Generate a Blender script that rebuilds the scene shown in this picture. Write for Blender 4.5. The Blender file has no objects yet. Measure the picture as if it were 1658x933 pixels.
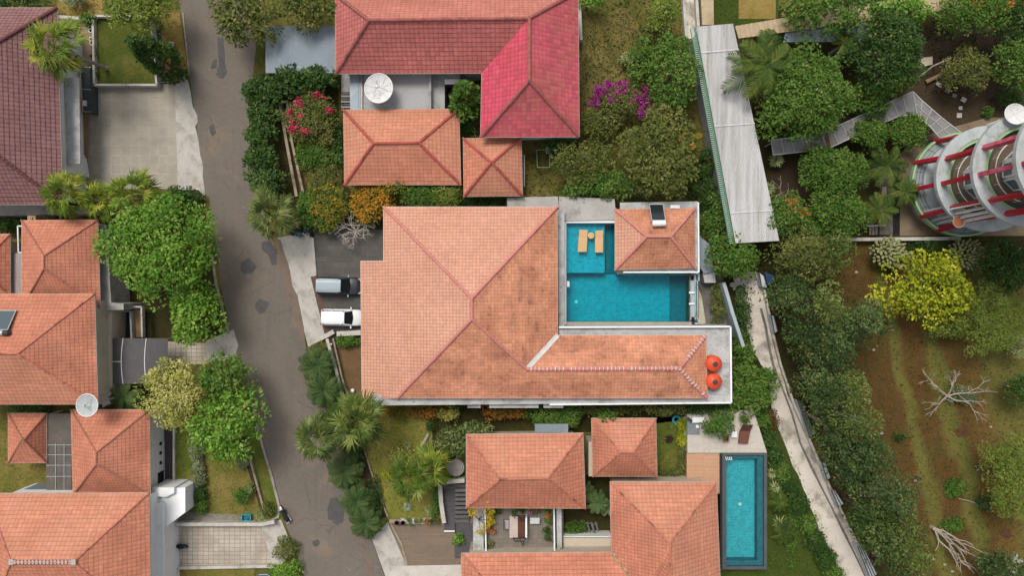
import bpy, math, random
import numpy as np
from mathutils import Vector, Matrix

# ------------------------------------------------------------------ camera
R = math.radians
SC = bpy.context.scene
COL = SC.collection
CAM_H, FPX = 80.0, 1240.0          # flying height in metres, focal length in photograph pixels
cam_d = bpy.data.cameras.new("camera")
cam = bpy.data.objects.new("camera", cam_d)
COL.objects.link(cam)
cam.location = (0, 0, CAM_H)
cam_d.sensor_fit = 'HORIZONTAL'
cam_d.angle = 2 * math.atan(829.0 / FPX)
cam_d.clip_end = 2000
SC.camera = cam
# ------------------------------------------------------------------ sky and sun (bright overcast)
SUN_EL, SUN_AZ = R(62), R(-28)     # azimuth from north (+Y), positive towards east
world = bpy.data.worlds.new("World")
SC.world = world
world.use_nodes = True
wn, wl = world.node_tree.nodes, world.node_tree.links
for n in list(wn): wn.remove(n)
sky = wn.new('ShaderNodeTexSky'); sky.sky_type = 'NISHITA'; sky.sun_disc = False
sky.sun_elevation = SUN_EL; sky.sun_rotation = SUN_AZ
sky.air_density = 1.0; sky.dust_density = 4.0; sky.ozone_density = 1.0
hs = wn.new('ShaderNodeHueSaturation'); hs.inputs['Saturation'].default_value = 0.30
bg = wn.new('ShaderNodeBackground'); bg.inputs['Strength'].default_value = 0.10
wo = wn.new('ShaderNodeOutputWorld')
wl.new(sky.outputs[0], hs.inputs['Color']); wl.new(hs.outputs[0], bg.inputs['Color']); wl.new(bg.outputs[0], wo.inputs[0])
sun_d = bpy.data.lights.new("sun", 'SUN'); sun_d.energy = 1.5; sun_d.angle = R(22); sun_d.color = (1.0, 0.95, 0.87)
sun = bpy.data.objects.new("sun", sun_d); COL.objects.link(sun)
sun.location = (0, 0, 60)
sd = Vector((math.sin(SUN_AZ) * math.cos(SUN_EL), math.cos(SUN_AZ) * math.cos(SUN_EL), math.sin(SUN_EL)))
sun.rotation_euler = sd.to_track_quat('Z', 'Y').to_euler()
SC.view_settings.view_transform = 'Standard'; SC.view_settings.look = 'None'
SC.view_settings.exposure = 0.52; SC.view_settings.gamma = 1.0
SC.view_settings.use_curve_mapping = False
SC.render.engine = 'CYCLES'
SC.cycles.max_bounces = 6; SC.cycles.diffuse_bounces = 2; SC.cycles.glossy_bounces = 2
SC.cycles.transmission_bounces = 4; SC.cycles.transparent_max_bounces = 6
SC.cycles.use_denoising = True
SC.cycles.sample_clamp_indirect = 4

# ------------------------------------------------------------------ helpers
def P(px, py, z=0.0):
    """a point of the place: what the drone sees at photograph pixel (px,py), at height z"""
    d = (CAM_H - z) / FPX
    return Vector(((px - 829.0) * d, (466.5 - py) * d, z))
def P2(px, py, z=0.0):
    p = P(px, py, z); return (p.x, p.y)
M_PX = FPX / CAM_H                  # 15.5 px per metre on the ground
ORG = {}
def tag(o, label=None, cat=None, group=None, kind=None):
    if label: o['label'] = label
    if cat: o['category'] = cat
    if group: o['group'] = group
    if kind: o['kind'] = kind
    return o
def thing(name, label, cat, loc, group=None):
    o = bpy.data.objects.new(name, None); COL.objects.link(o)
    o.location = loc; o.empty_display_size = .3
    ORG[o] = Vector(loc)
    return tag(o, label, cat, group)
class MB:
    def __init__(s): s.v = []; s.f = []; s.uv = None
    def add(s, vs, fs):
        b = len(s.v); s.v += [tuple(p) for p in vs]; s.f += [tuple(i + b for i in f) for f in fs]; return s
    def quad(s, a, b, c, d): return s.add([a, b, c, d], [(0, 1, 2, 3)])
    def poly(s, pts): return s.add(pts, [tuple(range(len(pts)))])
    def box(s, c, d, rz=0.0, M=None):
        x, y, z = d[0] / 2, d[1] / 2, d[2] / 2
        vs = [Vector((sx * x, sy * y, sz * z)) for sz in (-1, 1) for sx, sy in ((-1, -1), (1, -1), (1, 1), (-1, 1))]
        m = (M if M is not None else Matrix.Rotation(rz, 3, 'Z'))
        c = Vector(c)
        return s.add([m @ v + c for v in vs], [(3, 2, 1, 0), (4, 5, 6, 7), (0, 1, 5, 4), (1, 2, 6, 5), (2, 3, 7, 6), (3, 0, 4, 7)])
    def bar(s, a, b, w, h=None):
        a, b = Vector(a), Vector(b); d = b - a; L = d.length
        if L < 1e-6: return s
        h = h or w
        q = d.to_track_quat('X', 'Z').to_matrix()
        return s.box((a + b) / 2, (L, w, h), M=q)
    def prism(s, pts, z0, z1):
        a = sum(pts[i][0] * pts[(i + 1) % len(pts)][1] - pts[(i + 1) % len(pts)][0] * pts[i][1] for i in range(len(pts)))
        if a < 0: pts = pts[::-1]
        n = len(pts)
        vs = [(p[0], p[1], z0) for p in pts] + [(p[0], p[1], z1) for p in pts]
        fs = [tuple(range(n))[::-1], tuple(range(n, 2 * n))] + [(i, (i + 1) % n, n + (i + 1) % n, n + i) for i in range(n)]
        return s.add(vs, fs)
    def tube(s, path, rad, n=6, cap=True):
        path = [Vector(p) for p in path]
        if not hasattr(rad, '__len__'): rad = [rad] * len(path)
        vs = []
        for i, p in enumerate(path):
            d = (path[min(i + 1, len(path) - 1)] - path[max(i - 1, 0)])
            if d.length < 1e-9: d = Vector((0, 0, 1))
            d.normalize()
            up = Vector((0, 0, 1)) if abs(d.z) < .95 else Vector((1, 0, 0))
            u = d.cross(up).normalized(); w = u.cross(d)
            for k in range(n):
                a = 2 * math.pi * k / n
                vs.append(p + (u * math.cos(a) + w * math.sin(a)) * rad[i])
        fs = []
        for i in range(len(path) - 1):
            for k in range(n):
                k2 = (k + 1) % n
                fs.append((i * n + k, (i + 1) * n + k, (i + 1) * n + k2, i * n + k2))
        if cap:
            fs.append(tuple(range(n))); fs.append(tuple(range((len(path) - 1) * n, len(path) * n))[::-1])
        return s.add(vs, fs)
    def lathe(s, prof, c, n=20, M=None):
        c = Vector(c); vs = []; fs = []
        for r, z in prof:
            for k in range(n):
                a = 2 * math.pi * k / n
                v = Vector((r * math.cos(a), r * math.sin(a), z))
                if M is not None: v = M @ v
                vs.append(v + c)
        for i in range(len(prof) - 1):
            for k in range(n):
                k2 = (k + 1) % n
                fs.append((i * n + k, i * n + k2, (i + 1) * n + k2, (i + 1) * n + k))
        if prof[0][0] > 1e-4: fs.append(tuple(range(n))[::-1])
        if prof[-1][0] > 1e-4: fs.append(tuple(range((len(prof) - 1) * n, len(prof) * n)))
        return s.add(vs, fs)
    def ball(s, c, r, n=10, sc=(1, 1, 1)):
        h = n // 2
        prof = [(max(1e-5, math.sin(math.pi * i / h)), -math.cos(math.pi * i / h)) for i in range(h + 1)]
        return s.lathe(prof, c, n, Matrix.Diagonal((r * sc[0], r * sc[1], r * sc[2])))
    def build(s, name, mat, parent=None, smooth=False, bevel=0.0):
        root = parent
        while root is not None and root not in ORG: root = root.parent
        if root is None:
            a = np.array(s.v); lo, hi = a.min(0), a.max(0)
            org = Vector(((lo[0] + hi[0]) / 2, (lo[1] + hi[1]) / 2, lo[2]))
        else: org = ORG[root]
        me = bpy.data.meshes.new(name)
        me.from_pydata([(p[0] - org.x, p[1] - org.y, p[2] - org.z) for p in s.v], [], s.f)
        if s.uv:
            ul = me.uv_layers.new(name="UVMap")
            ul.data.foreach_set('uv', np.array(s.uv, dtype=np.float32).ravel())
        me.materials.append(mat)
        if smooth:
            for p in me.polygons: p.use_smooth = True
        me.update()
        o = bpy.data.objects.new(name, me); COL.objects.link(o)
        if parent is not None: o.parent = parent
        else: o.location = org; ORG[o] = org
        if bevel:
            b = o.modifiers.new("bevel", 'BEVEL'); b.width = bevel; b.segments = 2; b.limit_method = 'ANGLE'
        return o
def poly_px(pts, z): return [P2(x, y, z) for x, y in pts]
def rect(x0, y0, x1, y1): return [(x0, y0), (x1, y0), (x1, y1), (x0, y1)]
def sheet(name, pts, z, mat, label=None):
    """a flat piece of ground, laid a little above the one below it"""
    m = MB(); q = [P(x, y, z) for x, y in pts]
    a = sum(q[i].x * q[(i + 1) % len(q)].y - q[(i + 1) % len(q)].x * q[i].y for i in range(len(q)))
    if a < 0: q = q[::-1]
    m.poly(q); o = m.build(name, mat)
    return tag(o, label, None, None, 'structure')
def slab(name, pts, z0, z1, mat, label, cat, parent=None, kind=None, group=None):
    o = MB().prism(poly_px(pts, z1), z0, z1).build(name, mat, parent)
    if parent is None: tag(o, label, cat, group, kind)
    return o
def wall_run(name, pts, w, z0, z1, mat, label, cat='wall', parent=None, group=None):
    """a wall along a line of pixels seen at its top"""
    m = MB(); q = [Vector(P2(x, y, z1)) for x, y in pts]; n = len(q)
    nr = []
    for i in range(n):
        d = (q[min(i + 1, n - 1)] - q[max(i - 1, 0)]).normalized(); nr.append(Vector((-d.y, d.x)) * w / 2)
    m.prism([tuple(q[i] + nr[i]) for i in range(n)] + [tuple(q[i] - nr[i]) for i in range(n - 1, -1, -1)], z0, z1)
    o = m.build(name, mat, parent)
    if parent is None: tag(o, label, cat, group)
    return o

# ------------------------------------------------------------------ materials
class NT:
    def __init__(s, name):
        s.m = bpy.data.materials.new(name); s.m.use_nodes = True
        s.t = s.m.node_tree; s.n = s.t.nodes; s.l = s.t.links
        s.b = s.n['Principled BSDF']
    def new(s, typ, ins=None, **props):
        n = s.n.new('ShaderNode' + typ)
        for k, v in props.items(): setattr(n, k, v)
        for k, v in (ins or {}).items(): s.set(n.inputs[k], v)
        return n
    def set(s, inp, v):
        if isinstance(v, bpy.types.NodeSocket): s.l.new(v, inp)
        elif isinstance(v, bpy.types.Node): s.l.new(v.outputs[0], inp)
        else:
            if hasattr(v, '__len__') and len(v) == 3 and inp.type == 'RGBA': v = (*v, 1)
            inp.default_value = v
    def math(s, op, a, b=0.0, c=None):
        n = s.new('Math', operation=op); s.set(n.inputs[0], a); s.set(n.inputs[1], b)
        if c is not None: s.set(n.inputs[2], c)
        return n.outputs[0]
    def mix(s, f, a, b, blend='MIX'):
        n = s.new('MixRGB', blend_type=blend); s.set(n.inputs[0], f); s.set(n.inputs[1], a); s.set(n.inputs[2], b); return n.outputs[0]
    def noise(s, vec, scale, detail=4, rough=.55, dist=0.0):
        n = s.new('TexNoise', {'Scale': scale, 'Detail': detail, 'Roughness': rough, 'Distortion': dist})
        if vec is not None: s.set(n.inputs['Vector'], vec)
        return n.outputs['Fac']
    def step(s, v, lo, hi, a=0.0, b=1.0):
        n = s.new('MapRange', {'From Min': lo, 'From Max': hi, 'To Min': a, 'To Max': b}); n.clamp = True
        s.set(n.inputs['Value'], v); return n.outputs[0]
    def ramp(s, v, stops):
        n = s.new('ValToRGB'); e = n.color_ramp.elements
        while len(e) < len(stops): e.new(.5)
        for el, (p, c) in zip(e, stops): el.position = p; el.color = (*c, 1)
        s.set(n.inputs[0], v); return n.outputs[0]
    def bump(s, h, strength=.5, dist=.02):
        n = s.new('Bump', {'Strength': strength, 'Distance': dist}); s.set(n.inputs['Height'], h)
        s.l.new(n.outputs[0], s.b.inputs['Normal'])
    def obj(s): return s.new('TexCoord').outputs['Object']
    def done(s, col, rough=.8, spec=.3, metal=0.0):
        s.set(s.b.inputs['Base Color'], col); s.set(s.b.inputs['Roughness'], rough)
        s.b.inputs['Specular IOR Level'].default_value = spec; s.b.inputs['Metallic'].default_value = metal
        return s.m
def nmat(name, c1, c2=None, scale=.6, fine=9.0, fa=.18, stain=None, sscale=.35, slo=.55, shi=.7, sa=.8, rough=.85, bump=.0, bscale=25, spec=.12, metal=0.0, stain2=None, s2=1.5, s2lo=.6, s2hi=.72):
    t = NT(name); o = t.obj()
    c2 = c2 or tuple(x * .75 for x in c1)
    col = t.mix(t.step(t.noise(o, scale, 6, .6), .35, .65), c1, c2)
    if stain: col = t.mix(t.math('MULTIPLY', t.step(t.noise(o, sscale, 7, .65), slo, shi), sa), col, stain)
    if stain2: col = t.mix(t.math('MULTIPLY', t.step(t.noise(o, s2, 5, .6), s2lo, s2hi), .8), col, stain2)
    f = t.noise(o, fine, 3, .6)
    col = t.mix(1.0, col, t.new('CombineColor', {0: t.step(f, .2, .8, 1 - fa, 1 + fa), 1: t.step(f, .2, .8, 1 - fa, 1 + fa), 2: t.step(f, .2, .8, 1 - fa, 1 + fa)}), 'MULTIPLY')
    if bump: t.bump(t.noise(o, bscale, 4, .6), bump, .03)
    return t.done(col, rough, spec, metal)
def plain(name, c, rough=.5, spec=.4, metal=0.0, var=.06):
    t = NT(name); f = t.noise(t.obj(), 4.0, 4)
    k = t.new('CombineColor', {i: t.step(f, .2, .8, 1 - var, 1 + var) for i in range(3)})
    return t.done(t.mix(1.0, c, k, 'MULTIPLY'), rough, spec, metal)
def tile_mat(name, c, cdark, dirt=.3, var=.16, joint=.45, tw=.33, tl=.36, light=None, lightamt=.0, seed=0.0, dirtcol=(.13, .065, .045), dscale=.55):
    """roof tiles: every tile its own tone, joints darkened by grime and painted groove shade, weathering that runs down the slope"""
    t = NT(name)
    uv = t.new('UVMap').outputs[0]
    sp = t.new('SeparateXYZ', {0: uv})
    u = t.math('DIVIDE', sp.outputs[0], tw); v = t.math('DIVIDE', sp.outputs[1], tl)
    wob = t.noise(t.new('VectorMath', {0: uv, 1: (seed, seed, 0)}, operation='ADD').outputs[0], 1.3, 3)
    u2 = t.math('ADD', u, t.step(wob, 0, 1, -.12, .12)); v2 = t.math('ADD', v, t.step(wob, 0, 1, .12, -.12))
    fu = t.math('FRACT', u2); fv = t.math('FRACT', v2)
    cell = t.new('CombineXYZ', {0: t.math('FLOOR', u2), 1: t.math('FLOOR', v2), 2: seed})
    wn_ = t.new('TexWhiteNoise', noise_dimensions='3D'); t.set(wn_.inputs['Vector'], cell)
    rnd = wn_.outputs['Value']
    base = t.mix(t.step(t.noise(t.new('VectorMath', {0: uv, 1: (seed * 3.1, 7, 0)}, operation='ADD').outputs[0], .22, 5), .35, .65), c, cdark)
    k = t.step(rnd, 0, 1, 1 - var, 1 + var)
    base = t.mix(1.0, base, t.new('CombineColor', {0: k, 1: k, 2: k}), 'MULTIPLY')
    if light: base = t.mix(t.math('MULTIPLY', t.step(wn_.outputs['Color'], .86, .9), lightamt), base, light)
    # dirt: blotches broken up tile by tile
    st = t.new('Mapping', {'Vector': uv, 'Scale': (.5, .8, 1), 'Location': (seed * 5, seed, 0)})
    d = t.math('ADD', t.noise(st.outputs[0], dscale, 7, .68), t.step(rnd, 0, 1, -.09, .09))
    d2 = t.math('ADD', t.noise(st.outputs[0], dscale * 4.5, 5, .7), t.step(rnd, 0, 1, -.07, .07))
    mask = t.math('MULTIPLY', t.math('ADD', t.math('MULTIPLY', t.step(d, .44, .66), .8), t.math('MULTIPLY', t.math('MULTIPLY', t.step(d2, .5, .7), t.step(d, .42, .55)), .45)), dirt)
    base = t.mix(mask, base, dirtcol)
    # joint grime, plus groove shade painted into the colour where bump shades weakly
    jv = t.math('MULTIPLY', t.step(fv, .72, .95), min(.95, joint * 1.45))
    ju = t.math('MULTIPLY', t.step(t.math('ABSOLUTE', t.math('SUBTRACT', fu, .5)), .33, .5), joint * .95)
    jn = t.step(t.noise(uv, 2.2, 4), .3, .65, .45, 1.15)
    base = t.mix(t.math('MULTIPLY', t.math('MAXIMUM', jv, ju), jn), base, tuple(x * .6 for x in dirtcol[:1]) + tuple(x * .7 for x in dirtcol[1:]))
    roll = t.math('SINE', t.math('MULTIPLY', fu, math.pi))
    h = t.math('ADD', t.math('MULTIPLY', t.math('SUBTRACT', 1.0, fv), .8), t.math('MULTIPLY', roll, .7))
    t.bump(h, .7, .05)
    return t.done(base, t.step(d2, .3, .7, .72, .9), .10)
def pave_mat(name, c1, c2, mortar, w=.6, h=.6, ms=.03, rot=0.0, off=.5, stain=None, rough=.85, var=.12):
    t = NT(name); o = t.obj()
    mp = t.new('Mapping', {'Vector': o, 'Rotation': (0, 0, rot)})
    b = t.new('TexBrick', {'Vector': mp.outputs[0], 'Color1': c1, 'Color2': c2, 'Mortar': mortar, 'Scale': 1.0, 'Mortar Size': ms, 'Mortar Smooth': .3, 'Brick Width': w, 'Row Height': h, 'Bias': 0.0})
    b.offset = off
    col = b.outputs[0]
    if stain: col = t.mix(t.math('MULTIPLY', t.step(t.noise(o, .4, 6, .65), .45, .7), .7), col, stain)
    f = t.step(t.noise(o, 5, 5, .7), .25, .75, 1 - var, 1 + var)
    col = t.mix(1.0, col, t.new('CombineColor', {0: f, 1: f, 2: f}), 'MULTIPLY')
    t.bump(b.outputs[1], -.4, .01)
    return t.done(col, rough, .12)
def leaf_mat(name, cols, rough=.45, trans=.22):
    """leaves: each leaf and each clump of leaves has a tone of its own"""
    t = NT(name)
    g = t.new('NewGeometry'); at = t.new('Attribute', attribute_name='clump')
    v = t.math('ADD', t.math('MULTIPLY', g.outputs['Random Per Island'], .3), t.math('MULTIPLY', at.outputs['Fac'], .7))
    v = t.math('ADD', v, t.step(t.noise(g.outputs['Position'], .45, 3, .6), .3, .7, -.22, .22))
    n = len(cols)
    if not name.startswith(('petal', 'pebble', 'grass', 'ground')): cols = [tuple(min(.6, x * k_) for x, k_ in zip(c, (1.55, 1.6, 1.2))) for c in cols]
    col = t.ramp(v, [((i + .5) / n if n > 1 else .5, c) for i, c in enumerate(cols)])
    if not name.startswith(('petal', 'pebble')): col = t.mix(t.step(g.outputs['Random Per Island'], .985, .988), col, (.23, .18, .06))
    t.done(col, rough, .12)
    tr = t.new('BsdfTranslucent'); t.set(tr.inputs[0], t.mix(1.0, col, (1.0, 1.05, .6), 'MULTIPLY'))
    mx = t.new('MixShader', {0: trans}); t.l.new(t.b.outputs[0], mx.inputs[1]); t.l.new(tr.outputs[0], mx.inputs[2])
    t.l.new(mx.outputs[0], t.n['Material Output'].inputs[0])
    return t.m
# ------------------------------------------------------------------ material list
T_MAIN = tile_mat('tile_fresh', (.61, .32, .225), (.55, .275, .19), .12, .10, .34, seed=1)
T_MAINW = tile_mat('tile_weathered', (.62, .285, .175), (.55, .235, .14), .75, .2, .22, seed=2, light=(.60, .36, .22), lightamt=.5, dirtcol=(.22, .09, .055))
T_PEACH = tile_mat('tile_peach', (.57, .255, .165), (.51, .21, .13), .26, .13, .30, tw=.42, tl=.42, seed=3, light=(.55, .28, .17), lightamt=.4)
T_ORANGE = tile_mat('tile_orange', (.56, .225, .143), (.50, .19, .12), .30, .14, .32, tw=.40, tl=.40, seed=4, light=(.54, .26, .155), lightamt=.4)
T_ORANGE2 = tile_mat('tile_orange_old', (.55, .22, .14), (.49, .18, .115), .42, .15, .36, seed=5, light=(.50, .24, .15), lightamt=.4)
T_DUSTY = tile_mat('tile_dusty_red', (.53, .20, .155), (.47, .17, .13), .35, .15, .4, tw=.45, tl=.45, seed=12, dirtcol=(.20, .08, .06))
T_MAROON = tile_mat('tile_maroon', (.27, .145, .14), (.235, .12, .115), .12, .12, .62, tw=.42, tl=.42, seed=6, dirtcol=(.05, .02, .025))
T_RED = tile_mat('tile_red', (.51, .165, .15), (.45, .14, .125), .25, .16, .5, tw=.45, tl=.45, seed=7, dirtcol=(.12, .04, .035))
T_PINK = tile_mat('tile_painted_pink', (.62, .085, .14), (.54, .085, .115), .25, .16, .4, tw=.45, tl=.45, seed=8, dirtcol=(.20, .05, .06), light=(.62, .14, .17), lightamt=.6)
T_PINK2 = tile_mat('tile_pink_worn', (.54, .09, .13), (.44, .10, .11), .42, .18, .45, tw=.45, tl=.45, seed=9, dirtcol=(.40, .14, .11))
CAP_PINK = nmat('ridge_pink', (.56, .225, .195), (.50, .19, .165), 2, fa=.15, stain=(.40, .2, .15), sscale=1.5)
CAP_TILE = nmat('ridge_tile', (.50, .20, .13), (.42, .15, .10), 2, fa=.2, stain=(.12, .06, .045), sscale=1.2, slo=.5, shi=.65)
CAP_RED = nmat('ridge_red', (.42, .10, .075), (.36, .09, .07), 2, fa=.2, stain=(.15, .05, .04), sscale=1.2, slo=.5, shi=.65)
CAP_MAROON = nmat('ridge_maroon', (.15, .06, .06), (.12, .05, .05), 2, fa=.2)
CAP_DARK = nmat('ridge_dark', (.30, .13, .09), (.38, .16, .11), 3, fa=.2)
MORTAR = nmat('mortar', (.62, .58, .54), (.5, .44, .4), 3, fa=.15)
WHITE = nmat('white_wall', (.78, .79, .79), (.71, .72, .72), .5, fa=.06, stain=(.38, .37, .34), sscale=.9, slo=.6, shi=.8, sa=.6)
CREAM = nmat('cream_wall', (.52, .46, .36), (.46, .40, .31), .5, fa=.1, stain=(.3, .25, .19), sscale=.8)
GREYW = nmat('grey_wall', (.36, .36, .35), (.29, .29, .28), .5, fa=.1, stain=(.16, .155, .14), sscale=.9, slo=.5, shi=.72)
CONC = nmat('concrete', (.40, .385, .36), (.33, .315, .29), .5, fa=.14, stain=(.19, .175, .15), sscale=.6, slo=.5, shi=.7, bump=.3, stain2=(.13, .12, .105), s2=1.6, s2lo=.6, s2hi=.72)
CONCB = nmat('concrete_roof', (.46, .46, .455), (.38, .38, .37), .6, fa=.12, stain=(.22, .21, .195), sscale=.8, slo=.48, shi=.68, stain2=(.15, .14, .13), s2=2.2, s2lo=.6, s2hi=.7)
CONCD = nmat('concrete_dark', (.16, .15, .135), (.11, .10, .09), .6, fa=.2, stain=(.06, .055, .045), sscale=.7, bump=.3)
APRON = nmat('apron_concrete', (.46, .435, .395), (.38, .35, .31), .7, fa=.16, stain=(.25, .22, .185), sscale=.8, slo=.5, shi=.68, bump=.4, stain2=(.17, .145, .12), s2=3, s2lo=.62, s2hi=.7)
LANE = nmat('lane_concrete', (.62, .565, .49), (.53, .475, .405), .4, fa=.16, stain=(.17, .15, .125), sscale=.35, slo=.5, shi=.64, bump=.4, stain2=(.38, .26, .14), s2=.5, s2lo=.6, s2hi=.7)
def road_mat():
    t = NT('asphalt'); o = t.obj()
    col = t.mix(t.step(t.noise(o, .10, 5, .6), .35, .65), (.166, .141, .117), (.138, .120, .102))
    col = t.mix(t.math('MULTIPLY', t.step(t.noise(o, .22, 6, .65, .4), .54, .66), .55), col, (.23, .165, .118))
    col = t.mix(t.math('MULTIPLY', t.step(t.noise(o, .8, 6, .7), .6, .7), .35), col, (.10, .09, .082))
    mp = t.new('Mapping', {'Vector': o, 'Rotation': (0, 0, R(-12)), 'Scale': (1.1, .06, 1)})
    col = t.mix(t.math('MULTIPLY', t.step(t.noise(mp.outputs[0], 1.0, 5, .6), .5, .68), .3), col, (.105, .095, .088))
    f = t.step(t.noise(o, 14, 3, .7), .25, .75, .78, 1.22); f2 = t.step(t.noise(o, 2.5, 5, .7), .3, .7, .92, 1.08)
    g = t.math('MULTIPLY', f, f2)
    col = t.mix(1.0, col, t.new('CombineColor', {0: g, 1: g, 2: g}), 'MULTIPLY')
    v = t.new('TexVoronoi', {'Vector': o, 'Scale': .9, 'Randomness': 1.0})
    litter = t.math('MULTIPLY', t.step(v.outputs['Distance'], .085, .05), t.step(t.noise(o, .3, 3), .52, .6))
    col = t.mix(litter, col, t.mix(t.noise(o, 1.1, 1), (.42, .38, .32), (.16, .09, .05)))
    wv = t.new('VectorMath', {0: o, 1: t.new('TexNoise', {'Vector': o, 'Scale': .8, 'Detail': 4}).outputs['Color']}, operation='ADD').outputs[0]
    ck = t.new('TexVoronoi', {'Vector': wv, 'Scale': .22}, feature='DISTANCE_TO_EDGE')
    col = t.mix(t.math('MULTIPLY', t.math('MULTIPLY', t.step(ck.outputs['Distance'], .014, .004), t.step(t.noise(o, .18, 3), .48, .6)), .3), col, (.05, .045, .042))
    t.bump(t.noise(o, 30, 4, .7), .35, .02)
    return t.done(col, .85, .08)
ROAD = road_mat()
PATCH = nmat('asphalt_patch', (.095, .09, .088), (.075, .072, .073), 1.2, fa=.2, bump=.4, stain=(.085, .08, .078), sscale=1.2)
def grass_mat(name, a, b, dry, dlo=.5, dhi=.68, soil=None, slo=.62, shi=.7, da=.85):
    t = NT(name); o = t.obj()
    col = t.mix(t.step(t.noise(o, .5, 6, .65), .35, .65), a, b)
    col = t.mix(t.math('MULTIPLY', t.step(t.noise(o, .28, 7, .68), dlo, dhi), da), col, dry)
    if soil: col = t.mix(t.step(t.noise(o, .45, 7, .7), slo, shi), col, soil)
    f = t.step(t.noise(o, 9, 4, .75), .25, .75, .6, 1.45)
    f2 = t.step(t.noise(o, 3, 4, .7), .25, .75, .8, 1.2)
    g = t.math('MULTIPLY', f, f2)
    col = t.mix(1.0, col, t.new('CombineColor', {0: t.math('MULTIPLY', g, .95), 1: t.math('MULTIPLY', g, .95), 2: t.math('MULTIPLY', g, .62)}), 'MULTIPLY')
    t.bump(t.noise(o, 12, 5, .8), .9, .08)
    return t.done(col, .95, .1)
GRASS = grass_mat('lawn_grass', (.085, .115, .03), (.115, .135, .038), (.19, .165, .06))
GRASSY = grass_mat('lawn_yellowing', (.13, .13, .042), (.165, .145, .055), (.235, .18, .085), .45, .62)
GRASSD = grass_mat('lawn_dark', (.045, .07, .018), (.06, .082, .022), (.11, .10, .038), .55, .7)
GRASSDRY = grass_mat('dry_grass', (.21, .155, .065), (.26, .19, .085), (.32, .225, .11), .45, .65)
SCRUB = grass_mat('scrub_ground', (.07, .08, .028), (.10, .095, .036), (.20, .155, .07), .46, .62, (.07, .05, .03), .6, .68)
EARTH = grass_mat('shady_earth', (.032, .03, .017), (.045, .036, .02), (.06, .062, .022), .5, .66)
SOIL = nmat('garden_soil', (.16, .095, .045), (.12, .07, .034), .7, fa=.3, fine=7, bump=.6, stain=(.12, .10, .035), sscale=.8)
SOILD = nmat('dark_soil', (.062, .042, .025), (.042, .03, .019), .7, fa=.4, fine=6, bump=.8, bscale=9, stain=(.10, .058, .028), sscale=.7, stain2=(.15, .13, .10), s2=6, s2lo=.68, s2hi=.74)
def field_mat():
    """reddish plough soil with strips of grass between old beds; soil left bare in noisy patches"""
    t = NT('field'); o = t.obj()
    o = t.new('NewGeometry').outputs['Position']
    sp = t.new('SeparateXYZ', {0: o})
    p = t.math('ADD', sp.outputs[0], t.math('MULTIPLY', sp.outputs[1], .23))       # across the beds
    p = t.math('ADD', p, t.step(t.noise(o, .13, 5, .6), 0, 1, -2.2, 2.2))
    p = t.math('ADD', p, t.step(t.noise(o, .9, 4, .65), 0, 1, -.45, .45))
    g0 = FIELD0 = P(1330, 466.5).x; w = 380 / M_PX
    s = lambda px: (px - 1330) / 380
    soil, soil2, gr, gr2, ol = (.102, .058, .026), (.074, .050, .024), (.140, .128, .045), (.105, .108, .036), (.140, .125, .048)
    x = t.math('DIVIDE', t.math('SUBTRACT', p, g0), w)
    col = t.ramp(x, [(0, soil2), (s(1415), soil), (s(1424), gr), (s(1434), gr), (s(1446), soil), (s(1472), soil), (s(1484), gr), (s(1498), gr2), (s(1510), soil), (s(1545), (.135, .085, .036)), (s(1575), ol), (s(1660), gr)])
    col = t.mix(t.math('MULTIPLY', t.step(t.noise(o, .22, 6, .65), .5, .66), .38), col, (.075, .078, .027))
    col = t.mix(t.math('MULTIPLY', t.step(t.noise(o, .35, 6, .7), .56, .68), .65), col, (.15, .088, .038))
    f = t.step(t.noise(o, 7, 4, .75), .25, .75, .6, 1.4); f2 = t.step(t.noise(o, 1.6, 4, .7), .25, .75, .84, 1.16)
    g = t.math('MULTIPLY', f, f2)
    col = t.mix(1.0, col, t.new('CombineColor', {0: g, 1: g, 2: t.math('MULTIPLY', g, .72)}), 'MULTIPLY')
    t.bump(t.noise(o, 9, 5, .8), .9, .1)
    return t.done(col, .95, .1)
FIELD = field_mat()
DRIVE_T = pave_mat('drive_tiles', (.36, .325, .268), (.30, .272, .226), (.385, .348, .29), .98, .98, .03, 0, 0, stain=(.25, .22, .18))
DRIVE_D = pave_mat('drive_dark', (.115, .105, .095), (.085, .08, .073), (.075, .07, .062), .9, .6, .02, 0, .5, stain=(.07, .065, .058))
DRIVE_B = pave_mat('drive_brown', (.215, .16, .118), (.185, .138, .102), (.15, .11, .08), 1.6, .25, .02, 0, .3, stain=(.15, .125, .10))
DRIVE_L = pave_mat('drive_light', (.47, .41, .345), (.40, .35, .295), (.22, .185, .15), .55, .42, .03, 0, 0, stain=(.26, .215, .17))
TERR = pave_mat('terrace_tiles', (.215, .185, .155), (.18, .155, .13), (.14, .12, .10), .5, .5, .02, 0, 0)
GREYP = pave_mat('grey_paving', (.105, .098, .10), (.085, .08, .082), (.06, .056, .056), .4, .2, .02)
BEIGEP = pave_mat('beige_paving', (.50, .455, .395), (.47, .425, .37), (.42, .38, .33), .6, .6, .015, 0, 0)
DECK = pave_mat('deck_boards', (.54, .32, .205), (.49, .285, .18), (.34, .19, .12), 2.4, .14, .02, 0, .4)
TAN = nmat('tan_plaza', (.235, .175, .115), (.195, .145, .095), .4, fa=.12, stain=(.12, .09, .06), sscale=.5, slo=.5, shi=.7)
COBBLE = nmat('cobbles', (.10, .09, .082), (.06, .055, .05), 5, fa=.4, bump=.8, bscale=8)
METALG = nmat('metal_blue_grey', (.23, .275, .305), (.20, .24, .27), .8, fa=.06, rough=.5, stain=(.30, .33, .35), sscale=1.0, metal=.2)
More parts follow.
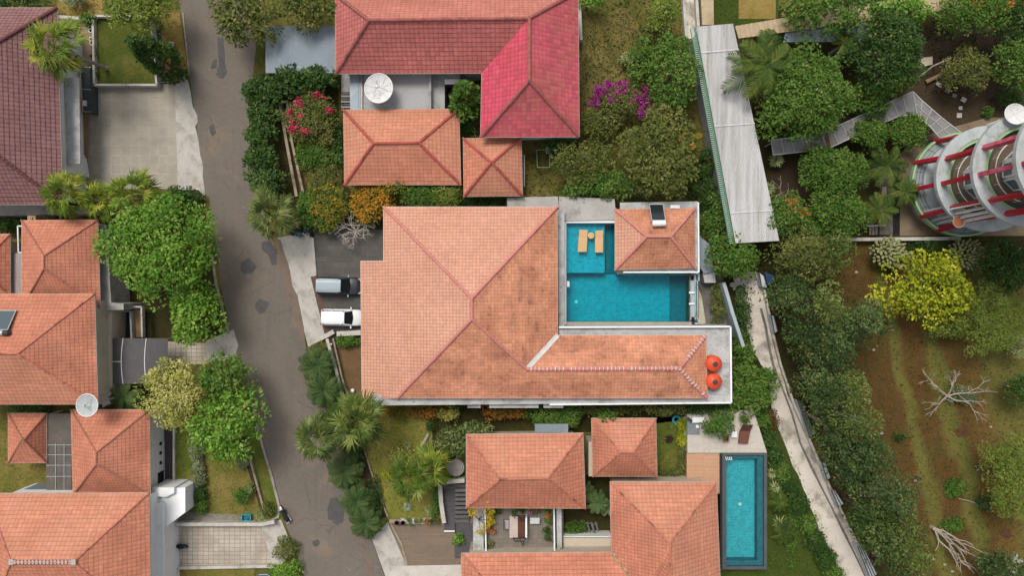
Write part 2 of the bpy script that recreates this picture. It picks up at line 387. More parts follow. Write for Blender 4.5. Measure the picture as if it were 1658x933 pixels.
LILAC = nmat('metal_lilac', (.35, .29, .285), (.31, .26, .255), .8, fa=.06, rough=.55)
TARP = nmat('shade_cloth', (.105, .098, .10), (.09, .084, .086), 1.5, fa=.06, rough=.7)
STEEL = plain('galvanised', (.42, .43, .43), .45, .5, .4)
DARKM = plain('dark_metal', (.03, .03, .032), .5)
BLACK = plain('black', (.012, .012, .013), .5)
WHITEP = plain('white_paint', (.72, .72, .71), .45)
WOODB = nmat('dark_wood', (.12, .05, .035), (.085, .037, .027), 3, fa=.2)
WOODL = nmat('light_wood', (.62, .40, .20), (.56, .35, .17), 3, fa=.1)
BAMBOO = nmat('tan_boards', (.46, .36, .235), (.38, .29, .19), 2, fa=.15, stain=(.25, .19, .12))
STONE = nmat('stone', (.24, .215, .18), (.17, .15, .125), 1.5, fa=.3, bump=.7, bscale=6)
def glass(name, c, rough=.08, spec=.6):
    t = NT(name); return t.done(c, rough, spec)
GLASSD = glass('dark_glass', (.012, .016, .02)); GLASSB = glass('blue_glass', (.09, .16, .18), .15)
PANEL = glass('collector', (.06, .095, .105), .12); PANELK = glass('collector_dark', (.015, .022, .024), .12)

# ------------------------------------------------------------------ ground
m = MB(); m.poly([(-400, -400, 0), (400, -400, 0), (400, 400, 0), (-400, 400, 0)])
g = m.build('ground', SCRUB); tag(g, kind='structure')
Z = .012
sheet('field', [(1300, 392), (1760, 392), (1760, 1060), (1395, 1060), (1340, 760), (1290, 560)], Z, FIELD)
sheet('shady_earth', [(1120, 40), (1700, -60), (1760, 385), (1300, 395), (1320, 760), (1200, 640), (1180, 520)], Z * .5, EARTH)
sheet('garden_soil', [(1385, 170), (1400, 40), (1760, 40), (1760, 260), (1545, 250)], Z, SOILD)
sheet('garden_soil', [(1245, 245), (1330, 240), (1330, 385), (1250, 385)], Z, SOILD)
sheet('garden_soil', [(1560, 390), (1760, 385), (1760, 470), (1600, 450)], Z * 2, EARTH)
sheet('tan_plaza', [(1457, 250), (1480, 225), (1545, 205), (1600, 190), (1760, 190), (1760, 382), (1457, 382)], Z * 2, TAN)
sheet('grey_paving', [(1424, 278), (1446, 278), (1446, 380), (1424, 380)], Z * 2, CONCD)
sheet('back_garden', [(940, -60), (1108, -60), (1128, 60), (1140, 330), (845, 330), (845, 225), (940, 222)], Z, SCRUB)
sheet('dry_grass', [(942, 40), (1010, 10), (1050, 60), (1020, 140), (985, 180), (942, 200)], Z * 2, grass_mat('dry_lawn', (.105, .095, .042), (.14, .115, .052), (.21, .165, .082), .45, .62))
sheet('lawn', rect(1155, -60, 1260, 42), Z * 2, GRASSD)
sheet('dry_grass', rect(1196, -60, 1256, 30), Z * 3, GRASSDRY)
# the road and its verges
ROADP = [(287, -60), (290, 0), (300, 70), (309, 140), (318, 200), (329, 305), (342, 400), (352, 470), (370, 545), (383, 590), (405, 650), (424, 720), (440, 775), (453, 822), (474, 880), (492, 933), (515, 1000), (650, 1000), (622, 933), (603, 875), (575, 800), (548, 720), (520, 640), (500, 580), (488, 530), (465, 462), (452, 420), (436, 375), (420, 320), (408, 260), (402, 180), (410, 120), (415, 75), (405, 40), (398, -60)]
sheet('road', ROADP, Z * 3, ROAD)
for i, pts in enumerate([
    [(352, 60), (362, 62), (364, 100), (368, 118), (360, 128), (350, 122), (354, 105)],
    [(391, 425), (402, 418), (413, 428), (417, 433), (408, 442), (395, 444), (389, 436)],
    [(413, 492), (420, 484), (437, 490), (430, 504), (421, 509), (413, 500)],
    [(424, 392), (436, 390), (447, 405), (448, 428), (440, 431), (436, 415), (423, 404)],
    [(535, 808), (545, 806), (558, 820), (556, 846), (545, 851), (531, 840), (530, 826)],
    [(507, 876), (515, 874), (519, 880), (513, 886), (506, 883)],
    [(338, 205), (345, 200), (350, 215), (343, 222)], [(345, 98), (352, 96), (350, 110), (341, 112)]]):
    rg_ = random.Random(i); q_ = []
    for k in range(len(pts)):
        (x0, y0), (x1, y1) = pts[k], pts[(k + 1) % len(pts)]
        for u in (0, .2, .4, .6, .8): q_.append((x0 + (x1 - x0) * u + rg_.uniform(-.8, .8), y0 + (y1 - y0) * u + rg_.uniform(-.8, .8)))
    sheet('road_patch', q_, Z * 4.25, PATCH)
RUST = nmat('reddish_dust', (.175, .13, .10), (.15, .115, .092), .9, fa=.2, stain=(.11, .085, .07), sscale=1.0)
sheet('dusty_edge', [(444, 385), (454, 388), (462, 415), (466, 425), (470, 440), (473, 462), (482, 480), (486, 500), (492, 530), (494, 555), (488, 560), (484, 540), (478, 520), (474, 498), (465, 486), (462, 470), (458, 448), (450, 425), (449, 405)], Z * 4.5, RUST)
sheet('dusty_edge', [(560, 800), (575, 830), (600, 905), (615, 960), (606, 960), (585, 890), (566, 836)], Z * 4.5, RUST)
# west side
sheet('verge', [(262, 20), (291, 20), (305, 120), (296, 133), (262, 134)], Z * 3.5, GRASSDRY)
sheet('dry_yard', [(92, -60), (166, -60), (166, 28), (92, 28)], Z * 2, GRASSDRY)
sheet('terrace', rect(94, 30, 148, 130), Z * 2, nmat('tan_court', (.30, .225, .15), (.25, .19, .13), .6, fa=.12, stain=(.18, .14, .10)))
sheet('drain', [(243, 36), (252, 36), (264, 134), (252, 134)], Z * 4, CONC)
sheet('drain', [(252, 36), (258, 36), (271, 134), (263, 134)], Z * 5, BLACK)
sheet('driveway', [(100, 136), (290, 136), (292, 200), (292, 306), (100, 306)], Z * 2, DRIVE_T)
sheet('apron', [(283, 138), (300, 120), (305, 132), (309, 150), (312, 172), (319, 186), (320, 197), (316, 204), (321, 225), (324, 250), (329, 268), (328, 285), (332, 312), (288, 306)], Z * 4, APRON)
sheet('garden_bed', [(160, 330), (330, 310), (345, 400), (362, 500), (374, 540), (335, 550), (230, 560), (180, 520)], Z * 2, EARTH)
sheet('verge', [(330, 320), (338, 318), (360, 470), (372, 538), (360, 540), (350, 490)], Z * 3.5, SCRUB)
sheet('apron', [(333, 552), (378, 534), (386, 560), (380, 582), (336, 586)], Z * 4, APRON)
sheet('driveway', [(270, 553), (335, 556), (335, 590), (268, 590)], Z * 3, DRIVE_L)
sheet('lawn', [(270, 690), (392, 700), (440, 845), (300, 836), (275, 830)], Z * 2, GRASSY)
sheet('lawn', [(285, 690), (318, 690), (322, 832), (284, 832)], Z * 3, GRASS)
sheet('verge', [(392, 640), (405, 655), (440, 775), (450, 835), (440, 845), (415, 770), (400, 700)], Z * 3.5, GRASS)
sheet('flower_bed', [(384, 705), (396, 705), (432, 830), (424, 834)], Z * 4, SOILD)
sheet('cobbles', rect(266, 680, 281, 792), Z * 4, COBBLE)
sheet('stone_slope', [(300, 830), (380, 834), (420, 848), (278, 852)], Z * 4, STONE)
sheet('driveway', [(284, 852), (424, 852), (442, 918), (284, 922)], Z * 2, DRIVE_L)
sheet('apron', [(422, 850), (455, 842), (476, 893), (455, 915), (442, 918)], Z * 4, APRON)
sheet('lawn', rect(284, 922, 412, 1000), Z * 2, GRASSY)
sheet('lawn', [(-60, 652), (0, 652), (116, 655), (116, 800), (-60, 800)], Z * 2, GRASSY)
sheet('garden_bed', [(395, 860), (470, 910), (490, 1000), (412, 1000), (440, 905)], Z * 1.5, SCRUB)
# middle
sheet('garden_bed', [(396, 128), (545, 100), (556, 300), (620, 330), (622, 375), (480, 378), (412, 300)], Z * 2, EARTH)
sheet('path', [(462, 165), (476, 165), (500, 320), (483, 320)], Z * 4, SOIL)
sheet('lawn', [(470, 230), (550, 220), (556, 320), (495, 330)], Z * 3, SCRUB)
sheet('driveway', [(505, 372), (624, 372), (624, 425), (590, 425), (590, 550), (528, 552)], Z * 3, DRIVE_D)
sheet('apron', [(449, 385), (505, 374), (512, 447), (503, 448), (527, 548), (499, 562), (478, 480)], Z * 4, APRON)
sheet('brown_strip', [(504, 448), (514, 447), (536, 540), (527, 545)], Z * 5, nmat('brown_concrete', (.12, .075, .062), (.10, .065, .055), 1, fa=.15))
sheet('garden_soil', [(535, 552), (588, 545), (588, 650), (565, 650)], Z * 2, SOIL)
sheet('verge', [(497, 562), (530, 548), (556, 640), (580, 720), (622, 845), (596, 872), (548, 720)], Z * 2, SCRUB)
sheet('lawn', [(575, 655), (740, 655), (740, 700), (714, 790), (714, 842), (628, 842), (585, 720)], Z * 2, grass_mat('palm_lawn', (.17, .18, .05), (.21, .20, .06), (.28, .23, .10), .45, .62))
sheet('garden_bed', [(700, 655), (1240, 655), (1240, 680), (1110, 680), (960, 700), (760, 706), (715, 780), (700, 720)], Z * 3, EARTH)
sheet('path', [(570, 725), (586, 722), (626, 836), (613, 848)], Z * 4, SOILD)
sheet('driveway', [(630, 846), (765, 842), (765, 916), (656, 917)], Z * 3, DRIVE_B)
sheet('apron', [(602, 872), (628, 846), (658, 917), (640, 960), (626, 940)], Z * 4, APRON)
sheet('apron', [(628, 928), (650, 917), (760, 915), (760, 1000), (640, 1000)], Z * 5, nmat('pale_concrete', (.52, .485, .435), (.46, .42, .37), .7, fa=.1, stain=(.33, .28, .22), sscale=1))
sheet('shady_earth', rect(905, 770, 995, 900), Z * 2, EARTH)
# east
sheet('lawn', [(1062, 676), (1114, 676), (1114, 775), (1062, 778)], Z * 3, GRASS)
sheet('lawn', [(1165, 660), (1235, 660), (1270, 700), (1400, 1000), (1160, 1000)], Z * 1.5, GRASSD)
sheet('courtyard', [(1125, 430), (1165, 430), (1178, 530), (1125, 530)], Z * 2, CONCD)
LANEP = [(1186, 440), (1222, 440), (1236, 470), (1250, 540), (1262, 590), (1275, 640), (1310, 715), (1340, 790), (1380, 870), (1412, 933), (1440, 1000), (1395, 1000), (1362, 925), (1330, 870), (1318, 830), (1300, 795), (1280, 742), (1256, 690), (1240, 600), (1214, 560), (1204, 510), (1192, 478)]
rg_ = random.Random(4); LJ = []
for k in range(len(LANEP)):
    (x0, y0), (x1, y1) = LANEP[k], LANEP[(k + 1) % len(LANEP)]
    for j in range(4): LJ.append((x0 + (x1 - x0) * j / 4 + (rg_.uniform(-2.8, 2.8) if k > 10 else 0), y0 + (y1 - y0) * j / 4))
sheet('lane', LJ, Z * 3, LANE)
sheet('drain', [(1230, 500), (1234, 499), (1242, 530), (1247, 560), (1254, 592), (1268, 628), (1283, 668), (1290, 690), (1297, 717), (1314, 752), (1332, 790), (1349, 824), (1368, 861), (1385, 897), (1403, 935), (1432, 1000), (1428, 1000), (1400, 935), (1383, 899), (1364, 862), (1347, 826), (1329, 791), (1311, 755), (1294, 718), (1287, 692), (1280, 668), (1266, 631), (1250, 592), (1243, 561), (1238, 531)], Z * 4, nmat('drain_dark', (.20, .175, .145), (.12, .105, .09), 1.5, fa=.3))
sheet('path', [(1106, -60), (1128, -60), (1128, 62), (1112, 62)], Z * 3, LANE)
# ------------------------------------------------------------------ roofs and houses
def inset(pts, d):
    a = sum(pts[i][0] * pts[(i + 1) % len(pts)][1] - pts[(i + 1) % len(pts)][0] * pts[i][1] for i in range(len(pts)))
    if a < 0: pts = pts[::-1]
    n = len(pts); out = []
    for i in range(n):
        p0, p1, p2 = Vector(pts[i - 1]), Vector(pts[i]), Vector(pts[(i + 1) % n])
        e1 = (p1 - p0).normalized(); e2 = (p2 - p1).normalized()
        n1 = Vector((-e1.y, e1.x)); n2 = Vector((-e2.y, e2.x))
        k = 1 + n1.dot(n2)
        out.append(tuple(p1 + (n1 + n2) * (d / max(k, .3))))
    return out
FASC = nmat('fascia', (.50, .42, .36), (.44, .36, .30), 1, fa=.1)
FASCW = nmat('fascia_white', (.60, .55, .50), (.55, .48, .43), 1, fa=.1)
SOFF = plain('soffit', (.35, .32, .28), .8)
def ridge_caps(parent, segs, mat, r=.15, step=.38, mortar=None, name='ridge_tiles'):
    m = MB(); mo = MB(); rnd = random.Random(len(segs) * 7 + int(abs(segs[0][0].x) * 10))
    for a, b in segs:
        d = b - a; L = d.length; n = max(1, int(L / step)); e = d / n
        dn = d.normalized(); side = dn.cross(Vector((0, 0, 1))).normalized(); up = side.cross(dn)
        for i in range(n):
            p0 = a + e * (i - .06); p1 = a + e * (i + 1.0)
            j = Vector((rnd.uniform(-.012, .012), rnd.uniform(-.012, .012), rnd.uniform(-.008, .008)))
            rows = []
            for p, rr in ((p0, r * 1.12), (p1, r * .92)):
                rows.append([p + j + side * (rr * math.cos(t)) + up * (rr * math.sin(t) * .9 + (.02 if rr > r else 0)) for t in [math.pi * k / 5 for k in range(6)]])
            m.add(rows[0] + rows[1], [(k, k + 1, 7 + k, 6 + k) for k in range(5)] + [(0, 6, 7, 1)][:0] + [tuple(range(5, -1, -1)), tuple(range(6, 12))])
            if mortar is not None and rnd.random() < mortar:
                q = p0 + up * .02
                rr = r * rnd.uniform(1.2, 1.45); w = rnd.uniform(.05, .12)
                rows = [[q + dn * o + side * (rr * math.cos(t)) + up * (rr * math.sin(t)) for t in [math.pi * k / 5 for k in range(6)]] for o in (0, w)]
                mo.add(rows[0] + rows[1], [(k, k + 1, 7 + k, 6 + k) for k in range(5)] + [tuple(range(5, -1, -1)), tuple(range(6, 12))])
    o = m.build(name, mat, parent, smooth=False)
    if mo.v: mo.build('ridge_mortar', MORTAR, parent)
    return o
def roof(parent, pts, faces, caps, fmat=None, th=.16, capmat=None, mortar=None, capr=.15, name='roof'):
    """pts: letter -> (px,py,z); faces: (letters, material), the first two letters being the eave"""
    V = {k: P(*v) for k, v in pts.items()}
    edges = {}
    for ls, _ in faces:
        for i in range(len(ls)):
            a, b = ls[i], ls[(i + 1) % len(ls)]
            edges[frozenset((a, b))] = edges.get(frozenset((a, b)), 0) + 1
    mats = []
    m = MB(); m.uv = []; mi = []
    for ls, mt in faces:
        q = [V[c] for c in ls]
        u = (q[1] - q[0]).normalized()
        nrm = Vector((0, 0, 0))
        for i in range(len(q)): nrm += q[i].cross(q[(i + 1) % len(q)])
        if nrm.z < 0: nrm = -nrm
        nrm.normalize(); v = nrm.cross(u).normalized()
        if v.z < 0: v = -v
        uv = [((p - q[0]).dot(u), (p - q[0]).dot(v)) for p in q]
        n2 = Vector((0, 0, 0))
        for i in range(len(q)): n2 += q[i].cross(q[(i + 1) % len(q)])
        if n2.z < 0: q = q[::-1]; uv = uv[::-1]
        m.poly(q); m.uv += uv
        if mt not in mats: mats.append(mt)
        mi.append(mats.index(mt))
    o = m.build(name, mats[0], parent)
    for mt in mats[1:]: o.data.materials.append(mt)
    o.data.polygons.foreach_set('material_index', mi)
    fs = MB(); so = MB(); down = Vector((0, 0, -th))
    for e, c in edges.items():
        if c == 1:
            a, b = [V[k] for k in e]
            fs.bar(a + down * .5 + Vector((0, 0, -.02)), b + down * .5 + Vector((0, 0, -.02)), .07, th)
    for ls, _ in faces:
        q = [V[c] + down * 1.05 for c in ls]; so.poly(q)
    fs.build('fascia', fmat or FASC, o)
    so.build('soffit', SOFF, o)
    if caps: ridge_caps(o, [(V[a] + Vector((0, 0, .0)), V[b]) for a, b in caps], capmat or CAP_TILE, capr, mortar=mortar)
    return o
def house(label, pts, outline, faces, caps, wmat, cat='house', name='tiled_roof_house', ov=.65, group=None, base=0.0, **kw):
    zs = min(pts[c][2] for c in outline)
    c = P(sum(pts[k][0] for k in outline) / len(outline), sum(pts[k][1] for k in outline) / len(outline), zs)
    h = thing(name, label, cat, (c.x, c.y, base), group)
    roof(h, pts, faces, caps, **kw)
    out = [P2(*pts[k]) for k in outline]
    w = MB().prism(inset(out, ov), base, zs - .12).build('wall', wmat, h)
    return h
def hip(eaves, ridge, ze, zr, m4, sw=False):
    """four eave corners NW,NE,SE,SW and two ridge ends; sw: ridge runs up the picture"""
    pts = {k: (*p, ze) for k, p in zip('abcd', eaves)}
    pts['r'] = (*ridge[0], zr); pts['s'] = (*ridge[1], zr)
    N, E, S, Wm = m4
    if not sw: faces = [('abs' + 'r', N), ('bcs', E), ('cdrs', S), ('dar', Wm)]
    else: faces = [('abr', N), ('bcsr', E), ('cds', S), ('dars', Wm)]
    caps = [('a', 'r'), ('d', 'r'), ('b', 's'), ('c', 's'), ('r', 's')] if not sw else [('a', 'r'), ('b', 'r'), ('c', 's'), ('d', 's'), ('r', 's')]
    return pts, 'abcd', faces, caps
def hiphouse(label, eaves, ridge, ze, zr, m4, wmat, sw=False, **kw):
    a = hip(eaves, ridge, ze, zr, m4, sw)
    return house(label, *a, wmat, **kw)
O1, O2 = T_ORANGE, T_ORANGE2
h1 = hiphouse('large maroon tiled roof house with long ribbed slopes beside the pale tiled driveway', [(-150, 12), (92, 12), (101, 331), (-150, 331)], [(-25, 80), (-25, 235)], 5.5, 9.2, [T_MAROON] * 4, WHITE, sw=True, capmat=CAP_MAROON, capr=.17)
h2 = hiphouse('orange hip roof house with a short ridge beside the big round bright green tree', [(35, 357), (158, 356), (162, 498), (35, 498)], [(71, 414), (71, 435)], 5.0, 7.6, [O1, O2, O2, O1], CREAM, sw=True, capmat=CAP_DARK, capr=.085)
h3 = hiphouse('wide orange roof house carrying a solar water heater next to the grey carport canopy', [(-120, 476), (153, 476), (158, 655), (-120, 655)], [(-80, 573), (28, 573)], 6.8, 10.0, [O1, O2, T_PEACH, O1], CREAM, capmat=CAP_TILE, capr=.085)
h5 = hiphouse('orange hip roof house between the timber walkway and the white slotted wall', [(115, 664), (242, 664), (243, 802), (118, 802)], [(156, 733), (156, 752)], 4.5, 7.1, [O1, O2, O2, O1], WHITE, sw=True, capmat=CAP_DARK, capr=.085)
h6 = hiphouse('large orange roof house with a blue grey mortared ridge beside white parapet walls', [(-22, 800), (241, 799), (244, 1012), (-22, 1012)], [(18, 911), (119, 911)], 6.5, 10.3, [T_PEACH, O1, O1, O1], WHITE, capmat=CAP_TILE, capr=.085)
RV = [P(18, 911, 10.34), P(119, 911, 10.34)]
m = MB(); n = 17
for i in range(n + 1):
    p = RV[0].lerp(RV[1], i / n)
    m.box(p, (.2 if i % n else .42, .34 if i % n else .5, .1))
m.build('ridge_mortar', nmat('blue_mortar', (.44, .37, .34), (.38, .34, .33), 2, fa=.15), h6)
h4 = hiphouse('small square orange roof pavilion at the corner of the yellowing yard', [(13, 670), (75, 670), (75, 750), (13, 750)], [(36, 711), (38, 713)], 3.0, 4.9, [O1, O2, O1, O1], CREAM, cat='pavilion', name='garden_pavilion', ov=.5, capmat=CAP_DARK, capr=.08)
hh = house('edge of an orange tiled roof house behind the lilac metal roof', {'a': (-90, 379, 4), 'b': (16, 379, 4), 'c': (16, 480, 4), 'd': (-90, 480, 4), 'r': (-40, 429, 6), 's': (-34, 429, 6)}, 'abcd', [('absr', O1), ('bcs', O1), ('cdrs', O1), ('dar', O1)], [('b', 's'), ('c', 's')], CREAM, capmat=CAP_TILE, capr=.085)
# the big red house with a pink wing
E7, R7 = 5.0, 8.5
house('large L shaped red roof house with one hot pink painted wing',
      {'a': (543, 119, E7), 'v': (780, 118, E7), 'w': (778, 222, E7), 'e': (938, 221, E7), 'n': (936, -15, E7), 'm': (543, -9, E7), 'p': (597, 32, R7), 'q': (857, 29, R7), 'r': (857, 130, R7)},
      'avwenm', [('avqp', T_RED), ('amp', T_RED), ('nmpq', T_DUSTY), ('enqr', T_PINK2), ('wvqr', T_PINK), ('wer', T_PINK2)],
      [('p', 'm'), ('p', 'a'), ('p', 'q'), ('q', 'r'), ('r', 'w'), ('r', 'e'), ('q', 'n')], WHITE, capmat=nmat('ridge_faded_red', (.36, .13, .11), (.30, .10, .09), 2, fa=.2, stain=(.16, .08, .06), sscale=1), capr=.17)
h8 = hiphouse('peach hip roof house with red ridge tiles south of the satellite dish terrace', [(556, 178), (743, 176), (746, 299), (558, 299)], [(605, 232), (678, 231)], 3.6, 5.6, [T_PEACH, T_PEACH, T_ORANGE, T_PEACH], WHITE, capmat=CAP_RED, capr=.14)
h9 = hiphouse('small square peach roof pavilion with crossing red ridges below the pink roof wing', [(750, 224), (844, 222), (846, 317), (751, 318)], [(795.5, 263), (796.5, 263)], 3.2, 5.4, [T_PEACH, T_PEACH, T_PEACH, T_ORANGE], WHITE, cat='pavilion', name='garden_pavilion', ov=.5, capmat=CAP_RED, capr=.13)
# the main house
pm = {'a': (621, 335, 4.8), 'b': (902, 335, 4.8), 'r': (764, 483, 8.9), 's': (764, 517, 8.9), 'e': (903, 543, 5.0), 'k': (853, 598, 6.7), 'l': (1100, 597, 6.7),
      'f': (1143, 543, 5.0), 'g': (1145, 645, 5.43), 'h': (643, 645, 5.43), 'i': (586, 647, 3.74), 'j': (584, 423, 3.74), 'n': (621, 423, 4.8)}
hm = house('largest peach roof house around the turquoise pool, with a long white mortared wing', pm, 'abefghijn',
           [('abr', T_MAIN), ('ebrsk', T_MAINW), ('feklf'[:4], T_MAINW), ('gfl', T_MAINW), ('hglks', T_MAINW), ('ijnarsh', T_MAIN)],
           [('a', 'r'), ('b', 'r'), ('r', 's'), ('s', 'h'), ('s', 'k')], GREYW, capmat=CAP_PINK, capr=.14, fmat=FASCW)
rf = [c for c in hm.children if c.name.startswith('roof')][0]
ridge_caps(rf, [(P(*pm['k']), P(*pm['l'])), (P(*pm['l']), P(*pm['f'])), (P(*pm['l']), P(*pm['g']))], CAP_PINK, .17, mortar=.85)
m = MB(); a, b = P(853, 598, 6.72), P(903, 543, 5.04)
m.bar(a, b, .34, .06); d = (b - a).normalized().cross(Vector((0, 0, 1))) * .2
m.bar(a + d, b + d, .08, .14); m.bar(a - d, b - d, .08, .14)
m.build('valley_gutter', nmat('valley_zinc', (.60, .60, .59), (.50, .49, .47), 2, fa=.1), rf)
m = MB()
for i, (x, y, w, h) in enumerate([(769, 505, 5, 9), (774, 500, 6, 5), (773, 509, 8, 4), (778, 505, 6, 3), (790, 512, 3, 1.5)]):
    c = P(x, y, 8.75 - (x - 764) / 138 * 4); m.box(c, (w / M_PX, h / M_PX, .08), M=Matrix.Rotation(R(24), 3, 'Y'))
m.build('mortar_patch', MORTAR, rf)
# flat concrete edge roofs of the main house
DK = thing('flat_roof_terrace', 'pale concrete flat roof edge with white parapet around the long roof wing', 'flat roof', (*P2(1000, 600), 0))
MB().prism(poly_px([(605, 640), (1183, 640), (1183, 652), (605, 657)], 4.7), 4.3, 4.7).build('gutter_slab', CONCB, DK)
MB().prism(poly_px([(905, 529), (1182, 528), (1182, 640), (1100, 642), (905, 548)], 4.4), 0, 4.4).build('roof_slab', CONCB, DK)
m = MB()
for a, b in (((905, 530), (1182, 529)), ((1182, 529), (1183, 652)), ((1183, 652), (890, 655))):
    m.bar(P(*a, 4.6), P(*b, 4.6), .16, .5)
m.build('parapet', WHITE, DK)
m = MB()
for x0, x1 in ((757, 778), (792, 872), (880, 912)): m.prism(poly_px(rect(x0, 652, x1, 661), 4.1), 3.9, 4.1)
m.build('window_canopy', CONCB, DK)
slab('gutter_slab', [(903, 340), (914, 340), (914, 530), (905, 542)], 3.2, 3.5, CONCB, 'narrow concrete gutter slab between the big peach roof and the pool', 'slab')
slab('service_slab', [(905, 318), (995, 322), (998, 356), (905, 358)], 0, 2.6, CONC, 'stained concrete slab north of the turquoise pool', 'slab')
slab('service_slab', [(821, 320), (903, 318), (905, 336), (821, 336)], 0, 2.4, CONC, 'narrow concrete ledge behind the north eave of the largest roof', 'slab')
h11 = hiphouse('orange pool pavilion roof with pink ridges and a black solar collector', [(996, 339), (1125, 337), (1126, 434), (996, 437)], [(1047, 383), (1086, 383)], 3.6, 5.7, [T_MAINW, T_MAINW, T_MAINW, T_MAIN], WHITE, cat='pavilion', name='pool_pavilion', ov=.5, capmat=CAP_PINK, capr=.14)
m = MB(); m.prism(poly_px([(1004, 328), (1130, 326), (1131, 441), (1008, 441), (1008, 434), (1122, 432), (1122, 338), (1004, 340)], 3.2), 3.0, 3.2)
m.build('edge_slab', CONCB, h11)
m = MB()
for a, b in (((1130, 328), (1131, 441)), ((1131, 441), (1009, 441))): m.bar(P(*a, 3.3), P(*b, 3.3), .14, .3)
m.build('parapet', WHITE, h11)
h12 = hiphouse('orange hip roof house above the tiled terrace with the wooden swing bench', [(755, 704), (944, 702), (948, 824), (755, 823)], [(810, 777), (887, 775)], 5.0, 8.0, [T_PEACH, T_ORANGE, O1, T_ORANGE], CREAM, capmat=CAP_TILE, capr=.085)
h13 = hiphouse('small worn orange roof pavilion overgrown by a leafy climber at its north eave', [(958, 678), (1062, 678), (1064, 772), (960, 772)], [(1005, 733), (1026, 733)], 3.6, 5.6, [T_PEACH, O1, O2, O2], CREAM, cat='pavilion', name='garden_pavilion', ov=.5, capmat=CAP_TILE, capr=.085)
m = MB(); m.prism(poly_px(rect(953, 716, 963, 772), 3.2), 0, 3.2); m.build('side_ledge', CREAM, h13)
p14 = {'a': (988, 781, 5.5), 'b': (1160, 781, 5.5), 'c': (1169, 1010, 5.5), 'r': (1085, 880, 9.0), 's': (1085, 1010, 9.0), 't': (1085, 1030, 9.0), 'v': (990, 895, 5.5), 'k': (1042, 966, 7.5),
       'w': (747, 897, 5.5), 'x': (747, 1035, 5.5), 'y': (808, 966, 7.5), 'z': (1100, 1035, 5.5)}
house('large orange roof house in an L between the terrace and the dark edged lap pool', p14, 'abczxwv',
      [('abr', T_PEACH), ('bcsr', T_PEACH), ('vark', O2), ('krsz', O2), ('wvky', O1), ('xwy', O1), ('xzky', O1), ('zcs', O1)], [('a', 'r'), ('b', 'r'), ('r', 's'), ('y', 'w')], CREAM, capmat=CAP_TILE, capr=.085)
m = MB(); a, b = P(992, 897, 5.62), P(1042, 966, 7.55); n = 9
for i in range(n): m.bar(a.lerp(b, i / n), a.lerp(b, (i + .8) / n), .3, .08)
tag(m.build('valley_sheet', nmat('rusty_sheet', (.12, .06, .045), (.40, .30, .16), 2.5, fa=.3), None), 'rusty brown valley sheet with yellow leaves between two orange roofs', 'gutter')

# ------------------------------------------------------------------ flat roofs, canopies, annexes
def ribbed(name, pts, z, rib, across, mat, label, cat, n=30, seams=(), th=.06, zend=None, wall=None, wallmat=None):
    """corrugated sheet roof: pts NW,NE,SE,SW; ribs run from the first edge to the third"""
    a, b, c, d = [P(x, y, z) for x, y in pts]
    t = thing(name, label, cat, ((a.x + c.x) / 2, (a.y + c.y) / 2, 0))
    m = MB(); rows = []
    K = 4
    for i in range(n * K + 1):
        u = i / (n * K); hz = rib * (.5 - .5 * math.cos(2 * math.pi * (i % K) / K))
        rows.append((a.lerp(b, u) + Vector((0, 0, hz)), d.lerp(c, u) + Vector((0, 0, hz))))
    vs = []; fs = []
    for p, q in rows: vs += [p, q]
    for i in range(len(rows) - 1): fs.append((2 * i, 2 * i + 1, 2 * i + 3, 2 * i + 2))
    m.add(vs, fs); r = m.build('roof_sheet', mat, t)
    s = MB()
    for v in seams: s.bar(a.lerp(d, v) + Vector((0, 0, rib + .01)), b.lerp(c, v) + Vector((0, 0, rib + .01)), .16, .03)
    if seams: s.build('sheet_lap', mat, r)
    m = MB().prism([tuple(p.xy) for p in (a.lerp(c, .02), b.lerp(d, .02), c.lerp(a, .02), d.lerp(b, .02))], 0 if wall else z - .2, z - .05)
    m.build('wall' if wall else 'frame', wallmat or STEEL, t)
    return t
def long_roof_mat():
    t = NT('long_roof_metal'); o = t.obj()
    mp = t.new('Mapping', {'Vector': o, 'Rotation': (0, 0, R(-11)), 'Scale': (2.2, .12, 1)})
    col = t.mix(t.step(t.noise(mp.outputs[0], 1.0, 6, .65), .4, .62), (.56, .555, .55), (.42, .41, .40))
    col = t.mix(t.math('MULTIPLY', t.step(t.noise(mp.outputs[0], .8, 7, .7), .6, .7), .7), col, (.28, .235, .18))
    col = t.mix(t.math('MULTIPLY', t.step(t.noise(mp.outputs[0], 2.3, 5, .7), .64, .72), .6), col, (.17, .14, .12))
    return t.done(col, .55, .3)
LR = ribbed('long_metal_roof', [(1127, 43), (1187, 38), (1262, 390), (1191, 394)], 4.6, .09, 0, long_roof_mat(), 'long white corrugated metal roof shed with green slatted west side', 'shed', 26, (.12, .46, .86), wall=True, wallmat=GREYW)
m = MB(); a, b = P(1127, 43, 4.6), P(1191, 394, 4.6); a2, b2 = a + Vector((-.1, 0, 0)), b + Vector((-.1, 0, 0)); n = 110
dv = (b - a).normalized(); nv = Vector((dv.y, -dv.x, 0))
if nv.x > 0: nv = -nv
for i in range(n):
    p = a.lerp(b, (i + .5) / n) + nv * .30; m.box(p + Vector((0, 0, -.22)), (.34, .08, .05), rz=math.atan2(nv.y, nv.x))
m.build('slat', plain('slat_white_green', (.36, .46, .39), .6), LR)
m = MB(); m.bar(a + nv * .50 + Vector((0, 0, -.25)), b + nv * .50 + Vector((0, 0, -.25)), .07, .1); m.bar(a + nv * .10 + Vector((0, 0, -.2)), b + nv * .1 + Vector((0, 0, -.2)), .16, .1)
m.build('side_rail', plain('green_paint', (.07, .19, .11), .6), LR)
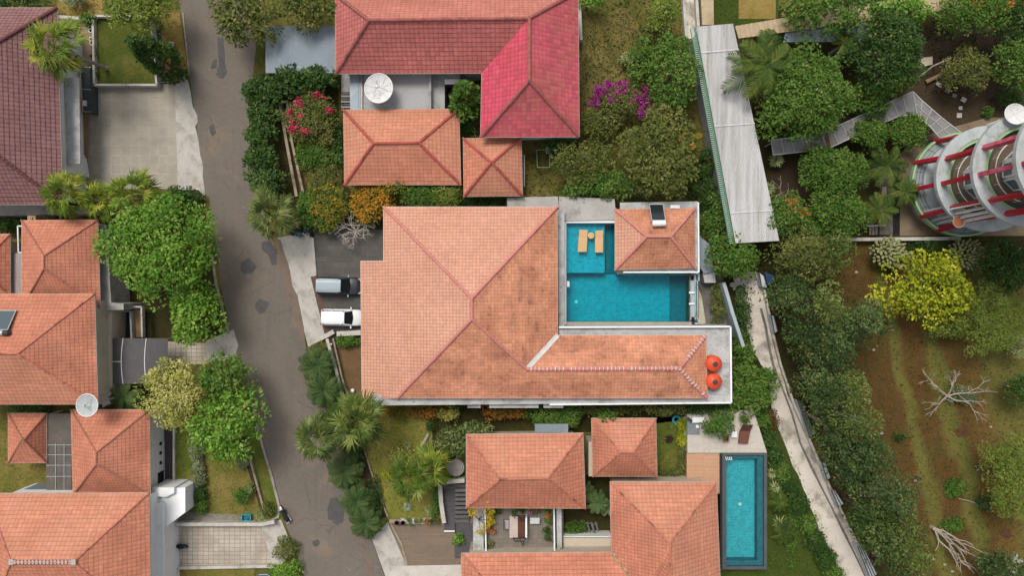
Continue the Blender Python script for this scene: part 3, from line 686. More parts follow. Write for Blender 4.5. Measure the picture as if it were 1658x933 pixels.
rb = nmat('blue_roof', (.225, .265, .295), (.20, .235, .265), .6, fa=.05, stain=(.32, .35, .37), sscale=1.4, slo=.6, shi=.7)
ribbed('carport_roof', [(430, 42), (543, 42), (543, 118), (430, 118)], 3.0, .012, 0, rb, 'flat blue grey metal carport roof west of the red roof', 'carport', 26)
ribbed('metal_roof', [(6, 410), (37, 410), (37, 478), (6, 478)], 3.4, .04, 0, LILAC, 'small lilac grey metal roof beside the orange hip roof', 'roof', 8)
ribbed('metal_roof', [(1272, 50), (1405, 22), (1420, 66), (1268, 68)], 3.4, .03, 0, rb, 'blue grey metal roof half hidden under trees beyond the long white shed', 'roof', 22)
ribbed('board_roof', [(1190, 42), (1545, -18), (1552, 14), (1196, 62)], 3.6, .10, 0, BAMBOO, 'long strip of tan ribbed roofing running behind the north trees', 'roof', 46)
slab('window_canopy', rect(866, 687, 920, 701), 2.9, 3.05, METALG, 'small blue grey metal awning behind the hip roof house', 'awning')
m = thing('concrete_canopy', 'pale concrete entrance canopy along the maroon roof house', 'canopy', (*P2(117, 195), 0))
MB().prism(poly_px([(104, 126), (128, 125), (130, 265), (110, 266)], 3.6), 3.4, 3.6).build('roof_slab', CONCB, m)
MB().prism(poly_px([(98, 126), (108, 126), (110, 146), (98, 146)], 3.3), 0, 3.3).build('pillar', WHITE, m)
MB().prism(poly_px([(98, 243), (110, 243), (116, 280), (100, 282)], 3.3), 0, 3.3).build('pillar', WHITE, m)
slab('door_step', rect(130, 182, 141, 255), 0, .3, nmat('brown_step', (.30, .19, .11), (.25, .155, .09), 1, fa=.1), 'narrow brown tiled step under the entrance canopy', 'step')
slab('back_slab', [(-40, 331), (84, 331), (150, 338), (150, 346), (-40, 350)], 0, 2.2, CONC, 'grey concrete ledge along the south wall of the maroon roof house', 'ledge')
# east side of the left houses
slab('wall_ledge', [(160, 362), (172, 364), (180, 490), (200, 492), (200, 502), (160, 503)], 0, 3.8, CONC, 'stepped concrete wall top along the east wall of the orange hip roof', 'wall')
slab('flat_roof', [(158, 504), (182, 503), (180, 552), (181, 624), (178, 655), (160, 655)], 0, 3.3, CREAM, 'beige flat roof strip between the wide orange roof and the grey canopy', 'flat roof')
t = thing('white_block', 'white annex wall with three square slots and a tall opening', 'annex', (*P2(258, 740), 0))
MB().prism(poly_px([(246, 713), (266.5, 713), (267.5, 790), (246, 790)], 0), 0, 3.1).build('wall', WHITE, t)
MB().prism(poly_px([(242, 682), (265.5, 682), (266, 714), (242, 714)], 0), 0, 2.6).build('low_wall', WHITE, t)
sidex = P(267, 735, 0).x
m = MB()
for py in (719, 734, 750):
    c = P(262, py, 1.0); m = MB(); m.box((sidex, c.y, 1.0), (.1, .30, .42)); m.build('slot', BLACK, t)
m = MB(); m.box((sidex, P(262, 777, 1.2).y, 1.0), (.1, 1.5, 1.3)); m.build('door_opening', BLACK, t)
t = thing('white_parapet', 'angled white parapet wall at the corner of the large orange roof', 'annex', (*P2(270, 825), 0))
MB().prism(poly_px([(246, 790), (282, 790), (282, 799), (268, 806), (246, 804)], 3.4), 0, 3.4).build('wall', WHITE, t)
MB().prism(poly_px([(282, 791), (300, 790), (300, 830), (266, 856), (262, 815), (246, 818)], 3.0), 0, 3.0).build('ramp_wall', WHITE, t)
t = thing('white_flat_roof', 'long white flat roof strip beside the large orange roof', 'annex', (*P2(255, 880), 0))
MB().prism(poly_px([(243, 818), (263, 815), (267, 1000), (243, 1000)], 3.6), 0, 3.6).build('wall', WHITE, t)
MB().prism(poly_px([(262, 818), (264.5, 818), (268.5, 1000), (266, 1000)], 3.75), 3.6, 3.75).build('parapet', WHITEP, t)
# curved shade canopy
t = thing('carport_canopy', 'dark grey curved carport canopy with white ribs', 'carport', (*P2(225, 590), 0))
m = MB(); n = 14; rows = []
for i in range(n + 1):
    u = i / n; z = 2.6 + .9 * math.sin(math.pi * (u * .75 + .15))
    rows.append((P(180 + 92 * u, 548, z), P(180 + 92 * u, 622, z)))
for i in range(n): m.quad(rows[i][0], rows[i + 1][0], rows[i + 1][1], rows[i][1])
m.build('canopy_sheet', TARP, t, smooth=True)
def arch(u, w=.09):
    m = MB(); z = 2.6 + .9 * math.sin(math.pi * (u * .75 + .15)) + .06
    pth = [P(180 + 92 * u - 3 * math.sin(math.pi * k / 8), 548 + 74 * k / 8, z) for k in range(9)]
    m.tube(pth, w / 2, 6); return m
for u in (.21, .62): arch(u).build('rib', WHITEP, t)
m = MB(); m.tube([P(180, 586, 3.05), P(197, 586, 3.42)], .045, 6); m.build('rib', WHITEP, t)
for x, y in ((183, 549), (183, 621), (270, 549), (270, 621)):
    m = MB(); q = P(x, y, 0); q2 = P(x, y, 2.9); m.tube([(q2.x, q2.y, 0), (q2.x, q2.y, 2.7)], .05, 6); m.build('post', STEEL, t)
t = thing('planter_court', 'dark sunken court with a pale frame and a brown planting strip', 'planter', (*P2(205, 525), 0))
MB().prism(poly_px(rect(183, 505, 232, 548), .8), 0, .5).build('court_floor', nmat('court_dark', (.045, .042, .042), (.03, .028, .028), 1), t)
m = MB()
for a, b in (((183, 504), (213, 504)), ((213, 504), (215, 548)), ((200, 497), (231, 497)), ((231, 497), (232, 546))): m.bar(P(*a, 1.6), P(*b, 1.6), .16, .6)
m.build('frame', CONCB, t)
MB().prism(poly_px([(216, 500), (228, 500), (228, 546), (218, 546)], 1.2), .5, 1.2).build('soil', nmat('strip_soil', (.30, .19, .085), (.20, .13, .06), 1, fa=.3), t)
# timber walkway pergola
t = thing('pergola_walkway', 'grey boarded pergola walkway with pale cross beams', 'pergola', (*P2(94, 730), 0))
MB().prism(poly_px(rect(75, 670, 116, 795), 2.8), 2.7, 2.8).build('roof_sheet', nmat('grey_boards', (.135, .12, .105), (.10, .09, .08), .8, fa=.2, fine=12), t)
m = MB()
for y in (721, 737, 754, 772): m.bar(P(75, y, 2.86), P(116, y, 2.86), .05, .06)
for x in (90, 104): m.bar(P(x, 718, 2.86), P(x, 795, 2.86), .05, .05)
m.build('beam', STEEL, t)
for x, y in ((76, 672), (115, 672), (76, 793), (115, 793)):
    m = MB(); q = P(x, y, 2.7); m.tube([(q.x, q.y, 0), (q.x, q.y, 2.7)], .07, 6); m.build('post', WHITE, t)
slab('gutter_ledge', rect(38, 793, 118, 800), 0, 2.6, METALG, 'blue grey ledge at the foot of the pergola walkway', 'ledge')
# terrace with the big dish
t = thing('roof_terrace', 'stained grey concrete roof terrace between the red and the peach roof', 'terrace', (*P2(650, 148), 0))
MB().prism(poly_px([(588, 117), (700, 117), (700, 180), (588, 180)], 3.2), 0, 3.2).build('floor_slab', nmat('terrace_concrete', (.36, .36, .36), (.30, .30, .30), .5, fa=.1, stain=(.15, .145, .14), sscale=.5, slo=.52, shi=.68), t)
MB().prism(poly_px([(566, 118), (581, 118), (581, 180), (567, 180)], 3.5), 0, 3.5).build('side_wall', METALG, t)
m = MB()
for x in (583, 586): m.tube([P(x, 119, 3.4), P(x, 179, 3.4)], .06, 6)
m.build('pipe', STEEL, t)
MB().prism(poly_px(rect(694, 117, 698, 178), 3.6), 3.2, 3.6).build('parapet', GREYW, t)
MB().prism(poly_px([(700, 118), (745, 118), (745, 130), (720, 131), (720, 178), (700, 178)], 2.8), 0, 2.8).build('low_roof', GREYW, t)
MB().prism(poly_px(rect(720, 128, 744, 136), 2.95), 2.8, 2.95).build('sill', WHITE, t)
MB().prism(poly_px(rect(720, 136, 745, 178), .6), 0, .3).build('light_well', BLACK, t)
MB().prism(poly_px(rect(552, 118, 566, 148), 1.6), 0, 1.4).build('landing', GREYW, t)
for i in range(7): MB().prism(poly_px(rect(552, 148 + i * 4.4, 567, 152 + i * 4.4), 1.4 - i * .17), 0, 1.3 - i * .17).build('step', GREYW if i % 2 else CONCD, t)
# ------------------------------------------------------------------ pools
def water_mat(name, tint, bs=2.2, bd=.05):
    t = NT(name); o = t.obj()
    t.n.remove(t.b); t.b = t.new('BsdfGlossy', {'Roughness': .06, 'Color': (1, 1, 1)})
    h = t.math('ADD', t.noise(o, bs, 3, .6, .6), t.math('MULTIPLY', t.noise(o, bs * 3.2, 2, .5, .4), .35))
    t.bump(h, .55, bd)
    nb = t.b.inputs['Normal'].links[0].from_socket
    tr = t.new('BsdfTransparent', {'Color': tint})
    fr = t.new('Fresnel', {'IOR': 1.33}); t.l.new(nb, fr.inputs['Normal'])
    mx = t.new('MixShader'); t.l.new(fr.outputs[0], mx.inputs[0]); t.l.new(tr.outputs[0], mx.inputs[1]); t.l.new(t.b.outputs[0], mx.inputs[2])
    t.l.new(mx.outputs[0], t.n['Material Output'].inputs[0]); return t.m
def pool_tile(name, a, b, mo):
    t = NT(name); o = t.obj()
    br = t.new('TexBrick', {'Vector': o, 'Color1': a, 'Color2': b, 'Mortar': mo, 'Scale': 1.0, 'Mortar Size': .02, 'Brick Width': .3, 'Row Height': .3}); br.offset = 0
    # the water's ripple light painted into the tile tone as soft mottling
    v = t.new('TexVoronoi', {'Vector': o, 'Scale': 3.5}, feature='F1')
    k = t.step(t.noise(o, 2.6, 4, .65, 1.0), .35, .68, .80, 1.25)
    return t.done(t.mix(1.0, br.outputs[0], t.new('CombineColor', {0: k, 1: k, 2: k}), 'MULTIPLY'), .5, .3)
TEAL = pool_tile('pool_mosaic', (.008, .245, .31), (.011, .27, .335), (.016, .30, .37))
TEALS = pool_tile('pool_mosaic_shelf', (.04, .28, .36), (.05, .305, .39), (.05, .33, .42))
TEALD = pool_tile('pool_mosaic_dark', (.004, .10, .135), (.006, .12, .155), (.01, .12, .15))
TEAL2 = pool_tile('pool_mosaic_pale', (.055, .33, .37), (.065, .36, .40), (.07, .40, .44))
WAT = water_mat('pool_water', (.30, .95, .98)); WAT2 = water_mat('lap_pool_water', (.70, .93, .95))
PL = thing('swimming_pool', 'L shaped turquoise swimming pool with a shallow sunbathing shelf and two loungers', 'swimming pool', (*P2(1010, 450), 0))
PZ = 2.2
PO = [(916, 360), (1000, 360), (1000, 444), (1117, 444), (1117, 521), (916, 521)]
PI = PO
m = MB().prism(poly_px([(914, 358), (1132, 358), (1132, 534), (914, 534)], .3), 0, .28); m.build('basin_floor', TEAL, PL)
MB().prism(poly_px([(915, 359), (979, 359), (979, 442), (915, 442)], 1.55), .28, 1.55).build('shelf', TEALS, PL)
MB().prism(poly_px([(1085, 443), (1119, 443), (1119, 523), (1085, 523)], .5), .28, .5).build('deep_end', TEALD, PL)
MB().prism(poly_px([(979, 359), (1001, 359), (1001, 442), (979, 442)], .6), .28, .6).build('deep_end', TEALD, PL)
m = MB()
for pts in ([(912, 352), (1002, 352), (1002, 361), (912, 361)], [(909, 352), (917, 352), (917, 526), (909, 526)]):
    m.prism(poly_px(pts, 2.45 + len(m.v) * .0002), 0, 2.45 + len(m.v) * .0002)
m.build('coping', WHITE, PL)
MB().prism(poly_px([(909, 521.5), (1120, 521.5), (1120, 530), (909, 530)], 2.3), 0, 2.3).build('deck_ledge', nmat('deck_beige', (.36, .32, .26), (.30, .265, .22), 1, fa=.12), PL)
MB().prism(poly_px([(1116, 443), (1119, 443), (1119, 523), (1116, 523)], 2.15), 0, 2.15).build('overflow_edge', CONCD, PL)
MB().prism(poly_px([(1000, 436), (1012, 436), (1012, 444), (1000, 444)], 2.4), 0, 2.4).build('corner_pier', GREYW, PL)
MB().prism(poly_px([(1012, 436), (1130, 436), (1130, 446), (1012, 446)], 1.9), 0, 1.9).build('pavilion_edge', CONCB, PL)
m = MB(); m.poly([P(x, y, 2.0) for x, y in [(916, 522), (1117, 522), (1117, 443), (1001, 443), (1001, 360), (916, 360)]])
m.build('water', WAT, PL)
for x, y, w, h in ((918, 460, 4, 9),): MB().prism(poly_px(rect(x, y - h / 2, x + w, y + h / 2), 2.12), 1.9, 2.12).build('skimmer', WHITEP, PL)
for x, y in ((933, 489),):
    m = MB(); c = P(x, y, .3); m.lathe([(0.001, .06), (.17, .05), (.19, 0)], c, 14); m.build('floor_drain', WHITEP, PL)
# terrace strip and bench east of the pool
slab('wall_ledge', [(1119, 446), (1126, 446), (1126, 528), (1119, 528)], 0, 1.2, CONCD, 'dark low wall at the east end of the turquoise pool', 'wall')
t = thing('glass_balustrade', 'green glass balustrade panel with two white clamps beside the pool', 'balustrade', (*P2(1122, 484), 0))
m = MB(); a, b = P(1122, 455, 2.6), P(1122, 513, 2.6)
MB().prism(poly_px(rect(1118.5, 455, 1125, 513), 2.6), 2.5, 2.6).build('panel', plain('frosted_glass', (.30, .40, .39), .3), t)
m = MB()
for x in (1118.5, 1125.5, 1129): m.bar(P(x, 455, 2.66), P(x, 518, 2.66), .09, .09)
for y in (455, 513): m.bar(P(1118, y, 2.66), P(1130, y, 2.66), .09, .09)
m.build('frame', CONCB, t)
for y in (474, 492): MB().box(P(1120, y, 2.72), (.55, .17, .12)).build('clamp', WHITEP, t)
for x, y in ((1119, 456), (1119, 512), (1129, 456), (1129, 512)): m = MB(); q = P(x, y, 2.5); m.tube([(q.x, q.y, 0), q], .05, 6); m.build('post', STEEL, t)
for bars, ends, lb in (((((1125, 515), (1131, 515)), ((1131, 515), (1131, 524)), ((1125, 524), (1131, 524))), ((1125, 515), (1131, 524)), 'south'), ((((1125, 444), (1131, 444)), ((1131, 444), (1131, 455)), ((1125, 444), (1125, 455))), ((1125, 444), (1131, 455)), 'north')):
    m = MB()
    for a, b in bars: m.bar(P(*a, 2.2), P(*b, 2.2), .16, .3)
    for x, y in ends: q = P(x, y, 2.1); m.box((q.x, q.y, 1.05), (.14, .14, 2.1))
    tag(m.build('white_gateway', CONCB), 'small white angular stand at the %s end of the glass balustrade' % lb, 'stand')
slab('step_ledge', [(1131, 468), (1136, 480), (1143, 524), (1131, 526)], 0, .5, CREAM, 'curved cream ledge in the dark courtyard beside the glass balustrade', 'ledge')
slab('courtyard_slab', [(1138, 442), (1157, 441), (1159, 458), (1141, 458)], 0, 1.6, CONCB, 'pale grey concrete box at the top of the dark courtyard', 'box')
slab('metal_roof', [(1131, 380), (1148, 395), (1156, 440), (1140, 443), (1131, 430)], 1.8, 1.9, rb, 'narrow blue grey roof sheet between the pool pavilion and the leafy bank', 'roof')
wall_run('sheet_wall', [(1172, 458), (1178, 478), (1186, 506), (1195, 534), (1204, 562)], .34, 0, 2.2, nmat('pale_blue', (.36, .42, .44), (.31, .365, .385), 1, fa=.08), 'pale blue metal topped wall curving between the hedge and the lane')
# lap pool
LP = thing('lap_pool', 'long narrow teal lap pool with a dark grey edge', 'swimming pool', (*P2(1206, 830), 0))
MB().prism(poly_px(rect(1174, 736, 1237, 916), .25), 0, .22).build('basin_floor', TEAL2, LP)
EDGE = nmat('dark_coping', (.085, .098, .11), (.07, .08, .09), 1, fa=.1, rough=.4)
STEPT = pool_tile('dark_step', (.035, .12, .145), (.045, .14, .165), (.05, .15, .17))
MB().prism(poly_px([(1226, 738), (1237, 738), (1237, 918), (1226, 918)], 1.15), .22, 1.15).build('shallow_ledge', STEPT, LP)
MB().prism(poly_px([(1176, 908), (1226, 908), (1226, 918), (1176, 918)], 1.14), .22, 1.14).build('shallow_ledge', STEPT, LP)
MB().prism(poly_px([(1176, 738), (1226, 738), (1226, 743), (1176, 743)], 1.13), .22, 1.13).build('shallow_ledge', STEPT, LP)
for pts in (rect(1168, 734, 1176, 923), rect(1237, 734, 1242, 923), rect(1176, 734, 1237, 738), rect(1176, 918, 1237, 923)):
    MB().prism(poly_px(pts, 1.5), 0, 1.5).build('coping', EDGE, LP)
MB().prism(poly_px(rect(1166, 735, 1169.5, 922), 1.55), 0, 1.55).build('channel', BLACK, LP)
m = MB(); m.poly([P(x, y, 1.38) for x, y in rect(1176, 738, 1237, 918)[::-1]]); m.build('water', WAT2, LP)
m = MB(); c = P(1198, 817, .24); m.lathe([(.001, .05), (.16, .04), (.18, 0)], c, 14); m.build('floor_drain', WHITEP, LP)
m = MB()
for i in range(4): m.tube([P(1175 + i * 3, 741, 1.5), P(1175 + i * 3, 741, 2.0), P(1176 + i * 3, 745, 2.0), P(1176 + i * 3, 746, 1.3)], .05, 6)
m.build('ladder', WHITEP, LP)
# poolside terrace
slab('pool_deck', [(1113, 671), (1130, 668), (1220, 664), (1242, 734), (1113, 734)], 0, 1.35, BEIGEP, None, None, kind='structure')
slab('timber_deck', rect(1112, 735, 1167, 800), 0, 1.3, DECK, None, None, kind='structure')
t = thing('spa_basin', 'small grey tiled plunge basin with a white ledge on the beige deck', 'spa pool', (*P2(1122, 692), 1.35))
MB().prism(poly_px(rect(1113, 680, 1133, 704), 1.5), 1.36, 1.5).build('basin', nmat('grey_mosaic', (.20, .225, .23), (.16, .18, .185), 2, fa=.15, fine=14), t)
MB().prism(poly_px(rect(1121, 676, 1140, 685), 1.75), 1.36, 1.75).build('ledge', WHITE, t)
MB().box(P(1129, 691, 1.62), (.30, .30, .14)).build('tray', WHITEP, t)
MB().bar(P(1113, 677, 1.8), P(1120, 683, 1.8), .28, .1).build('edge_strip', DARKM, t)

# ------------------------------------------------------------------ lane: low retaining wall, kerb and leaning white panels
wall_run('kerb_wall', [(1222, 440), (1238, 470), (1252, 540), (1264, 590), (1286, 655), (1312, 715), (1344, 790), (1382, 868), (1416, 940), (1440, 995)], .22, 0, .5, LANE, 'long low concrete kerb wall along the east side of the lane')
PANELS = nmat('panel_white', (.50, .53, .54), (.42, .44, .45), 1, fa=.1, stain=(.28, .28, .26), sscale=1.2)
def panel(pts, z, lab, n):
    t = thing('wall_panel', lab, 'panel', (*P2(*pts[0]), 0), 'pale panels along the lane')
    a, b, c, d = [P(x, y, z) for x, y in pts]
    m = MB(); m.prism([tuple(p.xy) for p in (a, b, c, d)], 0, z); m.build('panel', PANELS, t)
    m = MB()
    for i in range(n + 1): m.bar(a.lerp(b, i / n) + Vector((0, 0, .04)), d.lerp(c, i / n) + Vector((0, 0, .04)), .07, .09)
    m.build('rib', DARKM, t)
panel([(1229, 441), (1237, 448), (1242, 466), (1233, 464)], 1.3, 'pale panel beside a blue tarpaulin at the shaded north end of the lane', 1)
panel([(1248, 510), (1253, 512), (1259, 536), (1254, 540)], 1.3, 'thin pale panel peeking from under the dark lane trees by the rooftop tanks', 1)
panel([(1291, 648), (1299, 651), (1319, 704), (1311, 709)], 1.3, 'longest pale ribbed panel, beside the lane level with the beige deck', 4)
panel([(1330, 748), (1337, 752), (1345, 774), (1339, 778)], 1.3, 'short pale panel under the lane trees beside the lap pool', 1)
panel([(1346, 794), (1353, 796), (1366, 816), (1358, 822)], 1.3, 'pale two bay panel between the lane and the thickest dark trees', 2)
panel([(1388, 885), (1396, 882), (1420, 930), (1410, 940)], 1.3, 'pale ribbed panel at the lower end of the lane', 3)
slab('tarpaulin', [(1238, 440), (1252, 446), (1254, 458), (1243, 462)], .6, .66, plain('tarp_blue', (.015, .06, .14), .6), 'dark blue tarpaulin half hidden under olive trees', 'tarpaulin')

# ------------------------------------------------------------------ low walls and kerbs
WK = nmat('kerb', (.50, .47, .42), (.40, .375, .335), 1, fa=.14, stain=(.24, .22, .19), sscale=1)
t = thing('raised_lawn', 'square raised lawn with a white kerb in front of the palm and the maroon roof', 'raised lawn', (*P2(203, 84), 0))
MB().prism(poly_px([(155, 29), (246, 29), (256, 139), (156, 139)], .4), 0, .38).build('turf', grass_mat('raised_turf', (.065, .085, .024), (.085, .10, .03), (.14, .125, .046)), t)
m = MB()
for a, b in (((154, 28), (156, 140)), ((155, 139), (257, 139)), ((257, 139), (246, 28)), ((246, 28), (154, 28))): m.bar(P(*a, .5), P(*b, .5), .22, 1.0)
m.build('kerb', WK, t)
K = [
 ([(92, 26), (140, 30)], .3, .9, 'short pale garden wall north of the tan court'),
 ([(129, 108), (134, 180)], .14, 1.1, 'white edge of the dark entrance gate'),
 ([(296, 20), (301, 70), (306, 118), (303, 126), (297, 131), (262, 133)], .14, .12, 'rounded road kerb around the dry verge at the top left'),
 ([(288, 306), (322, 306), (331, 316)], .2, .3, 'short kerb at the foot of the pale tiled driveway'),
 ([(341, 402), (350, 460), (370, 540)], .25, .16, 'road kerb beside the big round bright green tree'),
 ([(407, 652), (424, 720), (440, 774), (452, 822), (450, 838), (436, 846)], .25, .16, 'road kerb around the yellowing front lawn'),
 ([(276, 850), (424, 850), (444, 846)], .35, 1.0, 'white topped wall between the front lawn and the light driveway'),
 ([(282, 921), (444, 918)], .3, .4, 'pale kerb on the south side of the light driveway'),
 ([(281, 682), (281, 790)], .2, .5, 'thin kerb between the cobbled strip and the front lawn'),
 ([(283, 788), (299, 788)], .2, .5, 'short kerb closing the cobbled strip'),
 ([(400, 728), (428, 830)], .2, .5, 'thin wall along the dark flower bed of the front lawn'),
 ([(452, 164), (464, 232), (480, 318)], .28, .9, 'thin garden wall behind the dark roadside hedge'),
 ([(464, 162), (472, 228), (492, 318)], .24, .9, 'second thin garden wall east of the dark roadside hedge'),
 ([(477, 144), (494, 144)], .18, 1.2, 'short white rail at the top of the pink flowering garden'),
 ([(506, 385), (511, 446)], .2, .2, 'white kerb between the pale apron and the dark driveway'),
 ([(545, 541), (584, 539)], .5, .8, 'short thick white wall south of the white car'),
 ([(519, 548), (530, 543), (540, 537)], .45, .7, 'stepped stone wall end at the corner of the driveway'),
 ([(529, 549), (544, 600), (555, 650)], .3, .8, 'pale garden wall behind the two spiky roadside cycads'),
 ([(539, 548), (553, 610), (562, 640)], .16, .7, 'thin brown edging beside the bare garden soil'),
 ([(588, 724), (606, 780), (628, 838)], .16, .3, 'thin brick edging along the west side of the palm lawn'),
 ([(630, 845), (648, 845)], .4, .5, 'brick block at the corner of the palm lawn'),
 ([(632, 848), (650, 882), (659, 916)], .2, .12, 'worn white kerb between the pale apron and the brown driveway'),
 ([(712, 784), (714, 815), (719, 848)], .42, 1.2, 'bent pale grey wall beside the dark steps'),
 ([(712, 782), (752, 779)], .4, 1.2, 'grey wall at the top of the dark steps'),
 ([(844, 222), (937, 222)], .2, .8, 'narrow ledge under the south eave of the pink wing'),
 ([(849, 250), (849, 302)], .12, 1.5, 'thin white post wall beside the small square peach pavilion'),
 ([(938, 0), (941, 64)], .3, 1.4, 'white topped boundary wall east of the pink roof wing'),
 ([(1106, -20), (1112, 62)], .3, .7, 'pale wall along the top path'),
 ([(1127, -20), (1131, 42)], .3, .7, 'thin white wall beside the tan planter'),
 ([(1320, 388), (1460, 387), (1556, 386)], .35, 1.2, 'pale boundary wall below the tower court'),
 ([(1108, 676), (1112, 772)], .18, .4, 'kerb beside the clipped yellow green hedge'),
]
WKD = nmat('road_kerb', (.32, .295, .255), (.24, .22, .19), 1, fa=.18, stain=(.15, .13, .105), sscale=1)
WKT = nmat('kerb_tan', (.33, .265, .185), (.25, .20, .14), 1, fa=.2, stain=(.12, .09, .06), sscale=1)
for pts, w, h, lab in K: wall_run('garden_wall' if h > .3 else 'kerb', pts, w, 0, h, WKT if ('roadside hedge' in lab or 'brick' in lab or 'brown' in lab or 'flower bed' in lab) else WKD if 'road kerb' in lab else WK, lab, 'wall' if h > .3 else 'kerb')
m = MB(); m.prism(poly_px([(1134, -20), (1155, -20), (1156, 40), (1137, 40)], .6), 0, .6)
tag(m.build('planter', BAMBOO), 'tan rendered planter wall beside the top path', 'planter')
t = thing('entrance_gate', 'dark blue grey gate between the tan court and the driveway', 'gate', (*P2(139, 145), 0))
MB().prism(poly_px([(133, 108), (145, 108), (147, 182), (137, 180)], 1.5), 0, 1.5).build('gate_panel', nmat('gate_blue', (.075, .085, .088), (.05, .06, .065), 2, fa=.2), t)
m = MB()
for y in (108, 144, 180): m.bar(P(133, y, 1.53), P(147, y + 1, 1.53), .06, .06)
m.build('gate_frame', STEEL, t)
MB().box(P(137, 167, 1.6), (.35, .55, .2)).build('lock_box', WHITEP, t)

# ------------------------------------------------------------------ covered walkway to the tower
WP = nmat('walkway_sheet', (.235, .23, .225), (.19, .187, .184), .8, fa=.12, stain=(.13, .12, .11), sscale=.8)
t = thing('covered_walkway', 'grey panelled walkway roof with white seams leading to the round tower', 'walkway', (*P2(1400, 200), 0))
WA = [(1248, 227), (1330, 216), (1395, 186), (1445, 163), (1478, 148)]
WB = [(1252, 251), (1340, 241), (1410, 208), (1455, 188), (1485, 185)]
WC = [(1478, 148), (1493, 163), (1524, 190), (1555, 214)]; WD = [(1485, 185), (1490, 192), (1506, 205), (1526, 228)]
m = MB(); s = MB()
for A_, B_ in ((WA, WB), (WC, WD)):
    m.prism([P2(x, y, 2.6) for x, y in A_] + [P2(x, y, 2.6) for x, y in B_[::-1]], 2.52, 2.6)
    for side in (A_, B_):
        for i in range(len(side) - 1): s.bar(P(*side[i], 2.63), P(*side[i + 1], 2.63), .1, .08)
    for i in range(len(A_) - 1):
        k = max(1, int(math.dist(A_[i], A_[i + 1]) / 16))
        for j in range(k):
            a = P(*A_[i], 2.63).lerp(P(*A_[i + 1], 2.63), j / k); b = P(*B_[i], 2.63).lerp(P(*B_[i + 1], 2.63), j / k); s.bar(a, b, .07, .06)
for i in range(3): s.bar((P(*WC[i], 2.63) + P(*WD[i], 2.63)) / 2, (P(*WC[i + 1], 2.63) + P(*WD[i + 1], 2.63)) / 2, .06, .06)
m.build('roof_sheet', WP, t); s.build('seam', nmat('seam_white', (.42, .42, .41), (.34, .34, .33), 1, fa=.1), t)
for x, y in ((1252, 230), (1330, 238), (1405, 205), (1478, 152), (1524, 195), (1510, 207)):
    q = P(x, y, 2.5); MB().tube([(q.x, q.y, 0), (q.x, q.y, 2.5)], .06, 6).build('post', WHITE, t)
MB().bar(P(1339, 215, 2.67), P(1342, 241, 2.67), .35, .05).build('rust_strip', nmat('rust', (.18, .09, .05), (.12, .06, .04), 2), t)

# ------------------------------------------------------------------ round tower
TW = thing('round_tower', 'round grey tower with stacked ring balconies, red fins and green rims', 'tower', (*P2(1537, 304), 0))
tc = P(1537, 304, 0)
RED = plain('red_paint', (.42, .012, .035), .45, var=.1); PINKP = nmat('red_faded', (.62, .17, .24), (.50, .06, .11), 1.5, fa=.1)
GREENP = nmat('green_rim', (.33, .50, .26), (.28, .44, .22), 1, fa=.1, stain=(.36, .42, .32), sscale=1.2)
RINGC = nmat('ring_concrete', (.44, .47, .47), (.37, .40, .40), .6, fa=.08, stain=(.22, .22, .21), sscale=1.0, slo=.5, shi=.7)
FLOORT = nmat('balcony_floor', (.20, .145, .10), (.17, .125, .085), .7, fa=.1)
def ring(r0, r1, z0, z1, n=72):
    m = MB(); m.lathe([(r0, z0), (r1, z0), (r1, z1), (r0, z1), (r0, z0)], (tc.x, tc.y, 0), n); m.f = [f for f in m.f if len(f) == 4]; return m
def cyl(r, z0, z1, n=72): return MB().lathe([(r, z0), (r, z1)], (tc.x, tc.y, 0), n)
def pt(r, a, z): return Vector((tc.x + r * math.cos(R(a)), tc.y + r * math.sin(R(a)), z))
LV = [.4, 6.7, 12.5, 18.3, 24.0]
# base: glass skirt roof under the first ring
cyl(4.6, 0, 2.4).build('base_wall', GREYW, TW)
ring(5.10, 5.28, 2.0, 2.65).build('green_rim', GREENP, TW)
SKIRT = NT('skirt_panels'); o_ = SKIRT.obj()
bk = SKIRT.new('TexBrick', {'Vector': o_, 'Color1': (.20, .225, .22), 'Color2': (.15, .175, .175), 'Mortar': (.035, .04, .04), 'Scale': 1.0, 'Mortar Size': .035, 'Brick Width': 1.6, 'Row Height': .17})
SKIRT = nmat('skirt_panel', (.30, .33, .325), (.24, .27, .27), 1.5, fa=.12, fine=6, rough=.4, stain=(.16, .18, .18), sscale=2)
MB().lathe([(5.06, 2.35), (4.25, 3.2)], (tc.x, tc.y, 0), 72).build('skirt_roof', SKIRT, TW)
m = MB()
for rr_, zz_ in ((4.86, 2.57), (4.66, 2.79), (4.46, 3.0)): m.tube([pt(rr_, a, zz_) for a in range(0, 361, 6)], .02, 4)
for a in range(0, 360, 15): m.tube([pt(5.05, a, 2.38), pt(4.25, a, 3.22)], .02, 4)
m.build('seam', DARKM, TW)
ring(3.4, 4.4, 3.0, 3.25).build('inner_ledge', RINGC, TW)
cyl(3.4, 2.4, 5.2).build('drum_wall', RINGC, TW)
FINS = [(-174, 0), (-142, 0), (-205, 0), (-118, 1), (-232, 1)]
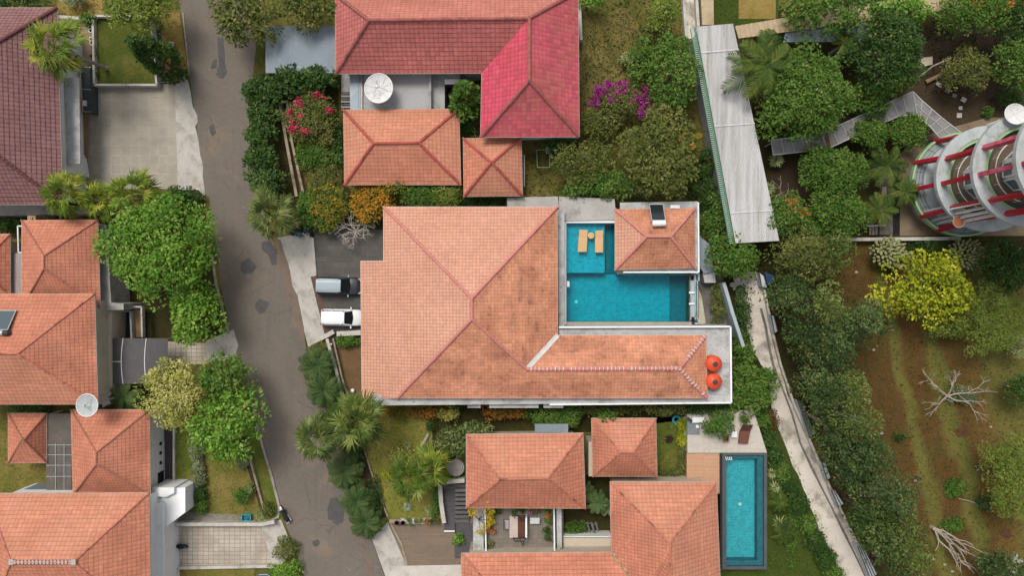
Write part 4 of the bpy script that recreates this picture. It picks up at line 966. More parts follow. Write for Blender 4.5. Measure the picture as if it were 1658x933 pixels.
for k in range(1, 5):
    z = LV[k]
    ring(3.98, 5.08, z - .45, z).build('ring_slab', RINGC, TW)
    ring(3.66, 3.99, z - .75, z - .12).build('green_rim', GREENP, TW)
    ring(3.0, 3.66, z - 1.5, z - .85).build('gutter_ring', nmat('balcony_gutter', (.12, .105, .09), (.09, .08, .07), 1), TW)
    cyl(3.05, z - 1.35, z - 1.15).build('balcony_floor', FLOORT, TW)
    if k < 4:
        m = MB(); m.tube([pt(2.9, a, z - .25) for a in range(-260, -98, 6)], .045, 6)
        for a in range(-250, -105, 24): m.tube([pt(2.9, a, z - 1.15), pt(2.9, a, z - .25)], .03, 5)
        m.build('handrail', WHITE, TW)
        # polygonal inner room with white framed windows
        m = MB(); n = 8; rr = 2.0
        m.prism([tuple(pt(rr, 22.5 + 45 * i, 0).xy) for i in range(n)], z - 1.15, LV[k + 1] - .5); dr = m.build('inner_room', WHITE, TW)
        for a in (180, 225, 135):
            ap = rr * math.cos(R(22.5)) + .03; c = pt(ap, a, z + .5); t_ = Vector((-math.sin(R(a)), math.cos(R(a)), 0))
            f = MB()
            for s_ in (-.62, .62): f.bar(c + t_ * s_ + Vector((0, 0, -1.3)), c + t_ * s_ + Vector((0, 0, 1.5)), .17, .14)
            for h_ in (-1.3, .1, 1.5): f.bar(c + t_ * -.62 + Vector((0, 0, h_)), c + t_ * .62 + Vector((0, 0, h_)), .17, .14)
            w = f.build('window', WHITEP, TW)
            MB().box(c + Vector((0, 0, .1)), (.04, 1.14, 2.7), rz=R(a)).build('pane', plain('pane_grey', (.16, .19, .20), .2), w)
zlo = [2.2] + LV[1:]
for k in range(4):
    for a, c in FINS[:3] + ([(-118, 0), (-238, 0)] if k == 0 else [(-118, 0)]):
        z0, z1 = zlo[k] - (.1 if k else 0), LV[k + 1] - .45
        r = 5.2 if k == 0 else 4.45
        m = MB()
        d = Vector((math.cos(R(a)), math.sin(R(a)), 0)); s_ = Vector((-d.y, d.x, 0)) * .19
        p0, p1 = pt(r, a, z0), pt(4.75 if k == 0 else 4.45, a, z1)
        vs = []
        for p, zz in ((p0, z0), (p1, z1)):
            for q in (p - d * .22 - s_, p + d * .22 - s_, p + d * .22 + s_, p - d * .22 + s_): vs.append(q)
        m.add(vs, [(3, 2, 1, 0), (4, 5, 6, 7), (0, 1, 5, 4), (1, 2, 6, 5), (2, 3, 7, 6), (3, 0, 4, 7)])
        m.build('fin', PINKP if (k == 2 and a < -160) else RED, TW)
# louvred slats between fins on the south side
m = MB()
for k in range(0, 2):
    for a in range(-238, -262, -7): pass
    for i, a in enumerate(range(-150 + 270, -150 + 300, 8)):
        a2 = 215 + i * 7 + (3 if k else 0)
        m.bar(pt(4.75, a2, zlo[k] + .2), pt(4.5, a2, LV[k + 1] - .6), .10, .34)
m.build('louvre', WHITE, TW)
t = thing('vent_pipe', 'thick white vent pipe with a rounded cap on the tower ring', 'pipe', (*P(1602, 203, 6.7),))
q = P(1601, 203, 6.7); MB().tube([q, q + Vector((0, 0, 1.6))], .2, 12).build('pipe', WHITEP, t); MB().ball(q + Vector((0, 0, 1.65)), .23, 12, (1, 1, .6)).build('pipe_cap', WHITEP, t)
t = thing('bowl_planter', 'round terracotta bowl planter on the lower tower ring', 'planter', tuple(P(1551, 360, 6.7)))
q = P(1551, 359, 6.95)
MB().lathe([(.25, -.35), (.55, .0), (.62, .25), (.56, .25), (.50, .12)], q, 24).build('bowl', nmat('bowl_rim', (.46, .36, .27), (.40, .30, .22), 2), t, smooth=True)
MB().lathe([(.001, .13), (.53, .12)], q, 24).build('soil', nmat('terracotta', (.42, .155, .085), (.36, .13, .07), 2, fa=.15), t)

# ------------------------------------------------------------------ satellite dishes
def dish(lab, px, py, z, r, tilt, az, mat, feed=True, base=0.0, ribs=12):
    c = P(px, py, z); t = thing('satellite_dish', lab, 'satellite dish', (c.x, c.y, base))
    M = Matrix.Rotation(R(az), 3, 'Z') @ Matrix.Rotation(R(tilt), 3, 'Y')
    prof = [(.001, 0)] + [(r * i / 6, .28 * r * (i / 6) ** 2) for i in range(1, 7)]
    m = MB(); m.lathe(prof, c, 32, M); m.f = [f for f in m.f if len(f) == 4]; m.build('reflector', mat, t, smooth=True)
    m = MB(); m.tube([c + M @ Vector((r * math.cos(2 * math.pi * k / 32), r * math.sin(2 * math.pi * k / 32), .28 * r)) for k in range(33)], .035 * max(r, 1), 5); m.build('rim', WHITEP, t)
    m = MB()
    for k in range(ribs): a = 2 * math.pi * k / ribs; m.tube([c + M @ Vector((r * f * math.cos(a), r * f * math.sin(a), .28 * r * f * f + .015)) for f in (.12, .4, .7, 1)], .012 * max(r, .8), 4)
    m.build('rib', plain('rib_grey', (.5, .5, .49)), t)
    if feed:
        m = MB(); f = c + M @ Vector((0, 0, .75 * r)); m.lathe([(.001, -.12), (.12, -.1), (.12, .1), (.001, .12)], f, 10, M)
        for k in range(3): a = 2 * math.pi * k / 3 + .5; m.tube([c + M @ Vector((r * .6 * math.cos(a), r * .6 * math.sin(a), .12 * r)), f], .02, 4)
        m.build('feed_horn', STEEL, t)
    m = MB(); m.tube([(c.x, c.y, base), c], .09, 8); m.build('mast', STEEL, t)
DW = nmat('dish_white', (.66, .66, .65), (.58, .58, .57), 1.2, fa=.08, stain=(.40, .39, .36), sscale=1.4, slo=.55, shi=.7)
DM = nmat('dish_mesh', (.46, .48, .48), (.38, .41, .41), 3, fa=.2, fine=14, stain=(.25, .29, .28), sscale=4, slo=.6, shi=.66)
dish('large white round satellite dish with stains on the concrete roof terrace', 615, 144, 4.6, 1.42, 8, 200, DW, True, 3.2, 10)
dish('pale mesh satellite dish on a long pole beside the wide orange roof', 144, 656, 8.0, 1.06, 4, 150, DM, True, 0, 16)
dish('plain white satellite dish on the upper ring of the round tower', 1642, 186, 12.9, .92, 8, 120, DW, False, 12.4, 4)
# ------------------------------------------------------------------ vegetation
class Leaves:
    """collects many leaves (one quad each) as numpy arrays"""
    def __init__(s): s.V = []; s.T = []
    def add(s, pos, dirs, nrm, length, width, clump, fold=.0):
        # pos: base points; dirs: leaf direction; nrm: leaf normal
        d = dirs / (np.linalg.norm(dirs, axis=1, keepdims=True) + 1e-9)
        sd = np.cross(d, nrm); sd /= (np.linalg.norm(sd, axis=1, keepdims=True) + 1e-9)
        L = length[:, None]; W = width[:, None] * .5
        up = np.cross(sd, d)
        a = pos; t = pos + d * L; mid = pos + d * L * .48
        b = mid + sd * W + up * W * fold; c = mid - sd * W + up * W * fold
        s.V.append(np.stack([a, b, t, c], 1)); s.T.append(clump)
    def build(s, name, mat, parent):
        V = np.concatenate(s.V); T = np.concatenate(s.T); org = np.array(ORG[parent])
        n = len(V); me = bpy.data.meshes.new(name)
        me.vertices.add(n * 4); me.vertices.foreach_set('co', (V.reshape(-1, 3) - org).astype(np.float32).ravel())
        me.loops.add(n * 4); me.loops.foreach_set('vertex_index', np.arange(n * 4, dtype=np.int32))
        me.polygons.add(n); me.polygons.foreach_set('loop_start', np.arange(0, n * 4, 4, dtype=np.int32)); me.polygons.foreach_set('loop_total', np.full(n, 4, dtype=np.int32))
        at = me.attributes.new('clump', 'FLOAT', 'FACE'); at.data.foreach_set('value', T.astype(np.float32))
        me.materials.append(mat); me.update(calc_edges=True); me.validate()
        o = bpy.data.objects.new(name, me); COL.objects.link(o); o.parent = parent; return o
def rnd_dirs(rg, n):
    v = rg.normal(size=(n, 3)); return v / np.linalg.norm(v, axis=1, keepdims=True)
def puff(lv, rg, c, r, n, leaf, wid, clump, flat=.8, jit=.36, updir=.45):
    """one clump of leaves: a loose shell that faces outwards and upwards"""
    d = rnd_dirs(rg, n); d[:, 2] = np.abs(d[:, 2]) * 1.1 - .35
    d /= np.linalg.norm(d, axis=1, keepdims=True)
    rad = r * (.70 + .36 * rg.random(n) ** .6)
    pos = np.array(c) + d * rad[:, None] * np.array([1, 1, flat])
    dirs = d * np.array([1, 1, .35]) + rg.normal(size=(n, 3)) * jit
    dirs[:, 2] -= .15
    nrm = d * .6 + np.array([0, 0, updir]) + rg.normal(size=(n, 3)) * jit * .75
    ln = leaf * (.5 + .95 * rg.random(n) ** 1.6)
    lv.add(pos - dirs / (np.linalg.norm(dirs, axis=1, keepdims=True) + 1e-9) * ln[:, None] * .5, dirs, nrm, ln, ln * wid, np.clip(clump + rg.normal(size=n) * .08, 0, 1), .15)
BARK = nmat('bark', (.13, .10, .075), (.085, .068, .05), 2, fa=.3, bump=.6)
BARKP = nmat('pale_bark', (.40, .35, .29), (.30, .26, .21), 2, fa=.25)
TRK = nmat('palm_trunk', (.33, .30, .26), (.25, .225, .19), 2, fa=.2)
L_BRIGHT = leaf_mat('leaf_bright', [(.036, .088, .013), (.065, .138, .019), (.098, .18, .027), (.17, .25, .065)])
L_MID = leaf_mat('leaf_mid', [(.028, .065, .013), (.045, .09, .018), (.065, .115, .022), (.095, .14, .04)])
L_DARK = leaf_mat('leaf_dark', [(.015, .036, .010), (.025, .054, .014), (.036, .068, .018), (.06, .095, .032)])
L_OLIVE = leaf_mat('leaf_olive', [(.04, .052, .016), (.065, .078, .022), (.092, .10, .03), (.13, .13, .05)])
L_LANE = leaf_mat('leaf_lane', [(.016, .032, .012), (.030, .053, .019), (.052, .08, .03), (.10, .125, .055)])
L_LANE2 = leaf_mat('leaf_lane_light', [(.026, .044, .012), (.048, .073, .019), (.076, .102, .03), (.13, .15, .055)])
L_YEL = leaf_mat('leaf_yellow', [(.075, .10, .008), (.145, .17, .011), (.225, .235, .017), (.33, .32, .04)])
L_YOL = leaf_mat('leaf_yellow_olive', [(.13, .145, .04), (.21, .21, .06), (.29, .27, .09), (.38, .34, .17)])
L_ORANGE = leaf_mat('leaf_orange', [(.055, .075, .016), (.13, .10, .018), (.25, .125, .018), (.34, .15, .02)])
L_ORMIX = leaf_mat('leaf_orange_green', [(.035, .065, .014), (.055, .09, .018), (.10, .11, .02), (.26, .14, .02)])
L_RUST = leaf_mat('leaf_rust', [(.05, .06, .018), (.13, .07, .02), (.20, .075, .02), (.25, .12, .02)])
L_FEATH = leaf_mat('leaf_feathery', [(.07, .10, .02), (.095, .13, .026), (.125, .155, .035), (.15, .17, .05)])
L_PALE = leaf_mat('leaf_pale', [(.09, .12, .05), (.14, .17, .08), (.20, .22, .12), (.26, .26, .16)])
L_GREY = leaf_mat('leaf_grey_green', [(.07, .085, .055), (.10, .12, .08), (.14, .16, .11), (.20, .21, .16)])
L_CACT = leaf_mat('leaf_cactus', [(.20, .22, .10), (.27, .28, .14), (.33, .33, .18), (.38, .37, .22)])
L_MAG = leaf_mat('petal_magenta', [(.20, .012, .12), (.29, .02, .19), (.36, .03, .25), (.40, .08, .28)], trans=.3)
L_PINK = leaf_mat('petal_pink', [(.34, .015, .045), (.46, .03, .075), (.55, .05, .11), (.58, .12, .18)], trans=.3)
L_YFL = leaf_mat('petal_yellow', [(.42, .28, .02), (.52, .36, .03), (.58, .42, .05), (.6, .46, .1)], trans=.3)
L_OFL = leaf_mat('petal_orange', [(.38, .12, .02), (.45, .17, .03), (.50, .22, .05), (.5, .28, .1)], trans=.3)
L_WFL = leaf_mat('petal_white', [(.45, .46, .38), (.52, .52, .45), (.6, .6, .55), (.66, .66, .6)], trans=.3)
L_PALM = leaf_mat('frond', [(.03, .052, .010), (.055, .085, .016), (.09, .12, .024), (.17, .18, .055)])
L_PALMD = leaf_mat('frond_deep', [(.016, .031, .008), (.030, .053, .011), (.052, .078, .016), (.09, .108, .03)])
L_PALMY = leaf_mat('frond_yellowing', [(.04, .07, .012), (.085, .125, .018), (.15, .17, .03), (.30, .26, .06)])
L_PALMG = leaf_mat('frond_grey', [(.035, .052, .018), (.06, .08, .028), (.10, .12, .046), (.20, .20, .10)])
L_CYC = leaf_mat('frond_dark', [(.024, .045, .017), (.036, .064, .024), (.052, .082, .032), (.075, .10, .045)])
L_AGAVE = leaf_mat('agave', [(.12, .15, .08), (.18, .21, .12), (.25, .27, .16), (.34, .34, .22)])
def limbs(m, rg, base, top, r0, tips, bend=.15, lift=.0):
    base, top = Vector(base), Vector(top)
    m.tube([base, base.lerp(top, .5) + Vector((rg.normal() * bend, rg.normal() * bend, 0)), top], [r0 * 1.25, r0 * .95, r0 * .75], 8)
    for tp in tips:
        tp = Vector(tp); mid = top.lerp(tp, .5) + Vector((0, 0, -.08 * (tp - top).length)) + Vector(rg.normal(size=3) * bend)
        m.tube([top - Vector((0, 0, .15)), mid, tp + Vector((0, 0, lift))], [r0 * .55, r0 * .34, r0 * .1], 5)
NT_ = [0]
def tree(lab, px, py, rx, ry, h, mat, leaf=.34, dens=1.0, pr=.75, name='tree', cat='tree', group=None, wid=.55, flat=.55, gaps=.0, trunkr=None, bark=None, flowers=None, seed=None, lobes=0.0, show=0, rot=0.0, clip=None):
    """crown centre and radii in pixels of the photograph, h: height of its top in metres"""
    NT_[0] += 1; sd_ = seed if seed is not None else NT_[0] * 17
    rg = np.random.default_rng(sd_)
    zc = h * (.62 if h > 2.2 else .35); d = (CAM_H - h * .8) / FPX
    c = P(px, py, h * .8); RX, RY = rx * d, ry * d; HZ = max(.3, (h - zc))
    t = thing(name, lab, cat, (c.x, c.y, 0), group)
    lv = Leaves()
    k1, k2, k3 = rg.random(3) * 6.28
    area = math.pi * RX * RY
    npf = max(4, int(area / (pr * pr) * 1.7 * dens))
    tips = []
    cr, sr = math.cos(R(rot)), math.sin(R(rot))
    ph = rg.random(npf) * 2 * math.pi
    for i in range(npf):
        a = ph[i]; q = math.sqrt((i + .5) / npf)
        if gaps and rg.random() < gaps: continue
        out = 1 + .10 * math.sin(3 * a + k1) + .07 * math.sin(5 * a + k2) + .05 * math.sin(8 * a + k3) + rg.normal() * .04
        q2 = q * out * (1 - .45 * pr / max(RX, RY))
        lay = rg.random()
        zz = zc + HZ * math.sqrt(max(0.02, 1 - min(1, q) ** 2)) * (1 if lay < .7 else .3) + rg.normal() * HZ * (.10 + lobes)
        if lay > .88: zz = zc - HZ * .3 * rg.random()
        x, y = RX * q2 * math.cos(a), RY * q2 * math.sin(a)
        x, y = x * cr - y * sr, x * sr + y * cr
        cc = (c.x + x, c.y + y, max(.2, min(zz, h)))
        r_ = pr * (.7 + .6 * rg.random())
        n = int(5.2 * r_ * r_ / (leaf * leaf * wid) * .55) + 6
        puff(lv, rg, cc, r_, n, leaf, wid, rg.random())
        tips.append(cc)
    lv.build('crown', mat, t)
    m = MB(); r0 = trunkr or max(.05, .03 * h)
    rg2 = np.random.default_rng(sd_ + 1)
    sel = [tips[i] for i in rg2.choice(len(tips), min(len(tips), 7 + show), replace=False)]
    limbs(m, rg2, (c.x, c.y, -.05), (c.x + rg2.normal() * .1, c.y + rg2.normal() * .1, h * .42), r0, sel, lift=.35 if show else 0)
    m.build('trunk' if h > 2 else 'stem', bark or BARK, t)
    if flowers:
        fm, spots = flowers
        for (fx, fy, fr, n) in spots:
            fl = Leaves(); cc = P(fx, fy, h * .92)
            for _ in range(int(n * 1.6)):
                o = rg.normal(size=3) * np.array([fr * d * .5, fr * d * .5, .2])
                puff(fl, rg, (cc.x + o[0], cc.y + o[1], h * .95 + o[2]), .22, 16, .20, .8, rg.random())
            fl.build('flower_cluster', fm, t)
    return t
def shrub(lab, px, py, rx, ry, h, mat, **k):
    k.setdefault('name', 'shrub'); k.setdefault('cat', 'shrub'); k.setdefault('leaf', .26); k.setdefault('pr', .42)
    return tree(lab, px, py, rx, ry, h, mat, **k)
def column_tree(lab, base, top, r, h, mat, group=None, leaf=.36):
    """tall narrow tree, its foot at pixel base"""
    NT_[0] += 1; rg = np.random.default_rng(NT_[0] * 13)
    c = P(*base, 0); t = thing('column_tree', lab, 'tree', (c.x, c.y, 0), group); lv = Leaves()
    for i in range(int(h * 16)):
        z = h * (.06 + .94 * rg.random()); q = r * (1 - (z / h) ** 2.2) * (.75 + .4 * rg.random()) + .12; a = rg.random() * 6.28
        puff(lv, rg, (c.x + q * math.cos(a), c.y + q * math.sin(a), z), .42, 26, leaf, .5, rg.random(), updir=.1)
    lv.build('crown', mat, t)
    MB().tube([(c.x, c.y, 0), (c.x, c.y, h * .9)], [.12, .04], 7).build('trunk', BARK, t); return t
def strip_leaf(lv_v, pts, w):
    pass
class Strips:
    """pointed ribbons (palm leaflets, agave blades)"""
    def __init__(s): s.v = []; s.f = []; s.t = []
    def ribbon(s, pts, widths, up, tone):
        b = len(s.v)
        for i, p in enumerate(pts):
            d = pts[min(i + 1, len(pts) - 1)] - pts[max(i - 1, 0)]
            sd = np.cross(d, up); sd = sd / (np.linalg.norm(sd) + 1e-9) * widths[i] * .5
            s.v += [tuple(p - sd), tuple(p + sd)]
        for i in range(len(pts) - 1): s.f.append((b + 2 * i, b + 2 * i + 1, b + 2 * i + 3, b + 2 * i + 2)); s.t.append(tone)
    def build(s, name, mat, parent):
        org = np.array(ORG[parent]); V = np.array(s.v) - org
        me = bpy.data.meshes.new(name); me.from_pydata(V.tolist(), [], s.f); me.materials.append(mat)
        at = me.attributes.new('clump', 'FLOAT', 'FACE'); at.data.foreach_set('value', np.array(s.t, dtype=np.float32)); me.update()
        o = bpy.data.objects.new(name, me); COL.objects.link(o); o.parent = parent; return o
def fan_palm(lab, px, py, r, h, mat=None, base=None, n=30, group=None, name='fan_palm', droop=.5):
    NT_[0] += 1; rg = np.random.default_rng(NT_[0] * 11)
    c = P(px, py, h); RR = r * (CAM_H - h) / FPX
    b = P(*base, 0) if base else Vector((c.x + rg.normal() * .2, c.y + rg.normal() * .2, 0))
    t = thing(name, lab, 'palm', (b.x, b.y, 0), group); st = Strips(); cx = np.array(c)
    n = int(n * 1.0)
    for i in range(n):
        a = i * 2.39996 + rg.normal() * .25; q = (i + 1) / n; el = 1.2 - 1.6 * q + rg.normal() * .22
        dh = np.array([math.cos(a), math.sin(a), 0]); L = RR * (.36 + .26 * rg.random()) * (.7 + .45 * q)
        tip = cx + dh * L * math.cos(el * .8) + np.array([0, 0, L * math.sin(el)])
        mid = (cx + tip) / 2 + np.array([0, 0, .12 * L]); tone = rg.random() * .75
        up = np.array([0, 0, 1.0]) + rg.normal(size=3) * .25; st.ribbon([cx, mid, tip], [.07, .05, .05], up, tone)
        fd = tip - mid; fd /= np.linalg.norm(fd); sd = np.cross(fd, up); sd /= np.linalg.norm(sd) + 1e-9; nu = np.cross(sd, fd)
        FL = RR * (.46 + .16 * rg.random()); nl = 21; cup = rg.uniform(.1, .5)
        for k in range(nl):
            th = (k / (nl - 1) - .5) * 2 * 1.45 + rg.normal() * .08; dd = fd * math.cos(th) + sd * math.sin(th)
            ln = FL * (1 - .35 * abs(th) / 1.45) * (.8 + .3 * rg.random())
            p1 = tip + dd * ln * .5 + nu * ln * cup * abs(th) * .25; p2 = p1 + dd * ln * .42 - np.array([0, 0, droop * ln * (.2 + .6 * rg.random())]) + rg.normal(size=3) * .06 * ln
            st.ribbon([tip, p1, p2], [.03, FL * .075, .01], nu, min(1, max(0, tone + rg.normal() * .16)))
    st.build('crown', mat or L_PALM, t)
    m = MB(); md = b.lerp(c, .55) + Vector((rg.normal() * .06, rg.normal() * .06, 0))
    m.tube([b, b + (c - b) * .08, md, c], [.32, .2, .17, .16], 9); m.build('trunk', TRK, t); return t
def feather_palm(lab, px, py, r, h, mat=None, n=16, group=None, name='feather_palm', lw=.07, pairs=26, elev=.9, base=None, cat='palm', stiff=.9, ll=.26, trunk=True):
    """pinnate fronds that arch out of one crown: palms, cycads"""
    NT_[0] += 1; rg = np.random.default_rng(NT_[0] * 7)
    c = P(px, py, h); RR = r * (CAM_H - h) / FPX; b = P(*base, 0) if base else Vector((c.x, c.y, 0))
    t = thing(name, lab, cat, (b.x, b.y, 0), group); st = Strips(); cx = np.array(c)
    for i in range(n):
        a = i * 2.39996 + rg.normal() * .15; q = (i + .5) / n; e0 = elev * (1.25 - 1.0 * q)
        L = RR * (.92 + .2 * rg.random()) * (.75 + .3 * q); dh = np.array([math.cos(a), math.sin(a), 0]); up = np.array([0, 0, 1.0])
        pts = []
        for k in range(9):
            u = k / 8; pts.append(cx + dh * L * u + up * L * (math.tan(min(1.2, e0)) * .45 * u - stiff * .62 * u * u))
        tone = rg.random() * .6
        st.ribbon(pts, [.05 * (1 - k / 10) for k in range(9)], up, tone)
        sd = np.array([-dh[1], dh[0], 0])
        for k in range(pairs):
            u = .08 + .9 * k / pairs; f = u * 8; j = int(f); p = pts[j] + (pts[min(8, j + 1)] - pts[j]) * (f - j)
            fw = pts[min(8, j + 1)] - pts[max(0, j - 1)]; fw /= np.linalg.norm(fw) + 1e-9
            ln = L * ll * math.sin(math.pi * (.12 + .84 * u)) ** .7
            for s_ in (-1, 1):
                d = sd * s_ * .85 + fw * .75 + np.array([0, 0, .12]) + rg.normal(size=3) * .06
                st.ribbon([p, p + d * ln * .55, p + d * ln + np.array([0, 0, -ln * .3])], [lw * .5, lw, lw * .15], up, min(1, max(0, tone + rg.random() * .4)))
    st.build('crown', mat or L_PALM, t)
    if trunk:
        m = MB(); m.tube([b, b.lerp(c, .5), c], [.2, .15, .13] if h > 1.5 else [.16, .16, .14], 8); m.build('trunk', TRK if h > 3 else BARK, t)
    return t
def rosette(lab, px, py, r, h, mat, n=34, w=.10, group=None, name='agave', z0=0.0, cat='plant', elev=.9):
    NT_[0] += 1; rg = np.random.default_rng(NT_[0] * 5)
    c = P(px, py, z0 + h * .4); RR = r * (CAM_H - z0) / FPX; t = thing(name, lab, cat, (c.x, c.y, z0), group); st = Strips()
    for i in range(n):
        a = i * 2.39996; q = (i + .5) / n; e = elev * (1.2 - 1.05 * q); d = np.array([math.cos(a), math.sin(a), 0])
        L = RR * (.85 + .25 * rg.random()); b0 = np.array([c.x, c.y, z0 + h * .3]) ; u = np.array([0, 0, 1.0])
        st.ribbon([b0, b0 + d * L * .5 * math.cos(e) + u * L * .5 * math.sin(e), b0 + d * L * math.cos(e * .75) + u * (L * .75 * math.sin(e) - .1 * L)], [w * .7, w, .012], u, rg.random())
    st.build('leaves', mat, t)
    MB().tube([(c.x, c.y, z0), (c.x, c.y, z0 + h * .4)], [.1, .06], 7).build('stem', BARK, t); return t
def bare_tree(lab, base, spans, mat, depth=4, r0=.14, h=3.0, seed=1, spread=.55, name='bare_tree', cat='tree', up=.45, lens=None):
    """leafless branching skeleton; spans: pixel points the main limbs reach for"""
    rg = np.random.default_rng(seed); b = P(*base, 0); t = thing(name, lab, cat, (b.x, b.y, 0)); m = MB()
    top = b + Vector((0, 0, h * .3)); m.tube([b, top], [r0 * 1.2, r0], 7)
    def grow(p, d, L, r, k):
        q = p + d * L; md = (p + q) / 2 + Vector(rg.normal(size=3) * L * .07)
        m.tube([p, md, q], [r, r * .8, r * .6], 5 if k > 1 else 4)
        if k <= 0: return
        for _ in range(2 + (rg.random() < .55)):
            nd = (d + Vector(rg.normal(size=3)) * spread).normalized(); nd.z = nd.z * .6 + up * .2; nd.normalize()
            grow(q, nd, L * (.58 + .2 * rg.random()), r * .58, k - 1)
        if k > 1: grow(md, (d + Vector(rg.normal(size=3)) * spread * 1.3).normalized(), L * .5, r * .45, k - 2)
    for s_ in spans:
        e = P(*s_, h * .8); v = e - top; L = v.length; grow(top, v.normalized(), L * .48, r0 * .62, depth)
    m.build('branches', mat, t); return t
L_PALMG2 = leaf_mat('frond_mixed', [(.028, .046, .012), (.055, .08, .02), (.095, .118, .034), (.20, .205, .085)])
L_OFL2 = leaf_mat('petal_pale_orange', [(.26, .18, .03), (.34, .20, .04), (.40, .22, .05)], trans=.3)
L_PALE2 = leaf_mat('leaf_pale_green', [(.035, .055, .018), (.06, .085, .028), (.10, .12, .05), (.17, .19, .10)])
# ---- street and garden trees, west
tree('biggest round bright green tree leaning over the road at the left', 254, 402, 92, 86, 8.5, L_BRIGHT, leaf=.34, pr=.75, dens=1.25, gaps=.05, seed=5, lobes=.08)
tree('smaller bright green tree touching the south side of the biggest round tree', 318, 508, 42, 52, 6.0, L_BRIGHT, leaf=.38, pr=.7, dens=1.1, seed=8)
tree('round glossy bright green tree at the road above the front lawn', 366, 690, 58, 57, 7.5, L_BRIGHT, leaf=.40, pr=.75, dens=1.25, seed=9)
tree('mid green tree between the round lawn tree and the yellowish sparse tree', 365, 612, 44, 36, 6.0, L_MID, leaf=.34, pr=.65, dens=1.1)
tree('sparse yellowish tree with pale bare twigs beside the grey canopy', 283, 640, 62, 60, 6.5, L_YOL, leaf=.24, pr=.6, dens=.95, gaps=.2, bark=BARKP, show=40, seed=21)
tree('bright feathery green tree cut by the top edge above the raised lawn', 222, 8, 62, 40, 6.5, L_FEATH, leaf=.26, pr=.6, dens=1.2)
tree('dark olive street tree at the top edge beside the blue grey carport', 396, 22, 56, 46, 6.5, L_OLIVE, leaf=.40, pr=.8, dens=1.1, seed=31)
tree('paler olive tree at the top edge left of the red roof', 492, 8, 52, 36, 6.0, L_OLIVE, leaf=.36, pr=.7, dens=1.0, seed=32)
column_tree('narrow dark columnar tree on the verge beside the raised lawn', (285, 112), (205, 68), 1.35, 9.5, L_DARK)
shrub('dark green foliage at the top left corner above the maroon roof', 30, -2, 55, 14, 3.5, L_DARK)
shrub('small dark shrub in the corner of the raised lawn', 142, 28, 14, 10, 1.4, L_MID)
shrub('grey green spiky shrub in the dry yard at the top edge', 122, -2, 22, 10, 1.5, L_GREY)
shrub('dark rounded hedge beside the road below the pale tiled driveway', 290, 318, 36, 14, 1.4, L_DARK, leaf=.2)
shrub('dark green planting in the shade below the maroon roof', 15, 362, 30, 14, 1.5, L_DARK)
shrub('small yellow green shrub at the left edge beside the lilac roof', 2, 450, 9, 28, 1.8, L_OLIVE)
shrub('dark shrub strip behind the wide orange roof by the mesh dish', 45, 661, 40, 8, 1.6, L_MID)
fan_palm('fan palm with a long leaning white trunk on the raised lawn', 88, 76, 56, 8.6, L_PALMY, base=(176, 112), n=30)
fan_palm('westernmost fan palm of the cluster south of the pale driveway', 108, 312, 46, 6.5, L_PALMY, group='fan palms below the pale driveway')
fan_palm('middle fan palm of the cluster south of the pale driveway', 165, 325, 38, 5.5, L_PALMY, group='fan palms below the pale driveway')
fan_palm('easternmost fan palm of the cluster, nearest the road and hedge', 214, 314, 46, 6.2, L_PALMY, group='fan palms below the pale driveway')
feather_palm('small dark feathery palm in the gap under the grey canopy', 200, 643, 30, 3.2, L_CYC, n=14)
# grey green shrub row and garden plants on the front lawn
for i, (y, h, mt, lb) in enumerate([(712, 1.1, L_GREY, 'grey green shrub at the north end of the shrub row on the front lawn'), (735, 1.2, L_GREY, 'second grey green shrub from the north in the lawn shrub row'), (758, 1.1, L_GREY, 'grey green shrub at the middle of the lawn shrub row'), (779, 1.0, L_GREY, 'last grey green shrub before the dark one in the lawn shrub row'), (800, 1.1, L_DARK, 'dark green shrub in the lawn shrub row'), (820, 1.0, L_MID, 'shrub at the south end of the lawn shrub row')]):
    shrub(lb, 314 + (y - 712) * .09, y, 10, 14, h, mt, leaf=.16, pr=.3, group='shrub row on the front lawn', dens=1.3)
shrub('round mid green shrub standing alone on the front lawn', 390, 803, 15, 13, 1.4, L_MID, leaf=.2)
shrub('small pale grey shrub by the flower bed of the front lawn', 402, 792, 9, 8, .9, L_PALE, leaf=.14, pr=.25)
shrub('ragged grey shrub at the top of the flower bed', 392, 745, 9, 20, .8, L_GREY, leaf=.16, pr=.25)
shrub('weedy tuft at the south end of the flower bed', 434, 825, 12, 12, .6, L_OLIVE, leaf=.18, pr=.25)
shrub('pale green tuft beside the blue crate on the lawn', 424, 838, 12, 7, .6, L_PALE, leaf=.15, pr=.22)
shrub('bright green bush at the bottom edge beside the road', 462, 926, 26, 16, 1.6, L_BRIGHT)
shrub('dry olive shrub between the apron and the bottom road edge', 462, 892, 22, 18, .9, L_OLIVE, leaf=.2, gaps=.3)
